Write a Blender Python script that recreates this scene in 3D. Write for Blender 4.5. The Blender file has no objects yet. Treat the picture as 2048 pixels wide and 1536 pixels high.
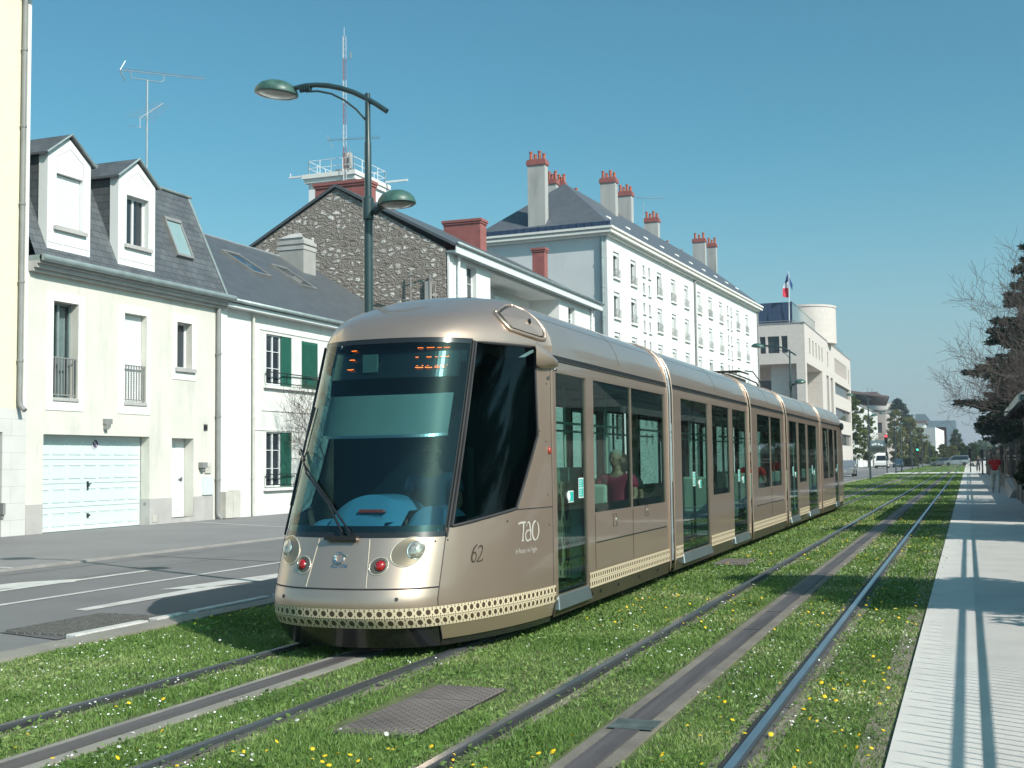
import bpy, bmesh, math, random
import numpy as np
from mathutils import Vector, Matrix
from bpy import context as CX
R = math.radians
rnd = random.Random(7)
NR = np.random.default_rng(11)
SC = CX.scene
COL = SC.collection
# ------------------------------------------------------------------ camera
cam_d = bpy.data.cameras.new('camera'); cam = bpy.data.objects.new('camera', cam_d); COL.objects.link(cam)
cam_d.sensor_width = 36.0; cam_d.lens = 2400 / 2048 * 36.0; cam_d.clip_start = 0.1; cam_d.clip_end = 6000
cam.matrix_world = Matrix(((0.93504846, 0.03507738, 0.35278032, 0.0), (0.35429693, -0.05716976, -0.93338379, 0.0),
                           (-0.01257229, 0.99774806, -0.0658843, 1.6), (0, 0, 0, 1)))
SC.camera = cam
SC.render.resolution_x = 1024; SC.render.resolution_y = 768
# ------------------------------------------------------------------ sky, sun, exposure
SUN_EL, SUN_AZ = 38.3, -25.0          # azimuth counted from +X towards +Y
w = bpy.data.worlds.new('World'); SC.world = w; w.use_nodes = True
nt = w.node_tree; nt.nodes.clear()
sky = nt.nodes.new('ShaderNodeTexSky'); sky.sky_type = 'NISHITA'; sky.sun_disc = False
sky.sun_elevation = R(SUN_EL); sky.sun_rotation = R(90 - SUN_AZ); sky.air_density = 1.0; sky.dust_density = 1.8; sky.ozone_density = 1.2
sky.altitude = 100
tint = nt.nodes.new('ShaderNodeMix'); tint.data_type = 'RGBA'; tint.blend_type = 'MULTIPLY'; tint.inputs[0].default_value = 1.0
tint.inputs[7].default_value = (0.52, 1.03, 0.99, 1)
bg = nt.nodes.new('ShaderNodeBackground'); bg.inputs[1].default_value = 0.10
wo = nt.nodes.new('ShaderNodeOutputWorld')
nt.links.new(sky.outputs[0], tint.inputs[6])
wtc = nt.nodes.new('ShaderNodeTexCoord'); wsx = nt.nodes.new('ShaderNodeSeparateXYZ'); wmr = nt.nodes.new('ShaderNodeMapRange'); wmr.interpolation_type = 'SMOOTHERSTEP'
wmr.inputs[1].default_value = -0.12; wmr.inputs[2].default_value = 0.30; wmr.inputs[3].default_value = 1.0; wmr.inputs[4].default_value = 0.0
hz_ = nt.nodes.new('ShaderNodeMix'); hz_.data_type = 'RGBA'; hz_.inputs[7].default_value = (3.5, 4.05, 4.8, 1)     # pale low-level haze of the air near the horizon
nt.links.new(wtc.outputs['Generated'], wsx.inputs[0]); nt.links.new(wsx.outputs[2], wmr.inputs[0]); nt.links.new(wmr.outputs[0], hz_.inputs[0])
nt.links.new(tint.outputs[2], hz_.inputs[6]); nt.links.new(hz_.outputs[2], bg.inputs[0]); nt.links.new(bg.outputs[0], wo.inputs[0])
sl = bpy.data.lights.new('sun', 'SUN'); sl.energy = 4.2; sl.angle = R(0.5); sl.color = (1.0, 0.94, 0.865)
so = bpy.data.objects.new('sun', sl); COL.objects.link(so)
sd = Vector((math.cos(R(SUN_EL)) * math.cos(R(SUN_AZ)), math.cos(R(SUN_EL)) * math.sin(R(SUN_AZ)), math.sin(R(SUN_EL))))
so.rotation_euler = sd.to_track_quat('Z', 'Y').to_euler(); so.location = sd * 60
SC.view_settings.view_transform = 'Standard'; SC.view_settings.look = 'None'; SC.view_settings.exposure = 0.38; SC.view_settings.gamma = 1
SC.cycles.max_bounces = 7; SC.cycles.transparent_max_bounces = 12; SC.cycles.caustics_reflective = False; SC.cycles.caustics_refractive = False

# ------------------------------------------------------------------ helpers
def tag(o, label=None, cat=None, group=None, kind=None):
    if label: o['label'] = label
    if cat: o['category'] = cat
    if group: o['group'] = group
    if kind: o['kind'] = kind
    return o

def empty(name, loc=(0, 0, 0), label=None, cat=None, group=None, kind=None):
    o = bpy.data.objects.new(name, None); COL.objects.link(o); o.location = loc
    o.empty_display_size = 0.2
    return tag(o, label, cat, group, kind)

def loc_of(p):
    l = Vector((0, 0, 0))
    while p is not None:
        l += Vector(p.location); p = p.parent
    return l

def copy_tree(o, parent=None, label=None, group=None):
    c = o.copy(); COL.objects.link(c); c.parent = parent
    if label: c['label'] = label
    if group: c['group'] = group
    for ch in o.children: copy_tree(ch, c)
    return c

class Fr:
    """a vertical frame: u along d, v outwards along n"""
    def __init__(s, o, yaw=0.0, end=False):
        a = R(yaw)
        if not end: s.d = Vector((math.sin(a), math.cos(a), 0)); s.n = Vector((math.cos(a), -math.sin(a), 0))
        else: s.d = Vector((math.cos(a), -math.sin(a), 0)); s.n = Vector((-math.sin(a), -math.cos(a), 0))
        s.o = Vector((o[0], o[1], 0))
    def P(s, u, v, z): return s.o + s.d * u + s.n * v + Vector((0, 0, z))

class MB:
    def __init__(s): s.v = []; s.f = []; s.m = []; s.cm = 0
    def quad(s, *p):
        i = len(s.v); s.v.extend([tuple(q) for q in p]); s.f.append(tuple(range(i, i + len(p)))); s.m.append(s.cm)
    poly = quad
    def hexa(s, P):
        i = len(s.v); s.v.extend([tuple(q) for q in P])
        for a in ((0, 3, 2, 1), (4, 5, 6, 7), (0, 1, 5, 4), (1, 2, 6, 5), (2, 3, 7, 6), (3, 0, 4, 7)):
            s.f.append(tuple(i + k for k in a)); s.m.append(s.cm)
    def box(s, x0, x1, y0, y1, z0, z1):
        s.hexa([(x0, y0, z0), (x1, y0, z0), (x1, y1, z0), (x0, y1, z0), (x0, y0, z1), (x1, y0, z1), (x1, y1, z1), (x0, y1, z1)])
    def fbox(s, F, u0, u1, v0, v1, z0, z1):
        s.hexa([F.P(u0, v0, z0), F.P(u1, v0, z0), F.P(u1, v1, z0), F.P(u0, v1, z0), F.P(u0, v0, z1), F.P(u1, v0, z1), F.P(u1, v1, z1), F.P(u0, v1, z1)])
    def prism(s, A, B):
        """two matching polygons joined"""
        n = len(A); i = len(s.v); s.v.extend([tuple(q) for q in A]); s.v.extend([tuple(q) for q in B])
        s.f.append(tuple(i + k for k in range(n))); s.m.append(s.cm)
        s.f.append(tuple(i + n + k for k in reversed(range(n)))); s.m.append(s.cm)
        for k in range(n):
            k2 = (k + 1) % n
            s.f.append((i + k, i + k2, i + n + k2, i + n + k)); s.m.append(s.cm)
    def tube(s, pts, r, n=8, cap=True):
        pts = [Vector(p) for p in pts]; rs = r if isinstance(r, (list, tuple)) else [r] * len(pts)
        rings = []; up0 = None
        for k, p in enumerate(pts):
            t = (pts[min(k + 1, len(pts) - 1)] - pts[max(k - 1, 0)])
            if t.length < 1e-9: t = Vector((0, 0, 1))
            t.normalize()
            if up0 is None:
                up0 = Vector((0, 0, 1)) if abs(t.z) < 0.9 else Vector((1, 0, 0))
            a = t.cross(up0)
            if a.length < 1e-6: a = t.cross(Vector((0, 1, 0)))
            a.normalize(); b = t.cross(a); up0 = -b if False else up0
            i = len(s.v)
            for q in range(n):
                an = 2 * math.pi * q / n
                s.v.append(tuple(p + a * math.cos(an) * rs[k] + b * math.sin(an) * rs[k]))
            rings.append(i)
        for k in range(len(pts) - 1):
            a, b = rings[k], rings[k + 1]
            for q in range(n):
                q2 = (q + 1) % n
                s.f.append((a + q, a + q2, b + q2, b + q)); s.m.append(s.cm)
        if cap and n > 2:
            s.f.append(tuple(rings[0] + q for q in reversed(range(n)))); s.m.append(s.cm)
            s.f.append(tuple(rings[-1] + q for q in range(n))); s.m.append(s.cm)
    def cyl(s, p0, p1, r0, r1=None, n=12): s.tube([p0, p1], [r0, r0 if r1 is None else r1], n)
    def lathe(s, c, prof, n=20, axis='z', cap=True):
        """prof: list of (r, h)"""
        c = Vector(c); rings = []
        for r, h in prof:
            i = len(s.v)
            for q in range(n):
                a = 2 * math.pi * q / n; x, y = r * math.cos(a), r * math.sin(a)
                if axis == 'z': p = c + Vector((x, y, h))
                elif axis == 'x': p = c + Vector((h, x, y))
                else: p = c + Vector((x, h, y))
                s.v.append(tuple(p))
            rings.append(i)
        for k in range(len(prof) - 1):
            a, b = rings[k], rings[k + 1]
            for q in range(n):
                q2 = (q + 1) % n; s.f.append((a + q, a + q2, b + q2, b + q)); s.m.append(s.cm)
        if cap:
            s.f.append(tuple(rings[0] + q for q in range(n))); s.m.append(s.cm)
            s.f.append(tuple(rings[-1] + q for q in range(n))); s.m.append(s.cm)
    def ball(s, c, rx, ry=None, rz=None, n=12, m=8):
        ry = ry or rx; rz = rz or rx; c = Vector(c); i = len(s.v)
        for a in range(m + 1):
            th = math.pi * a / m
            for b in range(n):
                ph = 2 * math.pi * b / n
                s.v.append((c.x + rx * math.sin(th) * math.cos(ph), c.y + ry * math.sin(th) * math.sin(ph), c.z + rz * math.cos(th)))
        for a in range(m):
            for b in range(n):
                b2 = (b + 1) % n
                s.f.append((i + a * n + b, i + a * n + b2, i + (a + 1) * n + b2, i + (a + 1) * n + b)); s.m.append(s.cm)
    def wall(s, F, u0, u1, z0, z1, ops=(), v=0.0):
        """wall sheet with real openings; each opening (a, b, c, d, depth) gets jambs"""
        us = sorted(set([u0, u1] + [o[0] for o in ops] + [o[1] for o in ops])); us = [u for u in us if u0 - 1e-6 <= u <= u1 + 1e-6]
        for a, b in zip(us[:-1], us[1:]):
            if b - a < 1e-5: continue
            m = (a + b) / 2
            here = sorted([o for o in ops if o[0] < m < o[1]], key=lambda o: o[2])
            z = z0
            for o in here:
                if o[2] > z + 1e-5: s.quad(F.P(a, v, z), F.P(b, v, z), F.P(b, v, o[2]), F.P(a, v, o[2]))
                z = o[3]
            if z1 > z + 1e-5: s.quad(F.P(a, v, z), F.P(b, v, z), F.P(b, v, z1), F.P(a, v, z1))
        for o in ops:
            a, b, c, d, dp = o[:5]
            s.quad(F.P(a, v, c), F.P(a, v - dp, c), F.P(a, v - dp, d), F.P(a, v, d))
            s.quad(F.P(b, v - dp, c), F.P(b, v, c), F.P(b, v, d), F.P(b, v - dp, d))
            s.quad(F.P(a, v, d), F.P(a, v - dp, d), F.P(b, v - dp, d), F.P(b, v, d))
            s.quad(F.P(a, v - dp, c), F.P(a, v, c), F.P(b, v, c), F.P(b, v - dp, c))
    def build(s, name, mats, parent=None, smooth=False, uv=True, bevel=None, label=None, cat=None, group=None, kind=None, merge=False, auto=None):
        me = bpy.data.meshes.new(name)
        off = loc_of(parent) if parent is not None else Vector((0, 0, 0))
        o0 = Vector((0, 0, 0))
        if parent is None and s.v:
            a = np.array(s.v); mn = a.min(0); mx = a.max(0); o0 = Vector(((mn[0] + mx[0]) / 2, (mn[1] + mx[1]) / 2, mn[2])); off = o0
        V = [(p[0] - off.x, p[1] - off.y, p[2] - off.z) for p in s.v]
        me.from_pydata(V, [], s.f)
        if not isinstance(mats, (list, tuple)): mats = [mats]
        for m in mats: me.materials.append(m)
        if len(mats) > 1: me.polygons.foreach_set('material_index', s.m)
        if uv and s.f and not me.uv_layers:
            ul = me.uv_layers.new(name='UVMap')
            up = Vector((0, 0, 1)); data = ul.data
            for p in me.polygons:
                n = p.normal
                if abs(n.z) > 0.98: t = Vector((1, 0, 0)); b = Vector((0, 1, 0))
                else:
                    t = up.cross(n).normalized(); b = n.cross(t)
                for li in p.loop_indices:
                    c = me.vertices[me.loops[li].vertex_index].co + off
                    data[li].uv = (c.dot(t), c.dot(b))
        if merge:
            bm = bmesh.new(); bm.from_mesh(me); bmesh.ops.remove_doubles(bm, verts=bm.verts, dist=0.0005); bmesh.ops.recalc_face_normals(bm, faces=bm.faces); bm.to_mesh(me); bm.free()
        if smooth: me.polygons.foreach_set('use_smooth', [True] * len(me.polygons))
        me.update()
        o = bpy.data.objects.new(name, me); COL.objects.link(o)
        if parent is not None: o.parent = parent
        else: o.location = o0
        if auto:
            try: me.set_sharp_from_angle(angle=R(auto))
            except Exception: pass
        if bevel:
            b = o.modifiers.new('bevel', 'BEVEL'); b.width = bevel; b.segments = 2; b.limit_method = 'ANGLE'; b.angle_limit = R(40)
        return tag(o, label, cat, group, kind)

def fastmesh(name, V, Fi, mat, parent=None, nside=3, attr=None, smooth=False):
    """V (N,3), Fi (M,nside) numpy arrays"""
    me = bpy.data.meshes.new(name); V = np.asarray(V, dtype=np.float32); Fi = np.asarray(Fi, dtype=np.int32)
    off = loc_of(parent) if parent is not None else Vector((0, 0, 0))
    V = V - np.array([off.x, off.y, off.z], dtype=np.float32)
    me.vertices.add(len(V)); me.vertices.foreach_set('co', V.ravel())
    me.loops.add(Fi.size); me.loops.foreach_set('vertex_index', Fi.ravel())
    me.polygons.add(len(Fi)); me.polygons.foreach_set('loop_start', np.arange(0, Fi.size, nside, dtype=np.int32))
    try: me.polygons.foreach_set('loop_total', np.full(len(Fi), nside, dtype=np.int32))
    except Exception: pass
    me.materials.append(mat); me.update(calc_edges=True); me.validate()
    if smooth: me.polygons.foreach_set('use_smooth', [True] * len(me.polygons))
    o = bpy.data.objects.new(name, me); COL.objects.link(o)
    if parent is not None: o.parent = parent
    return o

# ------------------------------------------------------------------ materials
def lin(c):
    return tuple(((x / 255) / 12.92 if x / 255 <= 0.04045 else ((x / 255 + 0.055) / 1.055) ** 2.4) for x in c)
def mat(name, col, rough=0.7, metal=0.0, var=0.12, vs=3.0, bump=0.0, bs=40.0, coat=0.0, spec=0.5, stains=0.0, emit=None, es=1.0, fine=0.0, fs=120.0, coord='Object', stretch=None):
    m = bpy.data.materials.new(name); m.use_nodes = True; t = m.node_tree; p = t.nodes['Principled BSDF']
    p.inputs['Base Color'].default_value = (*col, 1); p.inputs['Roughness'].default_value = rough; p.inputs['Metallic'].default_value = metal
    p.inputs['Specular IOR Level'].default_value = spec
    if coat: p.inputs['Coat Weight'].default_value = coat; p.inputs['Coat Roughness'].default_value = 0.05
    if emit: p.inputs['Emission Color'].default_value = (*emit, 1); p.inputs['Emission Strength'].default_value = es
    tc = t.nodes.new('ShaderNodeTexCoord')
    src = tc.outputs[coord]
    if stretch:
        mp = t.nodes.new('ShaderNodeMapping'); mp.inputs['Scale'].default_value = stretch; t.links.new(src, mp.inputs[0]); src = mp.outputs[0]
    last = None
    def mulnoise(prev, scale, amt, detail=4):
        n = t.nodes.new('ShaderNodeTexNoise'); n.inputs['Scale'].default_value = scale; n.inputs['Detail'].default_value = detail
        t.links.new(src, n.inputs['Vector'])
        mr = t.nodes.new('ShaderNodeMapRange'); mr.inputs[1].default_value = 0.3; mr.inputs[2].default_value = 0.7
        mr.inputs[3].default_value = 1 - amt; mr.inputs[4].default_value = 1 + amt
        t.links.new(n.outputs[0], mr.inputs[0])
        vm = t.nodes.new('ShaderNodeVectorMath'); vm.operation = 'SCALE'
        if prev is None: vm.inputs[0].default_value = col
        else: t.links.new(prev, vm.inputs[0])
        t.links.new(mr.outputs[0], vm.inputs['Scale'])
        return vm.outputs[0]
    if var: last = mulnoise(last, vs, var)
    if fine: last = mulnoise(last, fs, fine, 2)
    if stains:
        n = t.nodes.new('ShaderNodeTexNoise'); n.inputs['Scale'].default_value = 0.9; n.inputs['Detail'].default_value = 8; n.inputs['Roughness'].default_value = 0.7
        mp = t.nodes.new('ShaderNodeMapping'); mp.inputs['Scale'].default_value = (1.6, 1.6, 0.35); t.links.new(tc.outputs['Object'], mp.inputs[0]); t.links.new(mp.outputs[0], n.inputs['Vector'])
        mr = t.nodes.new('ShaderNodeMapRange'); mr.inputs[1].default_value = 0.52; mr.inputs[2].default_value = 0.75; mr.inputs[3].default_value = 1.0; mr.inputs[4].default_value = 1 - stains
        t.links.new(n.outputs[0], mr.inputs[0])
        vm = t.nodes.new('ShaderNodeVectorMath'); vm.operation = 'SCALE'
        if last is None: vm.inputs[0].default_value = col
        else: t.links.new(last, vm.inputs[0])
        t.links.new(mr.outputs[0], vm.inputs['Scale']); last = vm.outputs[0]
    if last is not None: t.links.new(last, p.inputs['Base Color'])
    if bump:
        n = t.nodes.new('ShaderNodeTexNoise'); n.inputs['Scale'].default_value = bs; n.inputs['Detail'].default_value = 5; t.links.new(src, n.inputs['Vector'])
        b = t.nodes.new('ShaderNodeBump'); b.inputs['Strength'].default_value = bump; b.inputs['Distance'].default_value = 0.02
        t.links.new(n.outputs[0], b.inputs['Height']); t.links.new(b.outputs[0], p.inputs['Normal'])
    return m

def brickmat(name, c1, c2, mortar, bw, bh, ms=0.01, rough=0.8, bump=0.3, offset=0.5, var=0.15, squash=1.0, bias=0.0):
    m = mat(name, c1, rough, var=0); t = m.node_tree; p = t.nodes['Principled BSDF']
    uv = t.nodes.new('ShaderNodeUVMap'); b = t.nodes.new('ShaderNodeTexBrick')
    b.inputs['Scale'].default_value = 1.0; b.inputs['Brick Width'].default_value = bw; b.inputs['Row Height'].default_value = bh
    b.inputs['Mortar Size'].default_value = ms; b.inputs['Mortar Smooth'].default_value = 0.3; b.offset = offset; b.inputs['Bias'].default_value = bias
    b.inputs['Color1'].default_value = (*c1, 1); b.inputs['Color2'].default_value = (*c2, 1); b.inputs['Mortar'].default_value = (*mortar, 1)
    t.links.new(uv.outputs[0], b.inputs['Vector'])
    n = t.nodes.new('ShaderNodeTexNoise'); n.inputs['Scale'].default_value = 1.7; n.inputs['Detail'].default_value = 6; t.links.new(uv.outputs[0], n.inputs['Vector'])
    mr = t.nodes.new('ShaderNodeMapRange'); mr.inputs[1].default_value = 0.3; mr.inputs[2].default_value = 0.7; mr.inputs[3].default_value = 1 - var; mr.inputs[4].default_value = 1 + var
    t.links.new(n.outputs[0], mr.inputs[0])
    vm = t.nodes.new('ShaderNodeVectorMath'); vm.operation = 'SCALE'; t.links.new(b.outputs[0], vm.inputs[0]); t.links.new(mr.outputs[0], vm.inputs['Scale'])
    t.links.new(vm.outputs[0], p.inputs['Base Color'])
    bp = t.nodes.new('ShaderNodeBump'); bp.inputs['Strength'].default_value = bump; bp.inputs['Distance'].default_value = 0.02; bp.invert = True
    t.links.new(b.outputs['Fac'], bp.inputs['Height']); t.links.new(bp.outputs[0], p.inputs['Normal'])
    return m

def glassmat(name, tint_, refl=1.0, rough=0.02, ior=1.5, base=0.0):
    m = bpy.data.materials.new(name); m.use_nodes = True; t = m.node_tree; t.nodes.clear()
    o = t.nodes.new('ShaderNodeOutputMaterial'); mx = t.nodes.new('ShaderNodeMixShader'); tr = t.nodes.new('ShaderNodeBsdfTransparent'); g = t.nodes.new('ShaderNodeBsdfGlossy')
    tr.inputs[0].default_value = (*tint_, 1); g.inputs[0].default_value = (1, 1, 1, 1); g.inputs['Roughness'].default_value = rough
    geo = t.nodes.new('ShaderNodeNewGeometry'); dt = t.nodes.new('ShaderNodeVectorMath'); dt.operation = 'DOT_PRODUCT'
    t.links.new(geo.outputs['Normal'], dt.inputs[0]); t.links.new(geo.outputs['Incoming'], dt.inputs[1])
    def mt_(op, a, b=None):
        n = t.nodes.new('ShaderNodeMath'); n.operation = op; n.use_clamp = (op == 'ADD')
        for k, x in enumerate((a, b)):
            if x is None: continue
            if isinstance(x, (int, float)): n.inputs[k].default_value = x
            else: t.links.new(x, n.inputs[k])
        return n.outputs[0]
    r0 = ((ior - 1) / (ior + 1)) ** 2
    sch = mt_('ADD', mt_('MULTIPLY', mt_('POWER', mt_('SUBTRACT', 1.0, mt_('ABSOLUTE', dt.outputs['Value'])), 5.0), (1 - r0) * refl), r0 * refl + base)
    t.links.new(sch, mx.inputs[0])
    t.links.new(tr.outputs[0], mx.inputs[1]); t.links.new(g.outputs[0], mx.inputs[2]); t.links.new(mx.outputs[0], o.inputs[0])
    return m

M = {}
M['asphalt'] = mat('asphalt', (0.165, 0.165, 0.168), 0.85, var=0.10, vs=0.6, fine=0.16, fs=150, bump=0.25, bs=220, stains=0.12)
M['asphalt_pale'] = mat('asphalt_pale', (0.205, 0.203, 0.207), 0.88, var=0.08, vs=0.5, fine=0.12, fs=160, bump=0.2, bs=200, stains=0.10)
M['asphalt_dark'] = mat('asphalt_dark', (0.10, 0.10, 0.105), 0.85, var=0.1, fine=0.15)
M['kerb'] = mat('kerb', (0.30, 0.29, 0.275), 0.85, var=0.15, vs=2, bump=0.2, stains=0.25, fine=0.1)
M['paint_white'] = mat('paint_white', (0.52, 0.52, 0.50), 0.7, var=0.14, vs=4, fine=0.18, fs=90, stains=0.25)
M['concrete'] = mat('concrete', (0.245, 0.235, 0.205), 0.9, var=0.16, vs=2.2, bump=0.25, bs=60, stains=0.3, fine=0.15)
M['concrete_wet'] = mat('concrete_wet', (0.175, 0.16, 0.135), 0.9, var=0.2, vs=3, bump=0.2, stains=0.3, fine=0.2)
M['promenade'] = mat('promenade', (0.62, 0.60, 0.56), 0.9, var=0.06, vs=1.5, fine=0.16, fs=240, bump=0.35, bs=260, stains=0.08)
M['promenade2'] = mat('promenade2', (0.58, 0.555, 0.515), 0.9, var=0.07, vs=1.2, fine=0.26, fs=190, bump=0.45, bs=200, stains=0.10)
M['soil'] = mat('soil', (0.10, 0.125, 0.045), 0.95, var=0.3, vs=5, fine=0.3, fs=60, bump=0.5, bs=60)
M['gravel'] = mat('gravel', (0.24, 0.21, 0.165), 0.95, var=0.2, vs=6, fine=0.5, fs=110, bump=0.7, bs=110)
M['rail'] = mat('rail', (0.105, 0.115, 0.125), 0.42, 0.55, var=0.2, vs=1.5, fine=0.1, stretch=(8, .3, 8))
M['rail_shiny'] = mat('rail_shiny', (0.42, 0.47, 0.50), 0.28, 0.9, var=0.12, vs=2)
M['rubber'] = mat('rubber', (0.030, 0.030, 0.032), 0.75, var=0.3)
M['grating'] = mat('grating', (.13, .13, .125), .8, var=.3, vs=20); M['rail_jacket'] = mat('rail_jacket', (0.085, 0.083, 0.080), 0.85, var=0.25, vs=6, fine=0.3)
M['aps'] = mat('aps', (0.095, 0.085, 0.085), 0.6, 0.1, var=0.3, vs=2, fine=0.25, fs=80, stretch=(6, .4, 6))
M['steel'] = mat('steel', (0.35, 0.36, 0.37), 0.35, 0.9)
M['cream'] = mat('cream', (0.66, 0.64, 0.575), 0.9, var=0.06, vs=1.2, bump=0.3, bs=45, stains=0.20, fine=0.06, fs=30)
M['cream_trim'] = mat('cream_trim', (0.75, 0.745, 0.70), 0.85, var=0.03, bump=0.1, stains=0.08)
M['yellow'] = mat('yellow', (0.74, 0.69, 0.53), 0.9, var=0.04, bump=0.15, stains=0.05)
M['white_wall'] = mat('white_wall', (0.70, 0.70, 0.67), 0.9, var=0.05, vs=1, bump=0.2, bs=40, stains=0.24, fine=0.05)
M['white_clean'] = mat('white_clean', (0.76, 0.765, 0.755), 0.85, var=0.04, vs=.6, bump=0.15, stains=0.13)
M['grey_wall'] = mat('grey_wall', (0.60, 0.62, 0.63), 0.9, var=0.04, vs=.5, bump=0.15, stains=0.08)
M['plinth'] = mat('plinth', (0.44, 0.425, 0.41), 0.9, var=0.08, vs=2, bump=0.3, stains=0.18, fine=0.1)
M['zinc'] = mat('zinc', (0.30, 0.36, 0.36), 0.5, 0.35, var=0.15, vs=2.5, stains=0.3, bump=0.1, bs=6)
M['grey_paint'] = mat('grey_paint', (0.24, 0.24, 0.235), 0.55, var=0.1, stains=0.15)
M['pvc_pipe'] = mat('pvc_pipe', (0.55, 0.53, 0.48), 0.6, var=0.1)
M['white_pvc'] = mat('white_pvc', (0.72, 0.74, 0.74), 0.35, var=0.02)
M['garage_white'] = mat('garage_white', (0.62, 0.71, 0.70), 0.4, var=0.02)
M['shutter_green'] = mat('shutter_green', (0.018, 0.115, 0.08), 0.5, var=0.1)
M['curtain'] = mat('curtain', (0.45, 0.50, 0.50), 0.9, var=0.3, vs=9, stretch=(14, 14, .6))
M['dark'] = mat('dark', (0.012, 0.013, 0.014), 0.8, var=0)
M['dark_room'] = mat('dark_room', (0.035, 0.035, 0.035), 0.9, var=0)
M['window_glass'] = glassmat('window_glass', (0.55, 0.62, 0.62), 1.3, 0.02)
M['blackish'] = mat('blackish', (0.02, 0.021, 0.024), 0.35, var=0)
M['window_dark'] = mat('window_dark', (0.028, 0.036, 0.045), 0.06, var=0.25, vs=0.6, spec=0.7)
M['slate'] = brickmat('slate', (0.115, 0.125, 0.135), (0.085, 0.095, 0.105), (0.045, 0.05, 0.055), 0.32, 0.20, 0.010, 0.55, 0.5, var=0.18)
M['slate_fine'] = brickmat('slate_fine', (0.098, 0.108, 0.118), (0.082, 0.092, 0.102), (0.055, 0.06, 0.065), 0.22, 0.11, 0.006, 0.5, 0.25, var=0.12)
M['slate_blue'] = brickmat('slate_blue', (0.105, 0.118, 0.135), (0.088, 0.10, 0.118), (0.06, 0.066, 0.074), 0.3, 0.16, 0.006, 0.5, 0.2, var=0.10)
M['brick_red'] = brickmat('brick_red', (0.33, 0.085, 0.078), (0.26, 0.07, 0.062), (0.30, 0.19, 0.17), 0.22, 0.07, 0.008, 0.8, 0.3)
M['block_stone'] = brickmat('block_stone', (0.60, 0.595, 0.57), (0.575, 0.57, 0.545), (0.47, 0.46, 0.44), 1.15, 0.40, 0.008, 0.85, 0.2, var=0.06)
M['render_grey'] = mat('render_grey', (0.36, 0.35, 0.33), 0.9, var=0.1, vs=1.5, bump=0.2, stains=0.3)
M['chimney_side'] = mat('chimney_side', (0.40, 0.40, 0.385), 0.9, var=0.12, vs=.7, bump=0.15, stains=0.35, stretch=(2, 2, .4))
M['terracotta'] = mat('terracotta', (0.40, 0.115, 0.07), 0.8, var=0.2)
M['tan_stone'] = brickmat('tan_stone', (0.60, 0.54, 0.50), (0.585, 0.525, 0.485), (0.50, 0.45, 0.42), 1.2, 0.9, 0.02, 0.85, 0.1, var=0.05)
M['blue_metal'] = brickmat('blue_metal', (0.035, 0.06, 0.12), (0.032, 0.055, 0.11), (0.02, 0.035, 0.07), 0.6, 8.0, 0.02, 0.4, 0.2, var=0.06)
M['lamp_green'] = mat('lamp_green', (0.026, 0.052, 0.056), 0.38, 0.0, var=0.15, coat=0.3, vs=6)
M['lamp_shell'] = mat('lamp_shell', (0.05, 0.115, 0.095), 0.45, 0.0, var=0.3, coat=0.2, vs=9)
M['lamp_lens'] = mat('lamp_lens', (0.50, 0.51, 0.47), 0.15, var=0.12, vs=12, coat=0.5)
M['galv'] = mat('galv', (0.55, 0.58, 0.60), 0.4, 0.6, var=0.1)
M['tyre'] = mat('tyre', (0.02, 0.02, 0.02), 0.8)
M['red_lamp'] = mat('red_lamp', (0.33, 0.008, 0.012), 0.15, coat=1, var=0.3, vs=40)
M['led_red'] = mat('led_red', (1, 0.02, 0.02), 0.4, emit=(1, 0.03, 0.04), es=6)
M['led_green'] = mat('led_green', (0.02, 0.9, 0.4), 0.4, emit=(0.05, 1, 0.5), es=5)
M['bark'] = mat('bark', (0.115, 0.095, 0.08), 0.95, var=0.3, vs=5, bump=0.6, bs=25, stretch=(3, 3, .7))
M['bark_pale'] = mat('bark_pale', (0.12, 0.10, 0.09), 0.95, var=0.35, vs=2)

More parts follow.
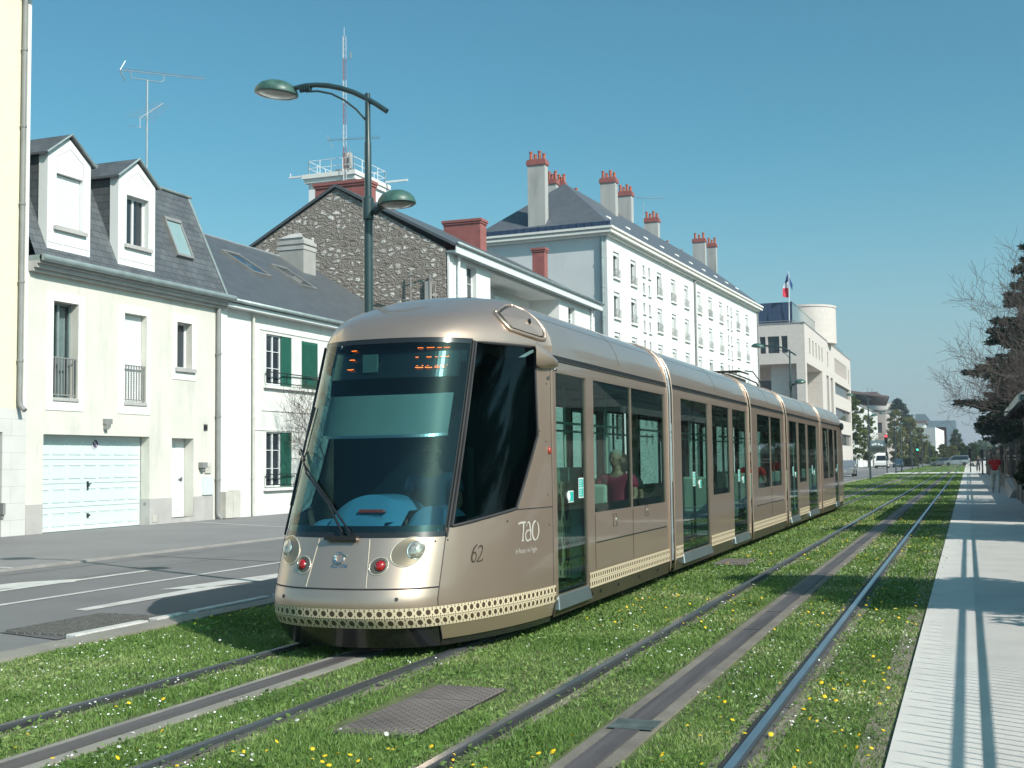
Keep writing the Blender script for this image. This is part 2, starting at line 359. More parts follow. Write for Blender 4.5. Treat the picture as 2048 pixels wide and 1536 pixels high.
def rubblemat():
    m = mat('rubble_stone', (0.2, 0.2, 0.2), 0.9, var=0); t = m.node_tree; p = t.nodes['Principled BSDF']
    uv = t.nodes.new('ShaderNodeUVMap')
    dn = t.nodes.new('ShaderNodeTexNoise'); dn.inputs['Scale'].default_value = 4.0; t.links.new(uv.outputs[0], dn.inputs['Vector'])
    vs_ = t.nodes.new('ShaderNodeVectorMath'); vs_.operation = 'SCALE'; vs_.inputs['Scale'].default_value = 0.16; t.links.new(dn.outputs['Color'], vs_.inputs[0])
    va = t.nodes.new('ShaderNodeVectorMath'); va.operation = 'ADD'; t.links.new(uv.outputs[0], va.inputs[0]); t.links.new(vs_.outputs[0], va.inputs[1])
    mp = t.nodes.new('ShaderNodeMapping'); mp.inputs['Scale'].default_value = (2.9, 4.7, 4.0); t.links.new(va.outputs[0], mp.inputs[0])
    vo = t.nodes.new('ShaderNodeTexVoronoi'); vo.inputs['Scale'].default_value = 1.0; t.links.new(mp.outputs[0], vo.inputs['Vector'])
    ve = t.nodes.new('ShaderNodeTexVoronoi'); ve.feature = 'DISTANCE_TO_EDGE'; ve.inputs['Scale'].default_value = 1.0; t.links.new(mp.outputs[0], ve.inputs['Vector'])
    stone = t.nodes.new('ShaderNodeMapRange'); stone.inputs[1].default_value = 0.16; stone.inputs[2].default_value = 0.30; t.links.new(ve.outputs['Distance'], stone.inputs[0])
    sep = t.nodes.new('ShaderNodeSeparateColor'); t.links.new(vo.outputs['Color'], sep.inputs[0])
    cr = t.nodes.new('ShaderNodeValToRGB'); e = cr.color_ramp.elements; e[0].position = 0.0; e[0].color = (0.22, 0.19, 0.155, 1); e[1].position = 1.0; e[1].color = (0.86, 0.83, 0.78, 1)
    x = e.new(0.35); x.color = (0.38, 0.33, 0.29, 1); x = e.new(0.6); x.color = (0.62, 0.58, 0.53, 1)
    t.links.new(sep.outputs[0], cr.inputs[0])
    nz = t.nodes.new('ShaderNodeTexNoise'); nz.inputs['Scale'].default_value = 16; nz.inputs['Detail'].default_value = 6; t.links.new(uv.outputs[0], nz.inputs['Vector'])
    sc = t.nodes.new('ShaderNodeMapRange'); sc.inputs[1].default_value = 0.35; sc.inputs[2].default_value = 0.65; sc.inputs[3].default_value = 0.6; sc.inputs[4].default_value = 1.3; t.links.new(nz.outputs[0], sc.inputs[0])
    vm = t.nodes.new('ShaderNodeVectorMath'); vm.operation = 'SCALE'; t.links.new(cr.outputs[0], vm.inputs[0]); t.links.new(sc.outputs[0], vm.inputs['Scale'])
    mx = t.nodes.new('ShaderNodeMix'); mx.data_type = 'RGBA'; mx.inputs[6].default_value = (0.30, 0.262, 0.23, 1)
    t.links.new(stone.outputs[0], mx.inputs[0]); t.links.new(vm.outputs[0], mx.inputs[7]); t.links.new(mx.outputs[2], p.inputs['Base Color'])
    b = t.nodes.new('ShaderNodeBump'); b.inputs['Strength'].default_value = 1.0; b.inputs['Distance'].default_value = 0.12
    ad = t.nodes.new('ShaderNodeMath'); ad.operation = 'ADD'; t.links.new(ve.outputs['Distance'], ad.inputs[0]); t.links.new(nz.outputs[0], ad.inputs[1])
    t.links.new(ad.outputs[0], b.inputs['Height']); t.links.new(b.outputs[0], p.inputs['Normal'])
    return m
M['rubble'] = rubblemat()

def islandmat(name, ramp, rough=0.6, trans=0.0, noise=None):
    """colour varies from leaf to leaf, and in broad patches"""
    m = bpy.data.materials.new(name); m.use_nodes = True; t = m.node_tree; p = t.nodes['Principled BSDF']; p.inputs['Roughness'].default_value = rough
    p.inputs['Specular IOR Level'].default_value = 0.3
    g = t.nodes.new('ShaderNodeNewGeometry'); cr = t.nodes.new('ShaderNodeValToRGB'); e = cr.color_ramp.elements
    e[0].position = ramp[0][0]; e[0].color = (*ramp[0][1], 1); e[1].position = ramp[-1][0]; e[1].color = (*ramp[-1][1], 1)
    for q in ramp[1:-1]:
        x = e.new(q[0]); x.color = (*q[1], 1)
    src = g.outputs['Random Per Island']
    if noise:
        tc = t.nodes.new('ShaderNodeTexCoord'); n = t.nodes.new('ShaderNodeTexNoise'); n.inputs['Scale'].default_value = noise; n.inputs['Detail'].default_value = 3
        t.links.new(tc.outputs['Object'], n.inputs['Vector'])
        a = t.nodes.new('ShaderNodeMath'); a.operation = 'MULTIPLY'; a.inputs[1].default_value = 0.5; t.links.new(src, a.inputs[0])
        mr = t.nodes.new('ShaderNodeMapRange'); mr.inputs[1].default_value = 0.35; mr.inputs[2].default_value = 0.65; mr.inputs[3].default_value = 0.0; mr.inputs[4].default_value = 0.5; t.links.new(n.outputs[0], mr.inputs[0])
        b = t.nodes.new('ShaderNodeMath'); b.operation = 'ADD'; t.links.new(a.outputs[0], b.inputs[0]); t.links.new(mr.outputs[0], b.inputs[1]); src = b.outputs[0]
    t.links.new(src, cr.inputs[0]); t.links.new(cr.outputs[0], p.inputs['Base Color'])
    if trans:
        o = t.nodes['Material Output']; tr = t.nodes.new('ShaderNodeBsdfTranslucent'); mx = t.nodes.new('ShaderNodeMixShader'); mx.inputs[0].default_value = trans
        t.links.new(cr.outputs[0], tr.inputs[0]); t.links.new(p.outputs[0], mx.inputs[1]); t.links.new(tr.outputs[0], mx.inputs[2]); t.links.new(mx.outputs[0], o.inputs[0])
    return m
M['grass'] = islandmat('grass', [(0, (0.080, 0.16, 0.034)), (0.42, (0.165, 0.285, 0.07)), (0.75, (0.26, 0.37, 0.115)), (0.90, (0.40, 0.46, 0.20)), (0.97, (0.56, 0.55, 0.34)), (1, (0.74, 0.70, 0.50))], 0.42, 0.35, 0.8)
M['cedar'] = islandmat('cedar', [(0, (0.018, 0.036, 0.028)), (0.6, (0.040, 0.070, 0.050)), (1, (0.085, 0.115, 0.075))], 0.7, 0.1, 0.7)
M['leaf'] = islandmat('leaf', [(0, (0.018, 0.035, 0.010)), (0.6, (0.045, 0.080, 0.020)), (1, (0.085, 0.125, 0.03))], 0.6, 0.25, 0.8)
M['leaf_spring'] = islandmat('leaf_spring', [(0, (0.06, 0.09, 0.02)), (0.6, (0.11, 0.15, 0.035)), (1, (0.19, 0.22, 0.06))], 0.6, 0.3, 0.4)
M['leaf_willow'] = islandmat('leaf_willow', [(0, (0.10, 0.11, 0.035)), (0.6, (0.17, 0.175, 0.06)), (1, (0.25, 0.25, 0.10))], 0.6, 0.3, 0.3)
M['bush'] = islandmat('bush', [(0, (0.018, 0.028, 0.012)), (0.6, (0.042, 0.058, 0.024)), (1, (0.09, 0.10, 0.045))], 0.6, 0.15, 0.9)
# ================================================================== ground
def sheet(name, x0, x1, y0, y1, z, m, ny=1, label=None):
    b = MB()
    ys = [y0 + (y1 - y0) * k / ny for k in range(ny + 1)]
    for a, c in zip(ys[:-1], ys[1:]): b.quad((x0, a, z), (x1, a, z), (x1, c, z), (x0, c, z))
    return b.build(name, m, kind='structure')
sheet('ground', -1500, 1500, -300, 3000, -0.06, M['asphalt_pale'])
sheet('road', -14.2, -7.86, -30, 132, 0.0, M['asphalt'])
# the carriageway widens slightly beyond the crossing
b = MB(); b.quad((-14.2, 132, 0), (-7.86, 132, 0), (-9.2, 600, 0), (-16.5, 600, 0)); b.build('road', M['asphalt'], kind='structure')
sheet('pavement', -21.3, -14.32, -30, 260, 0.03, M['asphalt_pale'])
b = MB(); b.box(-14.33, -14.19, -30, 260, -0.05, 0.035); b.build('kerb', M['kerb'], kind='structure')
b = MB(); b.box(-7.87, -7.56, -30, 131, -0.05, 0.03); b.build('kerb', M['concrete'], kind='structure')
sheet('cross_street', 3.2, 60, 131, 140, -0.02, M['asphalt'])
sheet('promenade', -0.45, 1.72, -30, 131, 0.022, M['promenade2'])
sheet('promenade', -0.451, 0.02, -30, 131, 0.027, M['promenade'])
b = MB(); b.quad((-8.2, 131, 0.012), (3, 131, 0.012), (3, 142, 0.012), (-8.2, 142, 0.012)); b.build('crossing', M['promenade'], kind='structure')
sheet('promenade', -0.42, 3.2, 142, 520, 0.02, M['promenade2'])
b = MB(); b.quad((-.62, -30, .006), (-.40, -30, .006), (-.40, 131, .006), (-.62, 131, .006)); b.build('lawn_edge_gravel', M['gravel'], kind='structure')
# soil under the grass
for (xa, xb, ya, yb) in ((-7.56, -0.42, -30, 131), (-8.2, -0.42, 142, 430)):
    sheet('lawn_soil', xa, xb, ya, yb, 0.0, M['soil'], ny=40)
sheet('garden_soil', 2.0, 60, -30, 131, 0.0, M['soil'], ny=4)
M['hatch_metal'] = mat('hatch_metal', (.10, .13, .125), .6, .2, var=.3, vs=8)
TR = {'right': (-2.69, -1.19, -1.94), 'left': (-5.59, -4.11, -4.85)}
for k, (xl, xr, xc) in TR.items():
    for x in (xl, xr):
        b = MB(); b.cm = 0
        b.box(x - 0.034, x + 0.034, -30, 600, 0.0, 0.036)       # running rail head
        b.cm = 1; b.box(x - 0.028, x + 0.020, -30, 600, 0.036, 0.040)
        s = 1 if x == xl else -1
        b.cm = 2; b.box(x + s * 0.036, x + s * 0.070, -30, 600, 0.0, 0.022) if s > 0 else b.box(x - 0.070, x - 0.036, -30, 600, 0.0, 0.022)
        b.cm = 3
        if s > 0: b.box(x - 0.062, x - 0.036, -30, 600, 0.0, 0.02)
        else: b.box(x + 0.036, x + 0.062, -30, 600, 0.0, 0.02)
        b.build('rail', [M['rail'], M['rail_shiny'] if k == 'right' else M['rail'], M['rubber'], M['rail_jacket']], kind='structure')
        g = MB(); g.quad((x - 0.14, -30, 0.004), (x + 0.14, -30, 0.004), (x + 0.14, 131, 0.004), (x - 0.14, 131, 0.004)); g.build('rail_bed', M['gravel'], kind='structure')
    b = MB(); b.cm = 0; b.box(xc - 0.155, xc + 0.155, -30, 600, -0.02, 0.016)
    b.cm = 1; b.box(xc - 0.075, xc + 0.075, -30, 600, 0.016, 0.024)
    b.cm = 2
    y = 2.0
    while y < 90:
        b.box(xc - 0.078, xc + 0.078, y, y + 0.03, 0.024, 0.026); y += 1.37 if int(y) % 3 else 8.0
    b.cm = 3
    for y in ((6.98,) if k == 'right' else ()): b.box(xc - 0.12, xc + 0.15, y, y + 0.26, 0.024, 0.028)
    b.build('power_strip', [M['concrete_wet'] if k == 'right' else M['concrete'], M['aps'], M['rubber'], M['hatch_metal']], kind='structure')

# ---- road markings
def mark(pts, name='road_marking'):
    b = MB(); b.quad(*[(x, y, 0.006) for x, y in pts]); return b
b = MB()
for y in range(-20, 130, 30): b.quad((-10.80, y, 0.006), (-10.69, y, 0.006), (-10.69, y + 30, 0.006), (-10.80, y + 30, 0.006))
b.quad((-9.53, 11.1, 0.006), (-9.33, 11.05, 0.006), (-9.30, 14.0, 0.006), (-9.62, 13.6, 0.006))
b.quad((-9.98, 13.2, 0.006), (-9.62, 13.4, 0.006), (-9.30, 14.6, 0.006), (-9.45, 17.4, 0.006))
for y in (23, 32, 41, 50, 59, 68, 77, 86, 95): b.quad((-8.95, y, 0.006), (-8.85, y, 0.006), (-8.85, y + 3, 0.006), (-8.95, y + 3, 0.006))
b.quad((-12.06, 15.6, 0.006), (-11.93, 15.6, 0.006), (-11.93, 12.4, 0.006), (-12.10, 12.4, 0.006))
b.quad((-12.6, 13.55, 0.0061), (-12.1, 14.2, 0.0061), (-11.86, 13.8, 0.0061), (-12.3, 12.2, 0.0061), (-12.9, 11.6, 0.0061))
b.build('road_marking', M['paint_white'], kind='structure')
b = MB()
for (xa, ya, xb, yb) in ((-21.2, 29.3, -14.35, 26.0), (-21.0, 16.0, -14.35, 15.2), (-20.9, 42, -14.35, 39)):
    b.quad((xa, ya, 0.034), (xb, yb, 0.034), (xb, yb + 0.09, 0.034), (xa, ya + 0.09, 0.034))
b.build('parking_line', M['paint_white'], kind='structure')
b = MB()
for (xa, ya, xb, yb, wd) in ((-14.19, 18.2, -8.4, 17.0, 0.05), (-14.1, 24.0, -8.5, 24.1, .05), (-12.2, 5, -12.35, 22, .04), (-13.7, 9, -13.6, 30, .04)):
    b.quad((xa, ya, 0.0045), (xb, yb, 0.0045), (xb, yb + wd, 0.0045), (xa + .04, ya + wd, 0.0045))
b.build('tar_seam', M['asphalt_dark'], kind='structure')

# ---- gutter grating with pale kerb stones in front of the lawn
g = empty('drain_grating', (-8.5, 10.0, 0), 'grey rubber grating laid in the road beside the lawn kerb, left of the tram nose', 'grating')
b = MB()
b.poly((-8.95, 9.35, 0.008), (-8.02, 9.1, 0.008), (-8.02, 10.75, 0.008), (-8.85, 10.85, 0.008)); b.build('base', M['asphalt_dark'], g)
b = MB()
for i in range(20):
    for j in range(36):
        x = -8.90 + i * 0.047; y = 9.30 + j * 0.043 + (0.02 if i % 2 else 0)
        if y < 9.1 + (-8.02 - x) * 0.28 or y > 10.78: continue
        b.box(x, x + 0.022, y, y + 0.024, 0.008, 0.030)
o = b.build('stud_field', M['grating'], g); o['kind'] = 'stuff'
for (ya, yb) in ((9.2, 10.28), (10.42, 10.95), (11.1, 12.6), (12.8, 14.8)):
    b = MB(); b.box(-8.01, -7.885, ya, yb, -0.02, 0.045)
    o = b.build('kerb_stone', M['paint_white'], bevel=0.012); tag(o, {9.2: 'pale kerb stone beside the rubber grating, nearest the camera', 10.42: 'short pale kerb stone between the grating and the tram shadow', 11.1: 'pale kerb stone lit inside the tram shadow', 12.8: 'pale kerb stone at the lawn edge, half hidden by the tram nose'}[ya], 'kerb stone', 'pale kerb stones at the lawn edge')

# ---- inspection hatches in the lawn
M['hatch'] = brickmat('hatch', (0.19, 0.16, 0.15), (0.17, 0.145, 0.135), (0.075, 0.065, 0.06), 0.075, 0.036, 0.006, 0.85, 0.9, var=0.3)
def hatch(x0, x1, y0, y1, label, split=None):
    t = empty('inspection_hatch', ((x0 + x1) / 2, (y0 + y1) / 2, 0), label, 'hatch', 'inspection hatches in the lawn')
    b = MB(); b.poly((x0 - 0.02, y0 - 0.02, 0.010), (x1 + 0.02, y0 - 0.02, 0.010), (x1 + 0.02, y1 + 0.02, 0.010), (x0 - 0.02, y1 + 0.02, 0.010)); b.build('rim', M['rubber'], t)
    ys = [y0] + ([split] if split else []) + [y1]
    for a, c in zip(ys[:-1], ys[1:]):
        b = MB(); b.box(x0, x1, a + 0.006, c - 0.006, 0.0, 0.022); b.build('cover', M['hatch'], t)
hatch(-3.60, -3.10, 6.42, 7.98, 'large brown studded hatch cover in the lawn in front of the tram nose', 7.5)
hatch(-3.72, -3.22, 18.4, 19.5, 'small brown studded hatch cover in the lawn beside the first tram joint')
for (x, y, r, lb) in ((-12.6, 21.5, .33, 'round iron manhole cover in the road'),):
    b = MB(); b.lathe((x, y, 0), [(r, 0.0), (r, 0.008), (r * .9, 0.010), (0.01, 0.010)], 24); o = b.build('manhole_cover', M['asphalt_dark']); tag(o, lb, 'manhole cover')

# ================================================================== windows and doors
def window(par, F, u0, u1, z0, z1, dp, fw=0.06, nv=1, nh=0, frame='white_pvc', glass='window_dark', name='window', sash=None, back=True, curtain=None, label=None):
    v = -dp
    b = MB()
    b.fbox(F, u0, u0 + fw, v - 0.05, v + 0.03, z0, z1); b.fbox(F, u1 - fw, u1, v - 0.05, v + 0.03, z0, z1)
    b.fbox(F, u0 + fw, u1 - fw, v - 0.05, v + 0.03, z0, z0 + fw); b.fbox(F, u0 + fw, u1 - fw, v - 0.05, v + 0.03, z1 - fw, z1)
    for k in range(1, nv + 1):
        c = u0 + (u1 - u0) * k / (nv + 1); b.fbox(F, c - fw * .6, c + fw * .6, v - 0.045, v + 0.027, z0 + fw, z1 - fw)
    for k in range(1, nh + 1):
        c = z0 + (z1 - z0) * k / (nh + 1); b.fbox(F, u0 + fw, u1 - fw, v - 0.04, v + 0.022, c - fw * .22, c + fw * .22)
    o = b.build(name, M[frame], par, label=label)
    b = MB(); b.quad(F.P(u0 + fw, v - 0.01, z0 + fw), F.P(u1 - fw, v - 0.01, z0 + fw), F.P(u1 - fw, v - 0.01, z1 - fw), F.P(u0 + fw, v - 0.01, z1 - fw)); b.build('pane', M[glass], o)
    if curtain:
        b = MB(); n = 26
        for k in range(n):
            a = u0 + fw + (u1 - u0 - 2 * fw) * k / n; c = u0 + fw + (u1 - u0 - 2 * fw) * (k + 1) / n
            va = v - 0.12 - 0.02 * math.sin(k * 1.9); vc = v - 0.12 - 0.02 * math.sin((k + 1) * 1.9)
            b.quad(F.P(a, va, z0), F.P(c, vc, z0), F.P(c, vc, z1), F.P(a, va, z1))
        b.build('curtain', M['curtain'], o, smooth=True)
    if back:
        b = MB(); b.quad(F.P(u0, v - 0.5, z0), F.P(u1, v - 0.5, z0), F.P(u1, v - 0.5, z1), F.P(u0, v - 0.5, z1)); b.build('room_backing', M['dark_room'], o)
    return o

def roller(par, F, u0, u1, z0, z1, dp, pitch=0.055, mt='white_pvc', name='roller_shutter'):
    b = MB(); z = z0
    while z < z1 - 0.001:
        t = min(z + pitch, z1)
        b.quad(F.P(u0, -dp + 0.012, z), F.P(u1, -dp + 0.012, z), F.P(u1, -dp + 0.004, t - 0.008), F.P(u0, -dp + 0.004, t - 0.008))
        b.quad(F.P(u0, -dp + 0.004, t - 0.008), F.P(u1, -dp + 0.004, t - 0.008), F.P(u1, -dp + 0.012, t), F.P(u0, -dp + 0.012, t)); z = t
    return b.build(name, M[mt], par)

def railing(par, F, u0, u1, z0, z1, v, n=9, mt='grey_paint', r=0.012):
    b = MB()
    b.fbox(F, u0, u1, v - 0.02, v + 0.02, z1 - 0.03, z1); b.fbox(F, u0, u1, v - 0.015, v + 0.015, z0, z0 + 0.03)
    for k in range(n + 1):
        c = u0 + (u1 - u0) * k / n; b.fbox(F, c - r, c + r, v - r, v + r, z0, z1 - 0.02)
    return b.build('railing', M[mt], par)

def downpipe(par, F, u, v, z0, z1, r=0.06, mt='grey_paint', kick=True):
    b = MB(); pts = [F.P(u, v, z1), F.P(u, v, z0 + 0.25)]
    if kick: pts += [F.P(u, v + 0.02, z0 + 0.12), F.P(u, v + 0.16, z0)]
    else: pts += [F.P(u, v, z0)]
    b.tube(pts, r, 10)
    z = z0 + 1.2
    while z < z1: b.cyl(F.P(u, v, z - 0.03), F.P(u, v, z + 0.03), r * 1.25, n=10); z += 1.9
    return b.build('downpipe', M[mt], par, smooth=True, auto=50)

XW = -21.2
# ---------------------------------------------------------------- yellow building (leftmost)
A = empty('yellow_building', (XW, 19, 0), 'tall pale yellow building with a stone-block ground floor at the left edge of the picture', 'building')
F = Fr((XW, 0))
b = MB(); b.cm = 0; b.wall(F, 10.0, 22.80, 3.05, 16.5); b.cm = 1; b.wall(F, 10.0, 22.90, 0, 3.05, [(18.6, 22.14, 0, 2.48, 0.35)], v=0.02)
b.cm = 2; b.wall(F, 22.80, 22.91, 3.05, 16.5, v=0.006); b.cm = 0
b.quad((XW, 22.91, 0), (XW - 10, 22.91, 0), (XW - 10, 22.91, 16.5), (XW, 22.91, 16.5)); b.quad((XW, 10, 16.5), (XW, 22.91, 16.5), (XW - 10, 22.91, 16.5), (XW - 10, 10, 16.5))
b.quad((XW, 10, 0), (XW - 10, 10, 0), (XW - 10, 10, 16.5), (XW, 10, 16.5))
b.build('wall', [M['yellow'], M['block_stone'], M['white_clean']], A)
b = MB(); b.fbox(F, 18.6, 22.14, -0.36, -0.33, 0, 2.48); b.build('garage_door_or_dark_opening', M['dark_room'], A)  # dark sheet standing for the shade inside an open doorway, no door leaf
downpipe(A, F, 22.6, 0.09, 3.0, 16.4, 0.062, kick=True)
b = MB(); b.fbox(F, 10, 23.05, -0.1, 0.38, 13.35, 13.55); b.build('gutter', M['zinc'], A)
b = MB(); b.fbox(F, 22.12, 22.2, 0.0, 0.09, 0.55, 0.82); b.fbox(F, 22.13, 22.19, 0.0, 0.05, 0.45, 0.55); b.build('socket_box', M['grey_paint'], A)

# ---------------------------------------------------------------- cream house with garage
H = empty('cream_house', (XW, 26.9, 0), 'cream rendered house with a white panelled garage door, slate mansard roof and two dormers', 'house')
ops = [(23.50, 27.60, 0, 2.46, 0.30), (28.60, 29.63, 0.16, 2.44, 0.38), (23.79, 24.68, 3.335, 5.80, 0.26), (26.49, 27.41, 3.335, 5.80, 0.26), (28.80, 29.50, 4.45, 5.80, 0.24)]
b = MB(); b.wall(F, 22.915, 30.87, 0.0, 6.42, ops)
b.quad((XW, 22.915, 0), (XW - 9, 22.915, 0), (XW - 9, 22.915, 9), (XW, 22.915, 6.42)); b.quad((XW, 30.87, 0), (XW - 9, 30.87, 0), (XW - 9, 30.87, 6.4), (XW, 30.87, 6.4))
b.build('wall', M['cream'], H)
b = MB()                                                   # grey plinth, 12 mm proud
for (a, c) in ((22.93, 23.50), (27.60, 28.60), (29.63, 30.60)):
    b.fbox(F, a, c, 0.0, 0.012, 0.0, 0.745)
b.fbox(F, 28.60, 29.63, -0.34, 0.014, 0.0, 0.16); b.quad(F.P(27.598, 0, 0), F.P(27.598, -.28, 0), F.P(27.598, -.28, .74), F.P(27.598, 0, .74))
b.build('plinth', M['plinth'], H)
for (a, c, d, e, h0, h1, hz0, hz1) in ((23.55, 24.92, 3.06, 6.03, 23.79, 24.68, 3.335, 5.80), (26.24, 27.60, 3.06, 6.02, 26.49, 27.41, 3.335, 5.80), (28.58, 29.71, 4.13, 6.03, 28.80, 29.50, 4.45, 5.80)):
    b = MB(); b.wall(F, a, c, d, e, [(h0, h1, hz0, hz1, 0.0)], v=0.018)
    for q in ((a, a, d, e), (c, c, d, e)): b.quad(F.P(q[0], 0, d), F.P(q[0], .018, d), F.P(q[0], .018, e), F.P(q[0], 0, e))
    b.quad(F.P(a, 0, d), F.P(c, 0, d), F.P(c, .018, d), F.P(a, .018, d)); b.quad(F.P(a, 0, e), F.P(c, 0, e), F.P(c, .018, e), F.P(a, .018, e))
    b.build('window_surround', M['cream_trim'], H)
window(H, F, 23.79, 24.68, 3.36, 5.80, 0.26, 0.055, 1, 0, frame='zinc', glass='window_glass', curtain=True)
o = window(H, F, 26.49, 27.41, 3.36, 5.80, 0.24, 0.05, 0, 0); roller(o, F, 26.50, 27.40, 3.37, 5.79, 0.17)
window(H, F, 28.80, 29.50, 4.47, 5.80, 0.24, 0.05, 0, 0)
b = MB(); b.fbox(F, 28.70, 29.64, -0.22, 0.09, 4.36, 4.47); b.build('window_sill', M['plinth'], H)
for (a, c) in ((23.80, 24.66), (26.50, 27.39)): railing(H, F, a, c, 3.44, 4.40, -0.03, 8)
for (a, c) in ((23.78, 24.70), (26.48, 27.43)):
    b = MB(); b.fbox(F, a, c, -0.1, 0.05, 3.30, 3.38); b.build('window_sill', M['plinth'], H)
# garage door: four rows of sunk panels
gd = MB(); v = -0.30; u0, u1 = 23.52, 27.58; rows = [(0.03, .62), (.63, 1.22), (1.23, 1.83), (1.84, 2.45)]
for (za, zb) in rows:
    gd.fbox(F, u0, u1, v - 0.03, v, za, zb)
    n = 7; wd = (u1 - u0) / n
    for k in range(n):
        a = u0 + k * wd + 0.07; c = u0 + (k + 1) * wd - 0.07; m1 = za + 0.12; m2 = zb - 0.12
        for (q, s_) in ((0.0, 0.016), (0.035, 0.006)):
            gd.fbox(F, a + q, c - q, v, v + s_, m1 + q, m1 + q + 0.022); gd.fbox(F, a + q, c - q, v, v + s_, m2 - q - 0.022, m2 - q)
        gd.fbox(F, a, a + 0.018, v, v + .012, m1, m2); gd.fbox(F, c - 0.018, c, v, v + .012, m1, m2)
g = gd.build('garage_door_or_dark_opening', M['garage_white'], H)
b = MB(); b.fbox(F, 25.42, 25.47, v, v + 0.03, 1.05, 1.27); b.fbox(F, 25.42, 25.53, v + .03, v + 0.07, 1.19, 1.215); b.fbox(F, 25.43, 25.48, v, v + .03, .33, .44); b.cyl(F.P(25.455, v + .02, .39), F.P(25.455, v + .08, .39), .03, n=10); b.build('handle', M['blackish'], g)
b = MB(); b.fbox(F, 23.5, 27.6, v - 0.02, v + 0.01, -0.01, 0.03); b.build('threshold', M['rubber'], g)
b = MB(); c = F.P(25.72, v + 0.016, 2.25)
M['sign_red'] = mat('sign_red', (0.45, 0.03, 0.03), 0.5); M['sign_blue'] = mat('sign_blue', (0.10, 0.08, 0.14), 0.5)
b.lathe(c, [(0.135, -0.006), (0.135, 0.004), (0.01, 0.004)], 28, 'x'); s1 = b
b.cm = 1; b.lathe(c, [(0.108, 0.004), (0.108, 0.0075), (.01, .0075)], 28, 'x')
b.cm = 2; b.hexa([c + Vector((x, y, z)) for x, y, z in ((0.0075, -.085, .07), (0.010, -.085, .07), (0.010, .07, -.085), (.0075, .07, -.085), (.0075, -.07, .085), (.010, -.07, .085), (.010, .085, -.07), (.0075, .085, -.07))])
b.build('no_parking_plate', [M['white_pvc'], M['sign_blue'], M['white_pvc']], g)
# front door
d = MB(); d.fbox(F, 28.62, 29.61, -0.36, -0.32, 0.16, 2.43)
for (a, c_) in ((28.72, 29.08), (29.15, 29.50)): d.fbox(F, a, c_, -0.32, -0.308, 0.35, 2.3)
d = d.build('front_door', M['white_pvc'], H); b = MB(); b.fbox(F, 29.42, 29.46, -0.32, -0.26, 1.20, 1.32); b.fbox(F, 29.30, 29.46, -0.28, -0.255, 1.255, 1.28); b.build('handle', M['steel'], d)
# vents, boxes, number plate, pipe
b = MB(); b.fbox(F, 25.66, 25.93, 0, 0.10, 2.76, 2.90); b.fbox(F, 25.68, 25.79, 0, 0.12, 2.62, 2.76); b.build('wall_lamp', M['grey_paint'], H)
b = MB(); b.fbox(F, 30.12, 30.29, 0, 0.02, 2.68, 2.87); pl = b.build('number_plate', M['blackish'], H)
b = MB(); b.fbox(F, 30.14, 30.27, 0.02, 0.023, 2.695, 2.70); b.fbox(F, 30.14, 30.27, 0.02, 0.023, 2.85, 2.855); b.build('plate_border', M['white_pvc'], pl)
b = MB(); b.fbox(F, 29.86, 30.10, 0, 0.16, 1.58, 1.74); b.fbox(F, 29.92, 30.04, 0, 0.12, 1.50, 1.58); b.build('mail_box', M['grey_paint'], H)
b = MB(); b.fbox(F, 30.16, 30.47, 0, 0.045, 1.42, 1.74); b.fbox(F, 30.22, 30.40, 0.045, 0.06, 1.60, 1.68); b.fbox(F, 30.33, 30.39, .045, .055, 1.52, 1.58); b.build('meter_box', M['pvc_pipe'], H)
b = MB(); b.fbox(F, 30.05, 30.56, 0, 0.05, 0.78, 1.32); b.build('electric_cabinet', M['garage_white'], H)
b = MB(); b.fbox(F, 27.72, 27.90, 0.012, 0.03, 0.10, 0.28); b.build('vent_grille', M['pvc_pipe'], H)
b = MB(); b.lathe(F.P(27.596, -.15, .60), [(0.05, 0), (0.04, .02), (.01, .02)], 12, 'y'); b.build('intercom', M['grey_paint'], H)
downpipe(H, F, 30.74, 0.09, 0.02, 6.45, 0.075)
# cornice, gutter
b = MB()
for (va, vb, za, zb) in ((0, 0.16, 6.42, 6.50), (0, 0.26, 6.50, 6.60), (0, 0.34, 6.60, 6.66)): b.fbox(F, 22.92, 31.05, va, vb, za, zb)
b.build('cornice', M['plinth'], H)
b = MB(); b.tube([F.P(22.92, 0.42, 6.735), F.P(31.12, 0.42, 6.735)], 0.085, 12); b.fbox(F, 22.92, 31.12, 0.0, 0.40, 6.66, 6.80); b.build('gutter', M['zinc'], H, smooth=True, auto=40)
# mansard + upper roof
mt, mzt = -1.16, 9.96
b = MB(); b.quad(F.P(22.92, 0.22, 6.79), F.P(30.96, 0.22, 6.79), F.P(30.88, mt, mzt), F.P(22.92, mt, mzt))
b.quad(F.P(30.96, 0.22, 6.79), F.P(30.96, -9, 6.79), F.P(30.88, -7.2, mzt), F.P(30.88, mt, mzt))
b.quad(F.P(22.92, mt - .05, mzt + .02), F.P(31.0, mt - .05, mzt + .02), F.P(28.4, -4.2, 11.0), F.P(22.92, -4.2, 11.0))
b.quad(F.P(31.0, mt, mzt + .02), F.P(31.0, -7.2, mzt + .02), F.P(28.4, -4.2, 11.0)); b.quad(F.P(22.92, -7.2, mzt), F.P(31.0, -7.2, mzt), F.P(28.4, -4.2, 11.0), F.P(22.92, -4.2, 11.0))
rf = b.build('roof', M['slate'], H)
b = MB(); b.tube([F.P(22.92, mt + .03, mzt + .01), F.P(31.0, mt + .03, mzt + .01)], 0.05, 8); b.tube([F.P(30.99, .24, 6.80), F.P(30.91, mt, mzt)], 0.035, 6); b.build('roof_flashing', M['zinc'], rf)
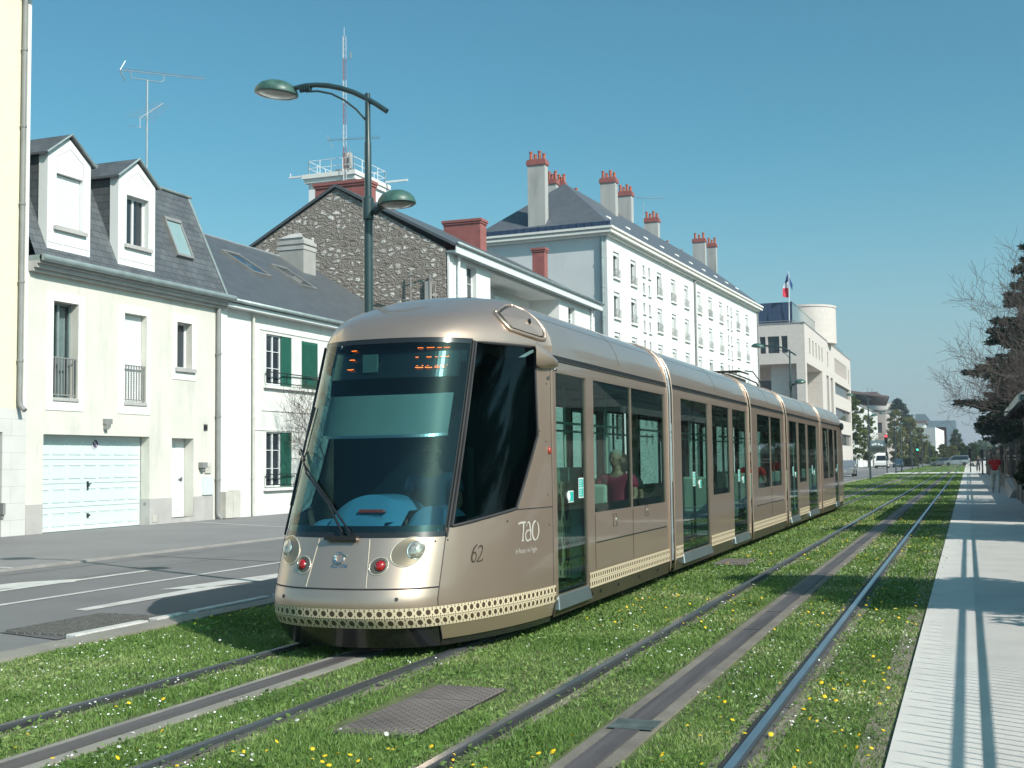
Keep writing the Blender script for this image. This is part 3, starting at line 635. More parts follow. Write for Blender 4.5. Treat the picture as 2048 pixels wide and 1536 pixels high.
def dormer(u0, u1, apex, wu0, wu1, shut):
    vf = 0.10; zb = 6.80; ze = 9.46; za = 9.98; back = -1.8
    t = MB(); t.cm = 0; t.wall(F, u0, u1, zb, ze, [(wu0, wu1, 7.66, 9.02, 0.24)], v=vf)
    t.poly(F.P(u0, vf, ze), F.P(u1, vf, ze), F.P(apex, vf, za))
    t.quad(F.P(u0, vf, zb), F.P(u0, vf - 0.28, zb), F.P(u0, vf - 0.28, ze), F.P(u0, vf, ze))
    t.quad(F.P(u1, vf, zb), F.P(u1, vf - 0.28, zb), F.P(u1, vf - 0.28, ze), F.P(u1, vf, ze))
    t.cm = 1; t.quad(F.P(u0 + .02, vf - 0.28, zb), F.P(u0 + .02, back, zb), F.P(u0 + .02, back, ze), F.P(u0 + .02, vf - 0.28, ze))
    t.quad(F.P(u1 - .02, vf - 0.28, zb), F.P(u1 - .02, back, zb), F.P(u1 - .02, back, ze), F.P(u1 - .02, vf - 0.28, ze))
    d = t.build('dormer', [M['white_clean'], M['slate']], H)
    r_ = MB()
    for (a, c_) in ((u0 - 0.10, -1), (u1 + 0.10, 1)):
        p = [F.P(a, vf + 0.08, ze - 0.05), F.P(apex, vf + 0.08, za + 0.05), F.P(apex, back - .6, za + 0.05), F.P(a, back, ze - 0.05)]
        q = [x + Vector((0, 0, 0.06)) for x in p]; r_.prism(p, q)
    dr = r_.build('dormer_roof', M['slate'], d)
    e = MB(); e.tube([F.P(u0 - .12, vf + .09, ze - 0.03), F.P(apex, vf + .09, za + 0.10), F.P(u1 + .12, vf + .09, ze - .03)], 0.035, 6); e.build('verge_trim', M['zinc'], d)
    e = MB()                                             # incised lines over the window and at the foot
    e.tube([F.P(wu0, vf + .002, 9.05), F.P(wu0, vf + .002, 9.42), F.P((wu0 + wu1) / 2, vf + .002, 9.72), F.P(wu1, vf + .002, 9.42), F.P(wu1, vf + .002, 9.05)], 0.010, 4)
    e.fbox(F, u0 + 0.02, u1 - .02, vf, vf + .006, 7.22, 7.235); e.build('render_groove', M['plinth'], d)
    e = MB(); e.fbox(F, wu0 - 0.10, wu1 + 0.10, vf - 0.2, vf + 0.09, 7.56, 7.66); e.build('window_sill', M['plinth'], d)
    o = window(d, Fr((XW + vf, 0)), wu0, wu1, 7.66, 9.02, 0.20, 0.06, 1, 0)
    if shut: roller(o, Fr((XW + vf, 0)), wu0 + .01, wu1 - .01, 7.67, 9.0, 0.12)
    else:
        e = MB(); e.quad(F.P(wu0 + .06, -.14, 7.7), F.P(wu1 - .06, -.14, 7.7), F.P(wu1 - .06, -.14, 8.75), F.P(wu0 + .06, -.14, 8.75)); e.build('net_curtain', M['curtain'], o)
dormer(23.42, 24.98, 24.17, 23.73, 24.70, True)
dormer(26.08, 27.64, 26.83, 26.42, 27.36, False)
def skylight(par, P0, eu, ev, n, w_, h_, glass='window_dark'):
    """P0 lower left corner on the roof; eu, ev unit vectors along / up the roof"""
    t = MB()
    def bx(a, b_, c_, d_, e0, e1):
        t.hexa([P0 + eu * x + ev * y + n * z for x, y, z in ((a, c_, e0), (b_, c_, e0), (b_, d_, e0), (a, d_, e0), (a, c_, e1), (b_, c_, e1), (b_, d_, e1), (a, d_, e1))])
    fw = 0.07; bx(0, w_, 0, fw, 0, .10); bx(0, w_, h_ - fw * 1.6, h_, 0, .12); bx(0, fw, fw, h_ - fw * 1.6, 0, .10); bx(w_ - fw, w_, fw, h_ - fw * 1.6, 0, .10)
    o = t.build('skylight', M['grey_paint'], par)
    t = MB(); t.quad(*[P0 + eu * x + ev * y + n * 0.07 for x, y in ((fw, fw), (w_ - fw, fw), (w_ - fw, h_ - fw * 1.6), (fw, h_ - fw * 1.6))]); t.build('pane', M[glass], o)
eu = Vector((0, 1, 0)); ev = (Vector((XW + mt, 0, mzt)) - Vector((XW + .22, 0, 6.79))).normalized(); nn = Vector((ev.z, 0, -ev.x))
M['sky_glass'] = mat('sky_glass', (0.25, 0.36, 0.37), 0.08, var=0.05, spec=0.8)
skylight(rf, Vector((XW + .22, 29.0, 6.79)) + ev * 1.05, eu, ev, nn, 0.80, 1.30, 'sky_glass')
# TV aerial on the roof
t = empty('tv_aerial', (-22.6, 28.2, 9.9), 'tall TV aerial with a long comb above a smaller one, on the cream house', 'aerial')
b = MB(); b.cyl((-22.6, 29.19, 9.8), (-22.6, 29.19, 13.2), 0.028, n=8); b.build('mast', M['galv'], t)
b = MB(); A3 = lambda y, z, dx=0: Vector((-22.6 + dx, y, z))
P0, P1 = A3(27.95, 13.13), A3(32.05, 14.09); dv = P1 - P0; b.cyl(P0, P1, 0.013, n=6)
for k in range(20): c = P0 + dv * (0.07 + 0.91 * k / 19); b.cyl(c - Vector((.12, -.03, -.05)), c + Vector((.12, -.03, .05)), 0.006, n=4)
b.tube([P0, A3(28.08, 13.32), A3(28.18, 13.47)], .016, 5); b.tube([P0, A3(28.05, 13.0), A3(28.2, 12.88)], .016, 5)
b.tube([A3(28.42, 13.22), A3(28.46, 13.05), A3(28.7, 13.10), A3(29.8, 13.32), A3(29.98, 13.42), A3(29.98, 13.60)], .014, 6); b.build('antenna', M['galv'], t)
b = MB(); P0, P1 = A3(28.87, 11.96), A3(29.95, 12.70); b.cyl(P0, P1, .015, n=6)
for k in range(9): c = P0 + (P1 - P0) * (k / 8); L = .62 - .035 * k; b.cyl(c - Vector((.1, .95, .10)) * L, c + Vector((.1, .95, .10)) * L, .0055, n=4)
b.cyl(P0, A3(28.87, 11.66), .013, n=5); b.cyl(A3(28.28, 11.59), A3(29.4, 11.75), .0065, n=4); b.build('antenna', M['galv'], t)

# ---------------------------------------------------------------- white house with green shutters
W = empty('white_house', (XW, 38, 0), 'low white house with dark green shutters and two roof skylights, beside the stone gable', 'house')
YE = 45.2
ops = [(33.58, 35.16, 4.26, 5.92, 0.16), (33.58, 35.16, 0.93, 2.72, 0.16), (35.80, 36.9, 4.24, 5.88, 0.05), (38.5, 40.0, 4.2, 5.9, .16), (38.5, 40.0, .9, 2.7, .16), (42, 43.5, 4.2, 5.9, .16)]
b = MB(); b.wall(F, 30.93, YE, 0, 6.50, ops, v=-0.03)
b.quad((XW, YE, 0), (XW - 11, YE, 0), (XW - 11, YE, 6.5), (-26.6, YE, 10.2), (XW, YE, 6.5)); b.build('wall', M['white_wall'], W)
b = MB(); b.fbox(F, 30.9, 31.3, -0.03, 0.02, 0, 6.46); b.build('party_wall', M['white_clean'], W)
for (za, zb) in ((4.26, 5.92), (0.93, 2.72)):
    o = window(W, F, 33.60, 34.55, za, zb, 0.14, 0.05, 1, 2)
    for (a, c_) in ((34.56, 35.16),):
        s = MB(); s.fbox(F, a, c_, -0.10, -0.055, za, zb)
        z = za + .08
        while z < zb - .08: s.fbox(F, a + .06, c_ - .06, -0.055, -0.045, z, z + 0.02); z += 0.055
        s.build('shutter', M['shutter_green'], W)
    railing(W, Fr((XW, 0)), 33.45, 35.3 if za < 3 else 37.2, za + 0.05, za + 0.42, 0.06, 3, 'blackish', 0.010)
    s = MB(); s.fbox(F, 33.40, 35.5 if za < 3 else 37.4, -.12, 0.09, za - .12, za - .03); s.build('window_sill', M['cream_trim'], W)
s = MB(); s.fbox(F, 35.82, 36.88, -0.07, -0.03, 4.25, 5.87)
z = 4.33
while z < 5.8: s.fbox(F, 35.88, 36.34, -0.03, -0.012, z, z + .03); s.fbox(F, 36.38, 36.84, -0.03, -0.012, z, z + .03); z += .06
s.build('shutter', M['shutter_green'], W)
window(W, F, 38.5, 40, 4.2, 5.9, .14, .05, 1, 2); window(W, F, 38.5, 40, .9, 2.7, .14, .05, 1, 2); window(W, F, 42, 43.5, 4.2, 5.9, .14, .05, 1, 2)
s = MB(); s.fbox(F, 33.2, 37.9, -0.03, 0.0, 6.02, 6.14); s.fbox(F, 33.3, 36.5, -.03, 0.0, 3.40, 3.45); s.fbox(F, 32.8, 36, -.03, -.005, 2.76, 2.79); s.build('string_course', M['cream_trim'], W)
downpipe(W, F, 32.70, 0.06, 0.05, 6.45, 0.045, 'pvc_pipe', kick=False)
s = MB(); s.fbox(F, 30.95, 31.35, -.03, .22, .05, .85); s.build('gas_box', M['pvc_pipe'], W); s = MB(); s.fbox(F, 31.42, 31.80, -.03, .18, .05, .88); s.build('gas_box', M['pvc_pipe'], W)
s = MB(); s.fbox(F, 30.96, YE + .2, -.05, 0.30, 6.50, 6.62); s.build('fascia', M['white_pvc'], W)
s = MB(); s.tube([F.P(30.98, .38, 6.70), F.P(YE + .2, .38, 6.68)], .07, 8); s.build('gutter', M['zinc'], W, smooth=True)
rz, rx = 10.30, -26.5
s = MB(); s.quad((XW + .36, 30.93, 6.66), (XW + .36, YE + .15, 6.66), (rx, YE + .15, rz), (rx, 30.93, rz)); s.quad((rx, 30.93, rz), (rx, YE + .15, rz), (rx - 5.6, YE + .15, 6.6), (rx - 5.6, 30.93, 6.6))
rf = s.build('roof', M['slate_fine'], W)
s = MB(); s.tube([(rx, 30.9, rz + .02), (rx, YE + .15, rz + .02)], .045, 6); s.tube([(XW + .38, 30.97, 6.7), (rx, 30.97, rz + .04)], .03, 6); s.build('roof_flashing', M['galv'], rf)
ev = (Vector((rx, 0, rz)) - Vector((XW + .36, 0, 6.66))).normalized(); nn = Vector((-ev.z, 0, ev.x)) * -1
nn = Vector((ev.z, 0, -ev.x)) if ev.x < 0 else nn
for (u, s0) in ((36.6, 3.35), (39.75, 3.25)): skylight(rf, Vector((XW + .36, u, 6.66)) + ev * s0, Vector((0, 1, 0)), ev, nn, 1.15, 1.7, 'window_dark')
for (u, s0) in ((33.4, 5.0),): s = MB(); s.box(rx + .8, rx + .95, u + 1.2, u + 1.35, 9.7, 10.15); s.build('roof_vent', M['blackish'], rf)
s = MB(); s.cyl((rx + .3, 34.2, 10.1), (rx + .3, 34.2, 10.62), .07, n=10); s.cyl((rx + .3, 34.2, 10.62), (rx + .3, 34.2, 10.72), .11, n=10); s.build('roof_vent', M['blackish'], rf)
ch = MB(); ch.box(-26.55, -25.35, 42.9, 43.9, 8.6, 10.55); ch = ch.build('chimney', M['render_grey'], W, label='rendered chimney with a dark stepped cap')
s = MB(); s.box(-26.58, -25.32, 42.87, 43.93, 10.55, 10.70); s.box(-26.52, -25.38, 42.93, 43.87, 10.70, 10.78); s.box(-26.58, -25.32, 42.87, 43.93, 10.78, 10.93); s.box(-26.5, -25.4, 42.95, 43.85, 10.93, 11.05)
s.poly((-26.55, 42.9, 11.05), (-25.35, 42.9, 11.05), (-25.7, 43.3, 11.3), (-26.2, 43.3, 11.3)); s.build('chimney_cap', M['plinth'], ch)

# ---------------------------------------------------------------- stone gable house
D = empty('stone_gable_house', (-23, 59, 0), 'house with a rubble stone gable wall, white street front and red brick chimneys', 'house')
YG, YD = 48.2, 70.6
g = MB(); g.poly((-32.6, YG, 0), (-21.25, YG, 0), (-21.25, YG, 11.12), (-26.76, YG, 14.33), (-32.6, YG, 11.2)); g.build('gable_wall', M['rubble'], D)
ops = [(50.35, 51.55, 8.35, 10.75, 0.30), (53.30, 63.75, 8.2, 10.78, 1.7), (65.4, 66.6, 8.6, 10.6, .3), (50.35, 51.55, 4.4, 6.6, .3), (55, 62, 4.3, 6.5, .3), (65.4, 66.6, 4.4, 6.6, .3)]
g = MB(); g.wall(F, YG + .01, YD, 0, 10.95, ops); g.quad(*[F.P(53.3, -1.7, 8.2), F.P(63.75, -1.7, 8.2), F.P(63.75, -1.7, 10.78), F.P(53.3, -1.7, 10.78)])
g.quad((XW, YD, 0), (-32.6, YD, 0), (-32.6, YD, 11.2), (-26.76, YD, 14.33), (XW, YD, 11)); g.build('wall', M['white_clean'], D)
for (a, c_, d_, e_) in ((50.35, 51.55, 8.35, 10.75), (65.4, 66.6, 8.6, 10.6), (50.35, 51.55, 4.4, 6.6), (55, 62, 4.3, 6.5), (65.4, 66.6, 4.4, 6.6)): window(D, F, a, c_, d_, e_, .26, .06, 1, 2)
F2 = Fr((XW - 1.7, 0))
for (a, c_, d_, e_) in ((53.7, 55.2, 8.6, 10.4), (56.6, 59.0, 8.3, 10.35), (60.2, 62.8, 8.3, 10.3)): window(D, F2, a, c_, d_, e_, -.03, .07, 1, 0, frame='white_pvc')
g = MB(); g.fbox(F2, 57.0, 60.5, .12, .5, 9.55, 10.2); g.build('awning', M['garage_white'], D)
g = MB(); g.fbox(F, 53.3, 63.75, -.06, 0.02, 8.2, 9.1); g.build('loggia_parapet', M['white_clean'], D)
g = MB(); g.fbox(F, YG - .05, YD + .25, -.02, .42, 10.93, 11.02); g.build('soffit', M['zinc'], D)
g = MB(); g.fbox(F, YG - .05, YD + .25, .42, .47, 10.90, 11.28); g.build('fascia', M['white_pvc'], D)
g = MB(); g.tube([F.P(YG - .05, .53, 11.32), F.P(YD + .25, .53, 11.30)], .08, 8); g.build('gutter', M['zinc'], D, smooth=True)
downpipe(D, F, YG + .95, .14, .1, 10.95, .07, 'white_pvc'); downpipe(D, F, YD - .9, .12, .1, 10.95, .07, 'white_pvc')
g = MB(); g.box(XW - .02, XW + .06, YG + .02, YG + .42, 0, 10.93); g.build('quoin', M['white_clean'], D)
g = MB(); g.quad((XW + .50, YG - .12, 11.28), (XW + .50, YD + .3, 11.28), (-26.76, YD + .3, 14.52), (-26.76, YG - .12, 14.52)); g.quad((-26.76, YG - .12, 14.52), (-26.76, YD + .3, 14.52), (-33, YD + .3, 11.1), (-33, YG - .12, 11.1))
g.quad((XW + .50, YG - .12, 11.14), (-26.76, YG - .12, 14.38), (-26.76, YG - .12, 14.52), (XW + .50, YG - .12, 11.28)); g.quad((-33, YG - .12, 10.96), (-26.76, YG - .12, 14.38), (-26.76, YG - .12, 14.52), (-33, YG - .12, 11.1))
rf = g.build('roof', M['slate_fine'], D)
def brick_chimney(par, x0, x1, y0, y1, z0, z1, lab):
    s = MB(); s.box(x0, x1, y0, y1, z0, z1 - .25); o = s.build('chimney', M['brick_red'], par, label=lab)
    s = MB(); s.box(x0 - .05, x1 + .05, y0 - .05, y1 + .05, z1 - .25, z1 - .14); s.box(x0 - .09, x1 + .09, y0 - .09, y1 + .09, z1 - .14, z1); s.build('chimney_cap', M['brick_red'], o)
    s = MB(); s.quad((x1 + .06, y0 - .02, z0), (x1 + .06, y1 + .02, z0), (x1 - .0, y1 + .02, z0 + .3), (x1 - .0, y0 - .02, z0 + .3)); s.build('lead_flashing', M['plinth'], o)
brick_chimney(rf, -28.9, -26.1, 50.0, 50.9, 13.0, 15.12, 'long brick chimney on the ridge behind the gable apex')
brick_chimney(rf, -26.6, -24.42, 60.0, 60.9, 12.7, 14.98, 'wide brick chimney halfway along the roof')
brick_chimney(rf, -25.0, -24.2, 70.0, 70.62, 12.4, 15.0, 'narrow brick chimney at the far end of the roof')
g = MB(); g.tube([(-22.0, YG - .12, 6.0), (-22.0, YG - .12, 10.0)], .05, 6); g.tube([(-23.0, YG - .2, 8.9), (-24.5, YG - .1, 9.0), (-26.2, YG - .05, 8.5), (-29.5, YG - .05, 8.35)], .03, 5)
g.tube([(-22.9, YG - .2, 10.2), (-22.9, YG - .25, 7.5)], .035, 6); g.tube([(-22.9, YG - .25, 10.0), (-22.2, YG - .15, 10.05), (-21.75, YG - .12, 9.6), (-21.7, YG - .12, 7.4)], .025, 5); g.build('cable', M['grey_paint'], D)
g = MB(); g.box(-22.25, -21.95, YG - .14, YG, 7.2, 9.7); g.build('cable_duct', M['render_grey'], D)

# ---------------------------------------------------------------- tower with railings and radio mast
T = empty('rooftop_tower', (-44.8, 81, 0), 'square white tower with a railed flat top, rising behind the stone gable', 'tower')
x0, x1, y0, y1 = -46.8, -42.85, 80.0, 85.2
g = MB(); g.box(x0, x1, y0, y1, 0, 23.3); g.build('wall', M['white_clean'], T)
g = MB(); g.box(x0 - .25, x1 + .2, y0 - .25, y1 + .25, 23.3, 23.62); g.box(x0 - .4, x1 + .3, y0 - .4, y1 + .4, 23.62, 23.95); g.build('cornice', M['cream_trim'], T)
g = MB()
for z in (24.5, 25.05): g.tube([(x0, y0, z), (x1, y0, z), (x1, y1, z), (x0, y1, z), (x0, y0, z)], .03, 5)
for k in range(5):
    for (a, c_) in ((x0 + (x1 - x0) * k / 4, y0), (x0 + (x1 - x0) * k / 4, y1)): g.cyl((a, c_, 23.9), (a, c_, 25.05), .03, n=5)
    for a in (x0, x1): g.cyl((a, y0 + (y1 - y0) * k / 4, 23.9), (a, y0 + (y1 - y0) * k / 4, 25.05), .03, n=5)
g.build('railing', M['white_pvc'], T)
g = MB(); g.box(x0 - 2.0, x0 - .3, y0 + .4, y0 + .55, 24.0, 24.14); g.cyl((x0 - 1.9, y0 + .47, 24.14), (x0 - 1.9, y0 + .47, 24.4), .04, n=5); g.build('outrigger', M['white_pvc'], T)
g = MB(); g.box(x1 + .3, x1 + 2.2, y1 - .5, y1 - .35, 24.0, 24.14); g.build('outrigger', M['white_pvc'], T)
g = MB(); g.cyl((-43.9, y0 + .9, 23.9), (-43.9, y0 + .9, 25.6), .38, n=10); g.box(-44.6, -43.2, y0 + .2, y0 + 1.6, 24.1, 24.25); g.cyl((-43.5, y0 + .5, 24), (-43.5, y0 + .5, 25.3), .12, n=6); g.build('equipment', M['render_grey'], T)
t = empty('radio_mast', (-43.7, 80.3, 22.6), 'thin red and white lattice radio mast standing on the white tower', 'mast')
g = MB(); base = Vector((-43.4, 79.5, 22.3)); hh = 12.0; rr = .14
M['mast_white'] = mat('mast_white', (.5, .5, .52), .5); M['mast_red'] = mat('mast_red', (.22, .09, .10), .5)
legs = [Vector((rr * math.cos(a), rr * math.sin(a), 0)) for a in (0.3, 2.4, 4.5)]
for k in range(28):
    g.cm = (k // 4) % 2; z0_, z1_ = k * hh / 28, (k + 1) * hh / 28
    for i in range(3):
        g.cyl(base + legs[i] + Vector((0, 0, z0_)), base + legs[i] + Vector((0, 0, z1_)), .022, n=4); g.cyl(base + legs[i] + Vector((0, 0, z0_)), base + legs[(i + 1) % 3] + Vector((0, 0, z1_)), .014, n=3)
g.cyl(base + Vector((0, 0, hh)), base + Vector((0, 0, hh + .7)), .02, n=4); g.build('lattice', [M['mast_white'], M['mast_red']], t)
g = MB(); g.cyl(base + Vector((-1.4, -.1, 4.05)), base + Vector((2.9, .2, 3.85)), .022, n=4)
for k in range(16): c = base + Vector((-1.2 + k * .27, 0, 4.05 - k * .012)); g.cyl(c - Vector((0, .3, -.06)), c + Vector((0, .3, .06)), .012, n=3)
g.tube([base + Vector((-1.3, 0, 4.05)), base + Vector((-1.5, 0, 4.5))], .02, 4); g.tube([base + Vector((-1.3, 0, 4.05)), base + Vector((-1.0, 0, 3.4))], .02, 4)
g.cyl(base + Vector((.45, 0, 3.3)), base + Vector((.45, 0, 1.7)), .03, n=5); g.cyl(base + Vector((.0, 0, 9.9)), base + Vector((.55, 0, 10.3)), .015, n=4); g.cyl(base + Vector((.55, 0, 10.2)), base + Vector((.55, 0, 10.7)), .05, n=5); g.build('antenna', M['grey_paint'], t)
# ================================================================== white apartment block
YAW = 3.0
M['shutter_pale'] = mat('shutter_pale', (.58, .585, .575), .7, var=.08)
B = empty('apartment_block', (-21.017, 73, 0), 'long white four-storey apartment block with a slate hip roof and tall chimneys', 'apartment block')
F = Fr((-21.017, 73.0), YAW); FE = Fr((-21.017, 73.0), YAW, end=True)
LEN, DEP, HC = 44.3, 8.9, 16.0
cols = [(1.2, 2.42), (4.8, 6.02), (10.85, 12.07), (14.5, 15.72), (18.1, 19.32), (22.0, 23.1), (25.5, 26.65), (29.15, 30.3), (35.5, 36.65), (39.2, 40.35)]
small = [(7.5, 7.95), (8.8, 9.24), (32.0, 32.5), (33.3, 33.75)]
tops = [15.22, 12.6, 9.98, 7.36, 4.74]
ops = []
for (a, c) in cols:
    for t_ in tops: ops.append((a, c, t_ - 1.70, t_, 0.28))
for (a, c) in small:
    for t_ in tops:
        ops.append((a, c, t_ - .74, t_, 0.25)); ops.append((a, c, t_ - 1.99, t_ - 1.24, 0.25))
b = MB(); b.cm = 0; b.wall(F, 0, LEN, 0, HC, ops)
b.cm = 1; b.quad(FE.P(0, 0, 0), FE.P(-DEP, 0, 0), FE.P(-DEP, 0, HC), FE.P(0, 0, HC))
b.cm = 0; b.quad(F.P(LEN, 0, 0), F.P(LEN, -DEP, 0), F.P(LEN, -DEP, HC), F.P(LEN, 0, HC)); b.quad(F.P(0, -DEP, 0), F.P(LEN, -DEP, 0), F.P(LEN, -DEP, HC), F.P(0, -DEP, HC))
b.build('wall', [M['white_clean'], M['grey_wall']], B)
def apt_window(u0, u1, z0, z1, st, protos={}):
    proto = protos.setdefault(st, [None])
    if proto[0] is None:
        o = window(B, F, u0, u1, z0, z1, 0.26, 0.06, 1, 0, back=False)
        s = MB(); s.fbox(F, u0 + .02, u1 - .02, -.20, -.08, z1 - .24, z1 - .02); s.build('shutter_box', M['white_pvc'], o)
        r_ = MB()
        for zz in (z0 + .12, z0 + .55): r_.fbox(F, u0 - .1, u1 + .1, .06, .085, zz, zz + .025)
        for k in range(5):
            c = u0 - .05 + (u1 - u0 + .1) * k / 4; r_.fbox(F, c - .01, c + .01, .06, .08, z0 + .02, z0 + .56)
        for k in range(4):
            c = u0 - .05 + (u1 - u0 + .1) * k / 4; c2 = u0 - .05 + (u1 - u0 + .1) * (k + 1) / 4
            r_.tube([F.P(c, .07, z0 + .14), F.P(c2, .07, z0 + .54)], .01, 3)
        r_.build('railing', M['grey_paint'], o)
        s = MB(); s.fbox(F, u0 - .12, u1 + .14, -.25, .14, z0 - .12, z0); s.build('window_sill', M['cream_trim'], o)
        if st == 'half': s = MB(); s.quad(F.P(u0 + .05, -.235, z0 + .05), F.P((u0 + u1) / 2, -.235, z0 + .05), F.P((u0 + u1) / 2, -.235, z1 - .05), F.P(u0 + .05, -.235, z1 - .05)); s.build('curtain', M['white_wall'], o)
        if st != 'open' and st != 'half': roller(o, F, u0 + .02, u1 - .02, z0 + (.02 if st == 'shut' else .75), z1 - .2, .19, .08, 'shutter_pale')
        proto[0] = (o, u0, z0); return o
    o, pu, pz = proto[0]; c = copy_tree(o, B); c.location = Vector(o.location) + F.d * (u0 - pu) + Vector((0, 0, z0 - pz)); return c
for (a, c) in cols:
    for t_ in tops[:4]: apt_window(a, a + 1.2, t_ - 1.70, t_, ('open' if (a < 6 and t_ > 15) else rnd.choice(['shut', 'shut', 'half', 'low', 'low', 'open', 'half'])))
proto2 = None
for (a, c) in small:
    for t_ in tops[:4]:
        for zz in (t_ - .74, t_ - 1.99):
            if proto2 is None:
                o = window(B, F, a, a + .45, zz, zz + .74, .22, .05, 0, 0, back=False, name='small_window'); proto2 = (o, a, zz)
                s = MB(); s.fbox(F, a - .12, a + .60, -.2, .12, zz - .1, zz); s.build('window_sill', M['cream_trim'], o)
            else:
                q = copy_tree(proto2[0], B); q.location = Vector(proto2[0].location) + F.d * (a - proto2[1]) + Vector((0, 0, zz - proto2[2]))
b = MB()
for (va, vb, za, zb) in ((0, .22, HC, HC + .16), (0, .48, HC + .16, HC + .30), (0, .55, HC + .42, HC + .56)):
    b.fbox(F, -vb, LEN + vb, -DEP - vb, vb, za, zb)
b.fbox(F, -.35, LEN + .35, -DEP - .3, .35, HC + .30, HC + .42)
b.build('cornice', M['cream_trim'], B)
ze = HC + .57; zr = 20.75; hip = 4.3
b = MB(); e = .5
P = [F.P(-e, e, ze), F.P(LEN + e, e, ze), F.P(LEN + e, -DEP - e, ze), F.P(-e, -DEP - e, ze)]; q1 = F.P(hip, -DEP / 2, zr); q2 = F.P(LEN - hip, -DEP / 2, zr)
b.quad(P[0], P[1], q2, q1); b.quad(P[2], P[3], q1, q2); b.poly(P[3], P[0], q1); b.poly(P[1], P[2], q2)
rf = b.build('roof', M['slate_blue'], B)
b = MB()
for k in range(19):
    u = -DEP - .3 + k * (DEP + .6) / 18; b.fbox(FE, u - .02, u + .02, .40, .50, ze, ze + .32)
b.fbox(FE, -DEP - .4, .4, .44, .46, ze + .02, ze + .30); b.build('snow_guard', M['blue_metal'], rf)
b = MB()
for k in range(10): u = 3 + k * 4.1; b.hexa([F.P(u + x, v_, z) for x, v_, z in ((0, -.8, 17.72), (.34, -.8, 17.72), (.34, -1.05, 17.90), (0, -1.05, 17.90), (0.05, -.82, 17.84), (.29, -.82, 17.84), (.29, -1.05, 17.96), (0.05, -1.05, 17.96))])
b.build('roof_vent', M['cream_trim'], rf)
downpipe(B, FE, -.28, .12, .1, HC, .12, 'zinc'); downpipe(B, F, 20.95, .1, .1, HC, .08, 'grey_paint'); downpipe(B, F, LEN - .2, .1, .1, HC, .07, 'grey_paint')
def potted_chimney(x0, x1, y0, y1, z0, z1, npot, lab):
    s = MB(); s.box(x0, x1, y0, y1, z0, z1); o = s.build('chimney', M['chimney_side'], rf, label=lab)
    s = MB(); s.box(x0 - .07, x1 + .07, y0 - .07, y1 + .07, z1, z1 + .28); s.box(x0 - .02, x1 + .02, y0 - .02, y1 + .02, z1 + .28, z1 + .38); s.build('chimney_cap', M['brick_red'], o)
    for k in range(npot):
        c = x0 + (x1 - x0) * (k + .5) / npot; h = .42 if k % 2 else .62
        s = MB(); s.lathe((c, (y0 + y1) / 2, z1 + .36), [(.12, 0), (.10, h * .85), (.13, h * .86), (.13, h), (.07, h)], 8); s.build('chimney_pot', M['terracotta'], o)
potted_chimney(-26.45, -25.25, 73.35, 74.0, 16.5, 21.15, 4, 'tallest chimney, at the eaves of the hipped end')
potted_chimney(-27.58, -26.88, 80.5, 81.1, 18.5, 21.55, 3, 'chimney behind the hipped end, with three pots')
potted_chimney(-27.98, -27.40, 84, 84.6, 18.5, 22.15, 3, 'chimney on the rear slope near the ridge')
potted_chimney(-24.9, -23.75, 85, 85.7, 18.2, 22.35, 4, 'chimney on the street slope, first after the hipped end')
potted_chimney(-25.5, -24.4, 92, 92.7, 18.5, 22.85, 4, 'chimney on the street slope, second after the hipped end')
potted_chimney(-25.4, -24.2, 100, 100.7, 18.6, 22.2, 4, 'chimney near the middle of the ridge')
potted_chimney(-24.4, -23.2, 115, 115.7, 18.3, 22.9, 3, 'chimney near the far end of the roof')
potted_chimney(-24.0, -23.1, 120, 120.6, 18.3, 23.25, 3, 'chimney closest to the far end of the roof')
b = MB()
for (u, v_) in ((8, -4.4), (15, -4.5), (18, -4.6), (31, -4.4), (36, -4.5)): b.lathe(F.P(u, v_ - .6, zr - .5), [(.12, 0), (.10, .9), (.13, 1.0)], 8)
b.build('chimney_pot', M['terracotta'], rf)
t = empty('roof_aerial', (-24.2, 98, 20), 'small comb aerial with a perched bird beside the chimney on the apartment block ridge', 'aerial')
b = MB(); b.cyl((-24.95, 98, 19.5), (-24.95, 98, 23.6), .03, n=5); b.cyl((-25.6, 97.6, 23.9), (-23.2, 98.6, 23.8), .02, n=4)
for k in range(9): c = Vector((-25.3 + k * .25, 97.7 + k * .1, 23.88)); b.cyl(c + Vector((0, -.25, .05)), c + Vector((0, .25, -.05)), .012, n=3)
b.build('antenna', M['galv'], t)
# ================================================================== pinkish office building with cylinder
G = empty('pink_office_building', (-19, 157, 0), 'pinkish stone-clad office building with a loggia, a blue penthouse and a cylindrical stair tower', 'office building')
F = Fr((-19.0, 0)); FE = Fr((-19.0, 156.5), 0, end=True)
ops = [(158.2, 175.8, -1, 14.1, 4.6), (181.4, 184.6, -1, 14.0, 3.0), (187.0, 190.5, -1, 14.0, 3.0), (193.5, 218.9, 11.85, 13.7, .5), (193.5, 218.9, 7.9, 9.75, .5), (193.5, 218.9, 3.8, 5.7, .5), (193.5, 213.6, 15.1, 17.5, .9), (216.2, 217.6, 14.6, 17.2, .6),
       (161.2, 162.5, 15.5, 17.6, .5), (164.8, 166.1, 15.5, 17.6, .5), (168.4, 169.7, 15.5, 17.6, .5), (172.0, 173.3, 15.5, 17.6, .5), (175.6, 176.9, 15.5, 17.6, .5), (183.0, 184.3, 15.3, 17.6, .5)]
b = MB(); b.wall(F, 156.5, 221, 0, 19.1, ops)
opsE = [(-10.9, -1.1, 0.0, 13.95, 5.5), (-5.70, -4.95, 15.35, 17.55, .4), (-4.70, -3.20, 15.35, 17.55, .4), (-2.95, -2.15, 15.35, 17.55, .4)]
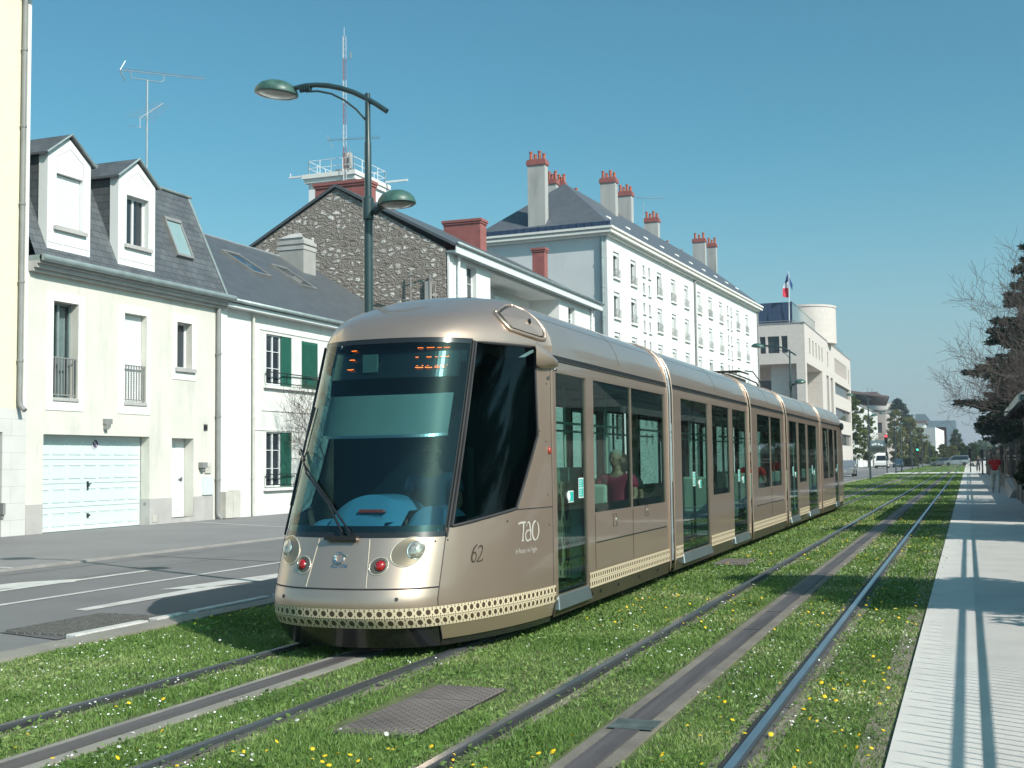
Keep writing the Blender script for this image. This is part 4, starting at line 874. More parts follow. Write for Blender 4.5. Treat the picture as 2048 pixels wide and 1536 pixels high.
opsE = [(u0 * 1.0, u1, z0, z1, d_) for (u0, u1, z0, z1, d_) in opsE]
b.wall(FE, -22, 0, 0, 19.1, opsE); b.quad((-19, 221, 0), (-41, 221, 0), (-41, 221, 19.1), (-19, 221, 19.1)); b.quad((-19, 156.5, 19.1), (-19, 221, 19.1), (-41, 221, 19.1), (-41, 156.5, 19.1))
b.quad(*[F.P(158.2, -4.6, 0), F.P(175.8, -4.6, 0), F.P(175.8, -4.6, 14.1), F.P(158.2, -4.6, 14.1)])
b.build('wall', M['tan_stone'], G)
b = MB(); b.quad(*[FE.P(-10.9, -5.5, 0), FE.P(-3.8, -5.5, 0), FE.P(-3.8, -5.5, 12.2), FE.P(-10.9, -5.5, 12.2)]); b.build('lobby_glazing', M['window_dark'], G)
b = MB(); b.quad(*[FE.P(-3.8, -5.45, 0), FE.P(-1.1, -5.45, 0), FE.P(-1.1, -5.45, 13.9), FE.P(-3.8, -5.45, 13.9)]); b.quad(*[FE.P(-10.9, -5.46, 12.2), FE.P(-1.1, -5.46, 12.2), FE.P(-1.1, -5.46, 13.95), FE.P(-10.9, -5.46, 13.95)]); b.build('lobby_wall', M['tan_stone'], G)
for (a, c, d_, e_, dp, nv) in ((193.5, 218.9, 11.85, 13.7, .4, 9), (193.5, 218.9, 7.9, 9.75, .4, 9), (193.5, 218.9, 3.8, 5.7, .4, 9), (216.2, 217.6, 14.6, 17.2, .5, 0)):
    window(G, F, a, c, d_, e_, dp, .12, nv, 0, frame='grey_paint', back=False)
for (a, c) in ((161.2, 162.5), (164.8, 166.1), (168.4, 169.7), (172.0, 173.3), (175.6, 176.9), (183.0, 184.3)): window(G, F, a, c, 15.5, 17.6, .4, .08, 0, 0, frame='grey_paint', back=False)
b = MB()
for k in range(13): u = 194.5 + k * 1.55; b.fbox(F, u, u + .25, -.85, .0, 15.1, 17.5)
b.fbox(F, 193.5, 213.6, -.9, -.85, 15.1, 17.5); b.build('louvre_screen', M['tan_stone'], G)
for (a, c) in ((-5.70, -4.95), (-4.70, -3.20), (-2.95, -2.15)): window(G, FE, a, c, 15.35, 17.55, .35, .05, 0, 0, frame='grey_paint', back=False)
b = MB(); b.fbox(F, 156.4, 221.1, -.3, .06, 19.1, 19.25); b.fbox(FE, -22, .06, -.2, .06, 19.1, 19.25); b.build('coping', M['grey_paint'], G)
b = MB(); b.box(-36, -20.6, 157.2, 172, 19.1, 22.0); pe = b.build('penthouse', M['blue_metal'], G)
b = MB(); b.quad((-20.55, 157.2, 19.2), (-20.55, 197, 19.2), (-20.55, 197, 21.9), (-20.55, 157.2, 21.9)); b.box(-20.7, -20.5, 157.2, 197, 21.9, 22.05)
M['green_glass'] = mat('green_glass', (0.11, 0.17, 0.18), 0.12, var=0.1, vs=.3, spec=.7); b.build('glazed_screen', M['green_glass'], pe)
b = MB(); b.box(-27.5, -25.2, 156.9, 157.2, 19.2, 20.4); b.build('penthouse_window', M['garage_white'], pe); b = MB(); b.box(-23.6, -20.9, 157.1, 157.2, 19.2, 20.6); b.build('penthouse_window', M['blue_metal'], pe)
b = MB(); b.box(-23, -20.2, 199, 221, 19.1, 20.8); b.build('glazed_screen', M['green_glass'], pe)
b = MB(); b.lathe((-22.6, 186.5, 0), [(4.7, 19), (4.7, 24.4), (4.8, 24.4), (4.8, 24.7), (0.1, 24.7)], 40); b.build('stair_tower', M['tan_stone'], G, smooth=True, auto=30)
b = MB(); z = 24.9
b.tube([(-28, 156.6, 19.5), (-20, 156.6, 19.5)], .04, 4); b.build('railing', M['grey_paint'], G)
t = empty('flagpole', (-20.8, 157, 19.1), 'white flagpole with a drooping blue, white and red flag on the office building roof', 'flagpole')
b = MB(); b.tube([(-20.9, 156.7, 19.1), (-20.78, 156.7, 25.9)], [.07, .04], 8); b.build('pole', M['white_pvc'], t)
M['flag_blue'] = mat('flag_blue', (.02, .06, .20), .8); M['flag_red'] = mat('flag_red', (.50, .02, .05), .8); M['flag_white'] = mat('flag_white', (.6, .62, .66), .8)
b = MB()
n = 10
def fp(a, c): return Vector((-20.8 - .06 - a * .75 * (0.35 + .65 * min(1, c * 1.4)) + .03 * math.sin(9 * c), 156.7 - .25 * math.sin(a * 5 + c * 3) * a, 25.6 - c * 2.9 - a * (.25 - .25 * c) - .3 * (1 - a) * c + .05 * math.sin(a * 6)))
for i in range(12):
    for j in range(n):
        b.cm = 0 if i < 4 else (1 if i < 7 else 2)
        b.quad(fp(j / n, i / 12), fp((j + 1) / n, i / 12), fp((j + 1) / n, (i + 1) / 12), fp(j / n, (i + 1) / 12))
b.build('flag', [M['flag_blue'], M['flag_white'], M['flag_red']], t, smooth=True)
b = MB(); b.quad((-20.74, 156.72, 25.2), (-20.35, 156.9, 24.2), (-20.40, 156.9, 23.4), (-20.74, 156.72, 24.2)); b.build('flag_fold', M['flag_blue'], t)

# ================================================================== distant buildings
def simple_block(name, label, cat, x0, x1, y0, y1, h, wallm, rows, ucols, roofm='grey_paint', band=False, nu=0, e_rows=None):
    """street face at x1 (facing +X), end face at y0 (facing -Y)"""
    o = empty(name, (x1, y0, 0), label, cat); F_ = Fr((x1, 0)); FE_ = Fr((x1, y0), 0, end=True)
    ops = []; L = y1 - y0
    for (za, zb) in rows:
        if band: ops.append((y0 + 1, y1 - 1, za, zb, .35))
        else:
            for k in range(ucols): a = y0 + L * (k + .22) / ucols; ops.append((a, a + L / ucols * .56, za, zb, .3))
    m = MB(); m.wall(F_, y0, y1, 0, h, ops)
    eo = []; W_ = x1 - x0
    for (za, zb) in (e_rows or []):
        for k in range(nu): a = -W_ + W_ * (k + .22) / nu; eo.append((a, a + W_ / nu * .56, za, zb, .3))
    m.wall(FE_, -W_, 0, 0, h, eo); m.quad((x1, y1, 0), (x0, y1, 0), (x0, y1, h), (x1, y1, h)); m.quad((x0, y0, 0), (x0, y1, 0), (x0, y1, h), (x0, y0, h)); m.quad((x0, y0, h), (x1, y0, h), (x1, y1, h), (x0, y1, h))
    m.build('wall', M[wallm], o)
    for q in ops: window(o, F_, q[0], q[1], q[2], q[3], .22, .12, 5 if band else 1, 0, back=False)
    for q in eo: window(o, FE_, q[0], q[1], q[2], q[3], .22, .1, 1, 0, back=False)
    m = MB(); m.fbox(F_, y0 - .2, y1 + .2, -W_ - .2, .2, h, h + .35); m.build('roof_edge', M[roofm], o)
    return o
M['grey_far'] = mat('grey_far', (.30, .33, .34), .9, var=.1, vs=.3); M['brown_roof'] = mat('brown_roof', (0.13, 0.09, 0.085), .7); M['ochre'] = mat('ochre', (0.40, 0.29, 0.20), .9, var=.05); M['white_far'] = mat('white_far', (.72, .72, .70), .8, var=.04, vs=.3)
M['pink_far'] = mat('pink_far', (0.46, 0.40, 0.38), .9, var=.05, vs=.3); M['blue_far'] = mat('blue_far', (0.15, 0.21, 0.25), .6, var=.08, vs=.2); M['red_far'] = mat('red_far', (0.30, 0.09, 0.08), .8, var=.1)
simple_block('white_office_building', 'white office building with dark window bays, beyond the pink office', 'office building', -40, -22.5, 262, 340, 13.6, 'white_far', [(10.0, 12.6), (6.4, 8.6), (2.6, 4.8)], 16, nu=4, e_rows=[(10, 12.4), (6.4, 8.6)])
o = simple_block('grey_office_building', 'greyish pink office building under the dark wing-shaped roof', 'office building', -34, -20.6, 344, 392, 14.6, 'pink_far', [(9.6, 13.2), (4.6, 7.6)], 7, nu=3, e_rows=[(8.5, 11.5)])
m = MB(); z = 16.2; m.prism([(-47, 318, 17.2), (-36, 315, 19.6), (-18, 318, 17.0), (-22, 372, 17.2), (-40, 372, 18.2)], [(-47, 318, 17.6), (-36, 315, 20.6), (-18, 318, 17.4), (-22, 372, 17.6), (-40, 372, 19.2)]); m.build('roof', M['brown_roof'], o)
simple_block('white_apartment_building', 'white building with small windows behind the white van', 'apartment building', -34, -19.5, 394, 462, 16.5, 'white_far', [(12.3, 14.2), (8.2, 10.2), (4, 6)], 12, nu=2, e_rows=[(11, 13)])
t = empty('round_roof_pavilion', (-24, 430, 0), 'curved white roof drum above the white building', 'building'); m = MB(); m.lathe((-27, 440, 0), [(6, 10), (6, 20.6), (6.2, 20.8), (.1, 20.8)], 24); m.build('drum', M['tan_stone'], t, smooth=True, auto=30)
t = empty('ochre_tower_block', (-32, 450, 0), 'ochre high-rise tower block with a flat dark top far down the street', 'tower block')
m = MB(); m.box(-35.0, -29.8, 450, 470, 0, 24.6); m.build('wall', M['ochre'], t); m = MB(); m.box(-35.3, -29.6, 449.5, 470, 24.6, 25.6); m.cyl((-33, 452, 25.6), (-33, 452, 27.2), .08, n=4); m.cyl((-31.5, 452, 25.6), (-31.5, 452, 27), .08, n=4); m.build('roof', M['brown_roof'], t)
m = MB()
for k in range(3): m.box(-30.9, -30.0, 449.3, 449.9, 19.3 + k * 1.9, 20.3 + k * 1.9)
for k in range(3): m.box(-29.8, -29.3, 451, 455, 18.7 + k * 1.9, 19.9 + k * 1.9)
m.build('balcony', M['white_pvc'], t)
t = empty('blue_grey_hall', (-9, 470, 0), 'large blue-grey hall with a red recess and slanted roof at the end of the street', 'building')
m = MB(); m.box(-10.5, -3.6, 470, 520, 12.9, 15.3); m.box(-6.9, -3.6, 470, 520, 0, 12.9); m.box(-19, -10.5, 470, 520, 0, 15.3)
m.prism([(-17.6, 470, 15.3), (-12.2, 470, 15.3), (-14.2, 470, 17.9), (-17.6, 470, 17.9)], [(-17.6, 520, 15.3), (-12.2, 520, 15.3), (-14.2, 520, 17.9), (-17.6, 520, 17.9)]); m.build('wall', M['blue_far'], t)
m = MB(); m.quad((-10.5, 473, 0), (-6.9, 473, 0), (-6.9, 473, 12.9), (-10.5, 473, 12.9)); m.build('recess_wall', M['red_far'], t)
t = empty('white_corner_building', (-9, 450, 0), 'low white and grey building in front of the blue-grey hall', 'building')
m = MB(); m.cm = 0; m.box(-17.0, -10.3, 448, 462, 0, 12.3); m.cm = 1; m.prism([(-10.3, 448, 3.2), (-7.6, 452, 2.9), (-7.6, 452, 11.2), (-10.3, 448, 12.4)], [(-10.3, 462, 3.2), (-7.6, 462, 2.9), (-7.6, 462, 11.2), (-10.3, 462, 12.4)]); m.build('wall', [M['grey_far'], M['white_far']], t)
t = empty('white_low_house', (-20, 450, 0), 'low white building with a dark roof behind the willow trees', 'house')
m = MB(); m.box(-20, -13.8, 452, 470, 0, 14.0); m.build('wall', M['white_far'], t); m = MB(); m.box(-21, -13.2, 451, 471, 14.0, 14.9); m.build('roof', M['brown_roof'], t)
# white boundary wall and hoarding
t = empty('white_boundary_wall', (-20, 240, 0), 'low white boundary wall with piers in front of the white office building', 'wall')
m = MB(); m.box(-19.6, -19.3, 228, 300, 0, 1.7)
for y in range(228, 300, 9): m.box(-19.8, -19.1, y, y + 1.2, 0, 2.3)
m.build('masonry', M['white_far'], t)
t = empty('billboard', (-8, 215, 0), 'dark framed advertising billboard on two legs, behind the red traffic light', 'billboard')
M['poster_sky'] = mat('poster_sky', (.10, .17, .2), .5, var=.3, vs=.6); M['poster_dark'] = mat('poster_dark', (.035, .05, .04), .5, var=.4, vs=1)
m = MB(); m.box(-15.7, -13.0, 216, 216.3, 2.75, 4.75); m.build('frame', M['grey_paint'], t)
m = MB(); m.cm = 0; m.box(-15.58, -13.12, 215.9, 216.0, 3.7, 4.63); m.cm = 1; m.box(-15.58, -13.12, 215.9, 216.0, 2.87, 3.7); m.cm = 2
for (x, z, r_) in ((-15.2, 4.0, .22), (-14.8, 4.1, .26), (-14.2, 4.05, .24), (-13.7, 3.9, .2)): m.ball((x, 215.9, z), r_, .03, r_ * .8, 10, 6)
m.build('poster', [M['poster_sky'], M['poster_dark'], M['white_far']], t)
for x in (-15.2, -13.6): m = MB(); m.box(x - .12, x + .12, 216.05, 216.25, 0, 2.75); m.build('leg', M['grey_paint'], t)
# ================================================================== TRAM
M['paint'] = mat('bronze_paint', (0.64, 0.475, 0.375), 0.36, 0.80, var=0.03, vs=.7, coat=0.6, stains=0.05)
M['paint_gold'] = M['paint']
M['skirt'] = mat('skirt_paint', (0.10, 0.085, 0.065), 0.4, 0.6, var=.1, stains=.2)
M['trim_black'] = mat('trim_black', (0.016, 0.017, 0.018), 0.25, var=0, coat=.4)
M['tram_glass'] = glassmat('tram_glass', (0.66, 0.79, 0.76), .62, 0.012)
M['ws_glass'] = glassmat('ws_glass', (0.44, 0.68, 0.69), 1.2, 0.015)
M['cab_glass'] = glassmat('cab_glass', (0.16, 0.27, 0.27), 0.9, 0.06)
M['dash_blue'] = mat('dash_blue', (0.09, 0.24, 0.36), 0.35, var=.05, coat=.3)
M['blind'] = mat('blind', (0.17, 0.21, 0.20), 0.8, var=.05)
M['cab_grey'] = mat('cab_grey', (.10, .14, .13), .7, var=0); M['cab_dark'] = mat('cab_dark', (0.03, 0.055, 0.065), 0.6, var=0)
M['interior'] = mat('interior', (0.32, 0.33, 0.31), 0.7, var=.05)
M['seat_green'] = mat('seat_green', (0.55, 0.66, 0.56), 0.6, var=.05)
M['led'] = mat('led_orange', (1, .2, .02), .5, emit=(1.0, 0.13, 0.012), es=5)
M['chrome'] = mat('chrome', (0.75, 0.77, 0.78), 0.12, 1.0, var=0)
M['bellows'] = mat('bellows', (0.035, 0.035, 0.037), 0.7, var=0)
M['sill_metal'] = mat('sill_metal', (0.22, 0.28, 0.29), 0.35, 0.7, var=.1)
M['lamp_clear'] = mat('lamp_clear', (0.55, 0.50, 0.42), 0.10, 0.6, var=.35, vs=30, coat=1)
M['sticker'] = mat('sticker', (0.02, 0.42, 0.36), .5, emit=(0.02, .42, .36), es=0.0); M['decal_white'] = mat('decal_white', (.70, .72, .70), .4); M['decal_grey'] = mat('decal_grey', (0.62, 0.58, 0.52), .4, .3)
M['decal_dark'] = mat('decal_dark', (0.05, 0.035, 0.025), .5)
M['marker_red'] = mat('marker_red', (.38, .04, .02), .2, coat=1, var=0); M['well'] = mat('well_shade', (0.33, 0.25, 0.18), 0.3, 0.8, var=0); M['rim_paint'] = mat('rim_paint', (0.75, 0.70, 0.58), 0.25, .5, var=0)
def canemat():
    m = mat('cane_pattern', (0.62, 0.52, 0.37), 0.45, var=0); t = m.node_tree; p = t.nodes['Principled BSDF']; uv = t.nodes.new('ShaderNodeUVMap')
    def mth(op, a, b=None, c=None):
        n = t.nodes.new('ShaderNodeMath'); n.operation = op
        for k, x in enumerate((a, b, c)):
            if x is None: continue
            if isinstance(x, (int, float)): n.inputs[k].default_value = x
            else: t.links.new(x, n.inputs[k])
        return n.outputs[0]
    s = t.nodes.new('ShaderNodeSeparateXYZ'); t.links.new(uv.outputs[0], s.inputs[0])
    PW = 0.080
    def cell(off, row):          # distance to hole centre
        u = mth('SUBTRACT', mth('FRACT', mth('ADD', mth('DIVIDE', s.outputs[0], PW), off)), 0.5); v = mth('DIVIDE', mth('SUBTRACT', s.outputs[1], row), PW)
        return mth('SQRT', mth('ADD', mth('MULTIPLY', u, u), mth('MULTIPLY', v, v)))
    d = mth('MINIMUM', cell(0.0, 0.118), cell(0.0, 0.042))
    big = mth('LESS_THAN', d, 0.29)
    u2 = mth('SUBTRACT', mth('FRACT', mth('DIVIDE', s.outputs[0], PW)), 0.5)
    # small holes: mid row and between circles
    def sm(off, row, r): 
        uu = mth('SUBTRACT', mth('FRACT', mth('ADD', mth('DIVIDE', s.outputs[0], PW / 2), off)), 0.5); v = mth('DIVIDE', mth('SUBTRACT', s.outputs[1], row), PW / 2)
        return mth('LESS_THAN', mth('MAXIMUM', mth('ABSOLUTE', uu), mth('ABSOLUTE', v)), r)
    small = mth('MAXIMUM', mth('MAXIMUM', sm(0.5, 0.080, 0.13), sm(0.0, 0.080, .13)), mth('MAXIMUM', mth('MAXIMUM', sm(0.5, 0.152, .12), sm(0.5, 0.008, .12)), sm(0.5, 0.098, .10)))
    # triangles between circles
    ad = mth('ABSOLUTE', mth('SUBTRACT', mth('FRACT', mth('ADD', mth('DIVIDE', s.outputs[0], PW), 0.5)), 0.5))
    def tri(row):
        v = mth('ABSOLUTE', mth('DIVIDE', mth('SUBTRACT', s.outputs[1], row), PW)); a = mth('LESS_THAN', mth('ADD', mth('MULTIPLY', ad, 1.3), mth('ABSOLUTE', mth('SUBTRACT', v, 0.27))), 0.12); return a
    trm = mth('MAXIMUM', tri(0.118), tri(0.042))
    hole = mth('MAXIMUM', mth('MAXIMUM', big, small), trm)
    mx = t.nodes.new('ShaderNodeMix'); mx.data_type = 'RGBA'; mx.inputs[6].default_value = (0.64, 0.54, 0.38, 1); mx.inputs[7].default_value = (0.07, 0.048, 0.03, 1)
    t.links.new(hole, mx.inputs[0]); t.links.new(mx.outputs[2], p.inputs['Base Color']); return m
M['cane'] = canemat()

CXT = -4.85
base_pts = [(0, 0), (.22, .015), (.42, .065), (.58, .15), (.70, .265), (.79, .42), (.88, .64), (.97, .94), (1.05, 1.27), (1.12, 1.72), (1.16, 2.15)]
def dense(pts, n=8):
    out = []
    for i in range(len(pts) - 1):
        p0 = pts[max(i - 1, 0)]; p1 = pts[i]; p2 = pts[i + 1]; p3 = pts[min(i + 2, len(pts) - 1)]
        if i == 0: p0 = (-pts[1][0], pts[1][1])
        for k in range(n):
            t_ = k / n; q = []
            for a in (0, 1):
                q.append(0.5 * (2 * p1[a] + (p2[a] - p0[a]) * t_ + (2 * p0[a] - 5 * p1[a] + 4 * p2[a] - p3[a]) * t_ ** 2 + (3 * p1[a] - p0[a] - 3 * p2[a] + p3[a]) * t_ ** 3))
            out.append(tuple(q))
    out.append(pts[-1]); return out
dp = dense(base_pts); sl_ = [0.0]
for a, c in zip(dp[:-1], dp[1:]): sl_.append(sl_[-1] + math.hypot(c[0] - a[0], c[1] - a[1]))
SMAX = sl_[-1]; dO = np.array([p[0] for p in dp]); dD = np.array([p[1] for p in dp]); SL = np.array(sl_)
YE_ = 10.86
zc = np.array([0.10, .28, .36, .50, .60, 1.0, 2.72, 2.79, 2.87, 2.95, 3.03, 3.11, 3.18, 3.23, 3.25])
yc = np.array([8.86, 8.72, 8.66, 8.64, 8.68, 8.85, 9.52, 9.57, 9.66, 9.80, 10.02, 10.28, 10.50, 10.72, 10.84])
of = np.array([.955, .99, 1, 1, 1, 1, 1.0, .985, .955, .91, .84, .74, .60, .36, .0])
def S(s, z, side=1, off=0.0):
    """point of the cab shell; s = arc length from the centre of the nose, z = height (above 2.72 the shell closes over the roof)"""
    def pt(s, z):
        s_ = min(s, SMAX); o = float(np.interp(s_, SL, dO)); d = float(np.interp(s_, SL, dD)); ext = max(0.0, s - SMAX)
        y0 = float(np.interp(z, zc, yc)); k = float(np.interp(z, zc, of)); taper = float(np.interp(z, [1.0, 2.72, 3.25], [1.0, 0.83, 0.83])); wt = 1 - d / 2.15
        o = o * (1 - (1 - taper) * wt ** 0.7) * k
        return Vector((CXT + side * o, y0 + d * (YE_ - y0) / 2.15 + ext, z))
    p = pt(s, z)
    if off:
        a = pt(s + .01, z) - pt(max(s - .01, 0), z); zb = pt(s, min(z + .01, 3.245)) - pt(s, z - .01); n = a.cross(zb)
        if n.length < 1e-9: n = Vector((side, 0, 0))
        n.normalize(); 
        if side < 0: n = -n
        p = p + n * off
    return p
def arc_s(o): return float(np.interp(o, dO, SL))
sA0, sA1 = arc_s(.765), arc_s(.862)          # pillar line at the foot / head of the windscreen
def sA(z): return sA0 + (sA1 - sA0) * min(max((z - 1.0) / 1.72, 0), 1)
def strip(mb, sL, sR, z0, z1, side, ns, nz, off=0.0, uvs=None):
    for j in range(nz):
        za, zb = z0 + (z1 - z0) * j / nz, z0 + (z1 - z0) * (j + 1) / nz
        for i in range(ns):
            def q(ii, z): 
                a = sL(z) if callable(sL) else sL; c = sR(z) if callable(sR) else sR; return a + (c - a) * ii / ns
            mb.quad(S(q(i, za), za, side, off), S(q(i + 1, za), za, side, off), S(q(i + 1, zb), zb, side, off), S(q(i, zb), zb, side, off))
            if uvs is not None: uvs.extend([(q(i, za), za), (q(i + 1, za), za), (q(i + 1, zb), zb), (q(i, zb), zb)])
def both(mb, *a, **k):
    for sd_ in (1, -1): strip(mb, a[0], a[1], a[2], a[3], sd_, *a[4:], **k)
TRAM = empty('tram', (CXT, 9.0, 0), 'bronze and champagne five-section tram with a raked glass nose on the grassed left track', 'tram')
def tb(mb, name, m, parent=None, **k): return mb.build(name, M[m] if isinstance(m, str) else m, parent or TRAM, **k)
# window outline in (s, z)
sW0 = lambda z: sA(z) + 0.055
sB1, sB2, sB3 = 1.91, 2.37, 2.34      # rear edge of the cab side window: foot, knee, head
def sR_(z):
    if z < 1.19: return sW0(1.07) + 0.0 + (sB1 - sW0(1.07)) * (z - 1.07) / 0.12
    if z < 1.85: return sB1 + (sB2 - sB1) * (z - 1.19) / .66
    return sB2 + (sB3 - sB2) * (z - 1.85) / .85
# body shells
b = MB(); both(b, 0.0, sA0, 0.605, 1.0, 26, 5); o = tb(b, 'nose_panel', 'paint', smooth=True, merge=True, auto=40)
b = MB(); both(b, 0.0, sA0, 0.28, 0.592, 26, 6); tb(b, 'bumper', 'paint', smooth=True, merge=True, auto=40)
b = MB(); both(b, 0.0, SMAX, 0.10, 0.28, 40, 2, off=-0.012); tb(b, 'valance', 'trim_black', smooth=True, merge=True)
for sd_ in (1, -1):
    b = MB(); strip(b, sA0 + .006, SMAX, 0.16, 1.07, sd_, 22, 8); strip(b, lambda z: max(sR_(z), sW0(z)) + 0.0, SMAX, 1.07, 1.19, sd_, 14, 3); strip(b, sR_, SMAX, 1.19, 1.85, sd_, 10, 6); strip(b, sR_, SMAX, 1.85, 2.70, sd_, 10, 6); strip(b, lambda z: sA(z) + .0, SMAX, 2.70, 2.72, sd_, 24, 1)
    tb(b, 'cab_side', 'paint', smooth=True, merge=True, auto=40)
b = MB(); both(b, 0.0, SMAX, 2.72, 3.25, 50, 14); tb(b, 'cab_roof', 'paint', smooth=True, merge=True, auto=60)
# glass and black frames
b = MB(); both(b, 0.0, lambda z: sA(z) - .025, 1.045, 2.675, 26, 18, off=-0.004); ws = tb(b, 'windscreen', 'ws_glass', smooth=True, merge=True)
b = MB(); both(b, 0.0, sA, 1.0, 1.045, 26, 1, off=-.002); both(b, 0.0, sA, 2.675, 2.72, 26, 1, off=-.002); both(b, lambda z: sA(z) - .025, lambda z: sW0(z), 1.0, 2.70, 3, 14, off=-.002)
both(b, 0.0, lambda z: sA(z) - .02, 1.045, 1.10, 26, 1, off=-.010)
fr = tb(b, 'windscreen_frame', 'trim_black', smooth=True, merge=True)
b = MB()
for sd_ in (1, -1): b.tube([S(sA(z) + .012, z, sd_, .006) for z in np.linspace(1.0, 2.70, 14)], .010, 6)
tb(b, 'pillar_seal', M['rubber'], fr)
for sd_ in (1, -1):
    b = MB(); strip(b, sW0, sR_, 1.07, 1.19, sd_, 8, 3, off=-.004); strip(b, sW0, sR_, 1.19, 1.85, sd_, 10, 6, off=-.004); strip(b, sW0, sR_, 1.85, 2.70, sd_, 10, 8, off=-.004); sg = tb(b, 'cab_side_window', 'cab_glass', smooth=True, merge=True)
    b = MB(); ring = [(sW0(1.08), 1.08), (sB1, 1.195), (sB2, 1.85), (sB3, 2.69), (sW0(2.69), 2.69)]; pts = []
    for k in range(len(ring)):
        a, c = ring[k], ring[(k + 1) % len(ring)]
        for q in range(8): pts.append(S(a[0] + (c[0] - a[0]) * q / 8, a[1] + (c[1] - a[1]) * q / 8, sd_, .002))
    pts.append(pts[0]); b.tube(pts, .013, 6); tb(b, 'window_seal', 'rubber', sg)
# seams, bolts
b = MB()
for sd_ in (1, -1):
    b.tube([S(sA0 + .003, z, sd_, .001) for z in np.linspace(.12, 1.0, 10)], .0045, 4)
    b.tube([S(s, .598, sd_, .001) for s in np.linspace(0, sA0, 20)], .006, 4)
b.tube([S(s, 1.185 - .0 * s, 1, .001) for s in np.linspace(sB1 + .02, 2.68, 10)], .005, 4)
for sd_ in (1, -1):
    b.tube([S(2.69, z, sd_, .001) for z in np.linspace(.3, 2.6, 12)], .003, 4)
for (s, z) in ((.80, .965), (.54, .52), (.93, .97), (1.75, 1.09), (2.35, 1.02), (2.6, 1.02), (2.58, 1.30), (2.56, 1.80), (2.42, 1.90), (2.6, 2.35)):
    for sd_ in (1, -1):
        p = S(s, z, sd_, .0); n = (S(s, z, sd_, .02) - p).normalized(); r_ = .016 if s < .8 else .008; b.cyl(p - n * .003, p + n * .003, r_, n=10)
tb(b, 'panel_joint', 'rubber', uv=False)
b = MB()
for sd_ in (1, -1): b.tube([S(.235 + .11 * (1 - z), z, sd_, .002) for z in np.linspace(.607, .99, 8)], .0032, 5)
tb(b, 'nose_rib', 'rim_paint', uv=False)
# cane pattern band
def band_mesh(name, quads, uvs, par=None):
    b = MB(); [b.quad(*q) for q in quads]
    o = b.build(name, M['cane'], par or TRAM, uv=False); ul = o.data.uv_layers.new(name='UVMap')
    for k, u in enumerate(uvs): ul.data[k].uv = u
    return o
qs, us = [], []
zb0, zb1 = .285, .445
for sd_ in (1, -1):
    n = 90
    for i in range(n):
        a, c = SMAX * i / n, SMAX * (i + 1) / n
        for j in range(6):
            za, zc2 = zb0 + .16 * j / 6, zb0 + .16 * (j + 1) / 6; va, vc = .16 * j / 6, .16 * (j + 1) / 6
            qs.append([S(a, za, sd_, .005), S(c, za, sd_, .005), S(c, zc2, sd_, .005), S(a, zc2, sd_, .005)]); us += [(a * sd_ + .04, va), (c * sd_ + .04, va), (c * sd_ + .04, vc), (a * sd_ + .04, vc)]
band_mesh('cane_band', qs, us)
# headlamps and tail lamps, in round rings coloured like shaded wells
def oval(s0, z0, rs, rz, n=28, tilt=0.0):
    return [(s0 + rs * math.cos(2 * math.pi * k / n) * math.cos(tilt) - rz * math.sin(2 * math.pi * k / n) * math.sin(tilt), z0 + rs * math.cos(2 * math.pi * k / n) * math.sin(tilt) + rz * math.sin(2 * math.pi * k / n) * math.cos(tilt)) for k in range(n)]
for sd_ in (1, -1):
    for (s0, z0, rs, rz, kind) in ((.575, .888, .145, .112, 'headlight'), (.352, .778, .078, .068, 'tail_light')):
        out = oval(s0, z0, rs, rz, 32, .35)
        b = MB(); b.tube([S(s, z, sd_, .003) for s, z in out + out[:1]], .0045, 6); o = tb(b, kind, 'rim_paint', uv=False)
        b = MB(); n = len(out)
        # nearly flat ring from rim to disc; its darker colour paints the well's shade
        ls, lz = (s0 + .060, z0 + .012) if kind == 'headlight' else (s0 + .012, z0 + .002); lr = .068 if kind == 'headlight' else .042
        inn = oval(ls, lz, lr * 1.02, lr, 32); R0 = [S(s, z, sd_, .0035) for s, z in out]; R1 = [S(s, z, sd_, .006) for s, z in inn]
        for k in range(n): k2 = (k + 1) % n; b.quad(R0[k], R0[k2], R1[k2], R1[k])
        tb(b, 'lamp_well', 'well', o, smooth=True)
        b = MB(); c = S(ls, lz, sd_, 0.006); nrm = (S(ls, lz, sd_, .03) - S(ls, lz, sd_, .0)).normalized(); c0 = S(ls, lz, sd_, .0)
        rings = []
        for (f_, h) in ((1.0, 0.006), (.85, .020), (.55, .030), (.02, .034)):
            rings.append([S(ls + (s - ls) * f_, lz + (z - lz) * f_, sd_, h) for s, z in inn])
        for a_, c_ in zip(rings[:-1], rings[1:]):
            for k in range(n): k2 = (k + 1) % n; b.quad(a_[k], a_[k2], c_[k2], c_[k])
        tb(b, 'lamp_glass', 'lamp_clear' if kind == 'headlight' else 'red_lamp', o, smooth=True, merge=True)
        b = MB(); b.tube([p for p in R1 + R1[:1]], .005, 5); tb(b, 'lamp_ring', 'trim_black' if kind != 'headlight' else 'chrome', o, uv=False)
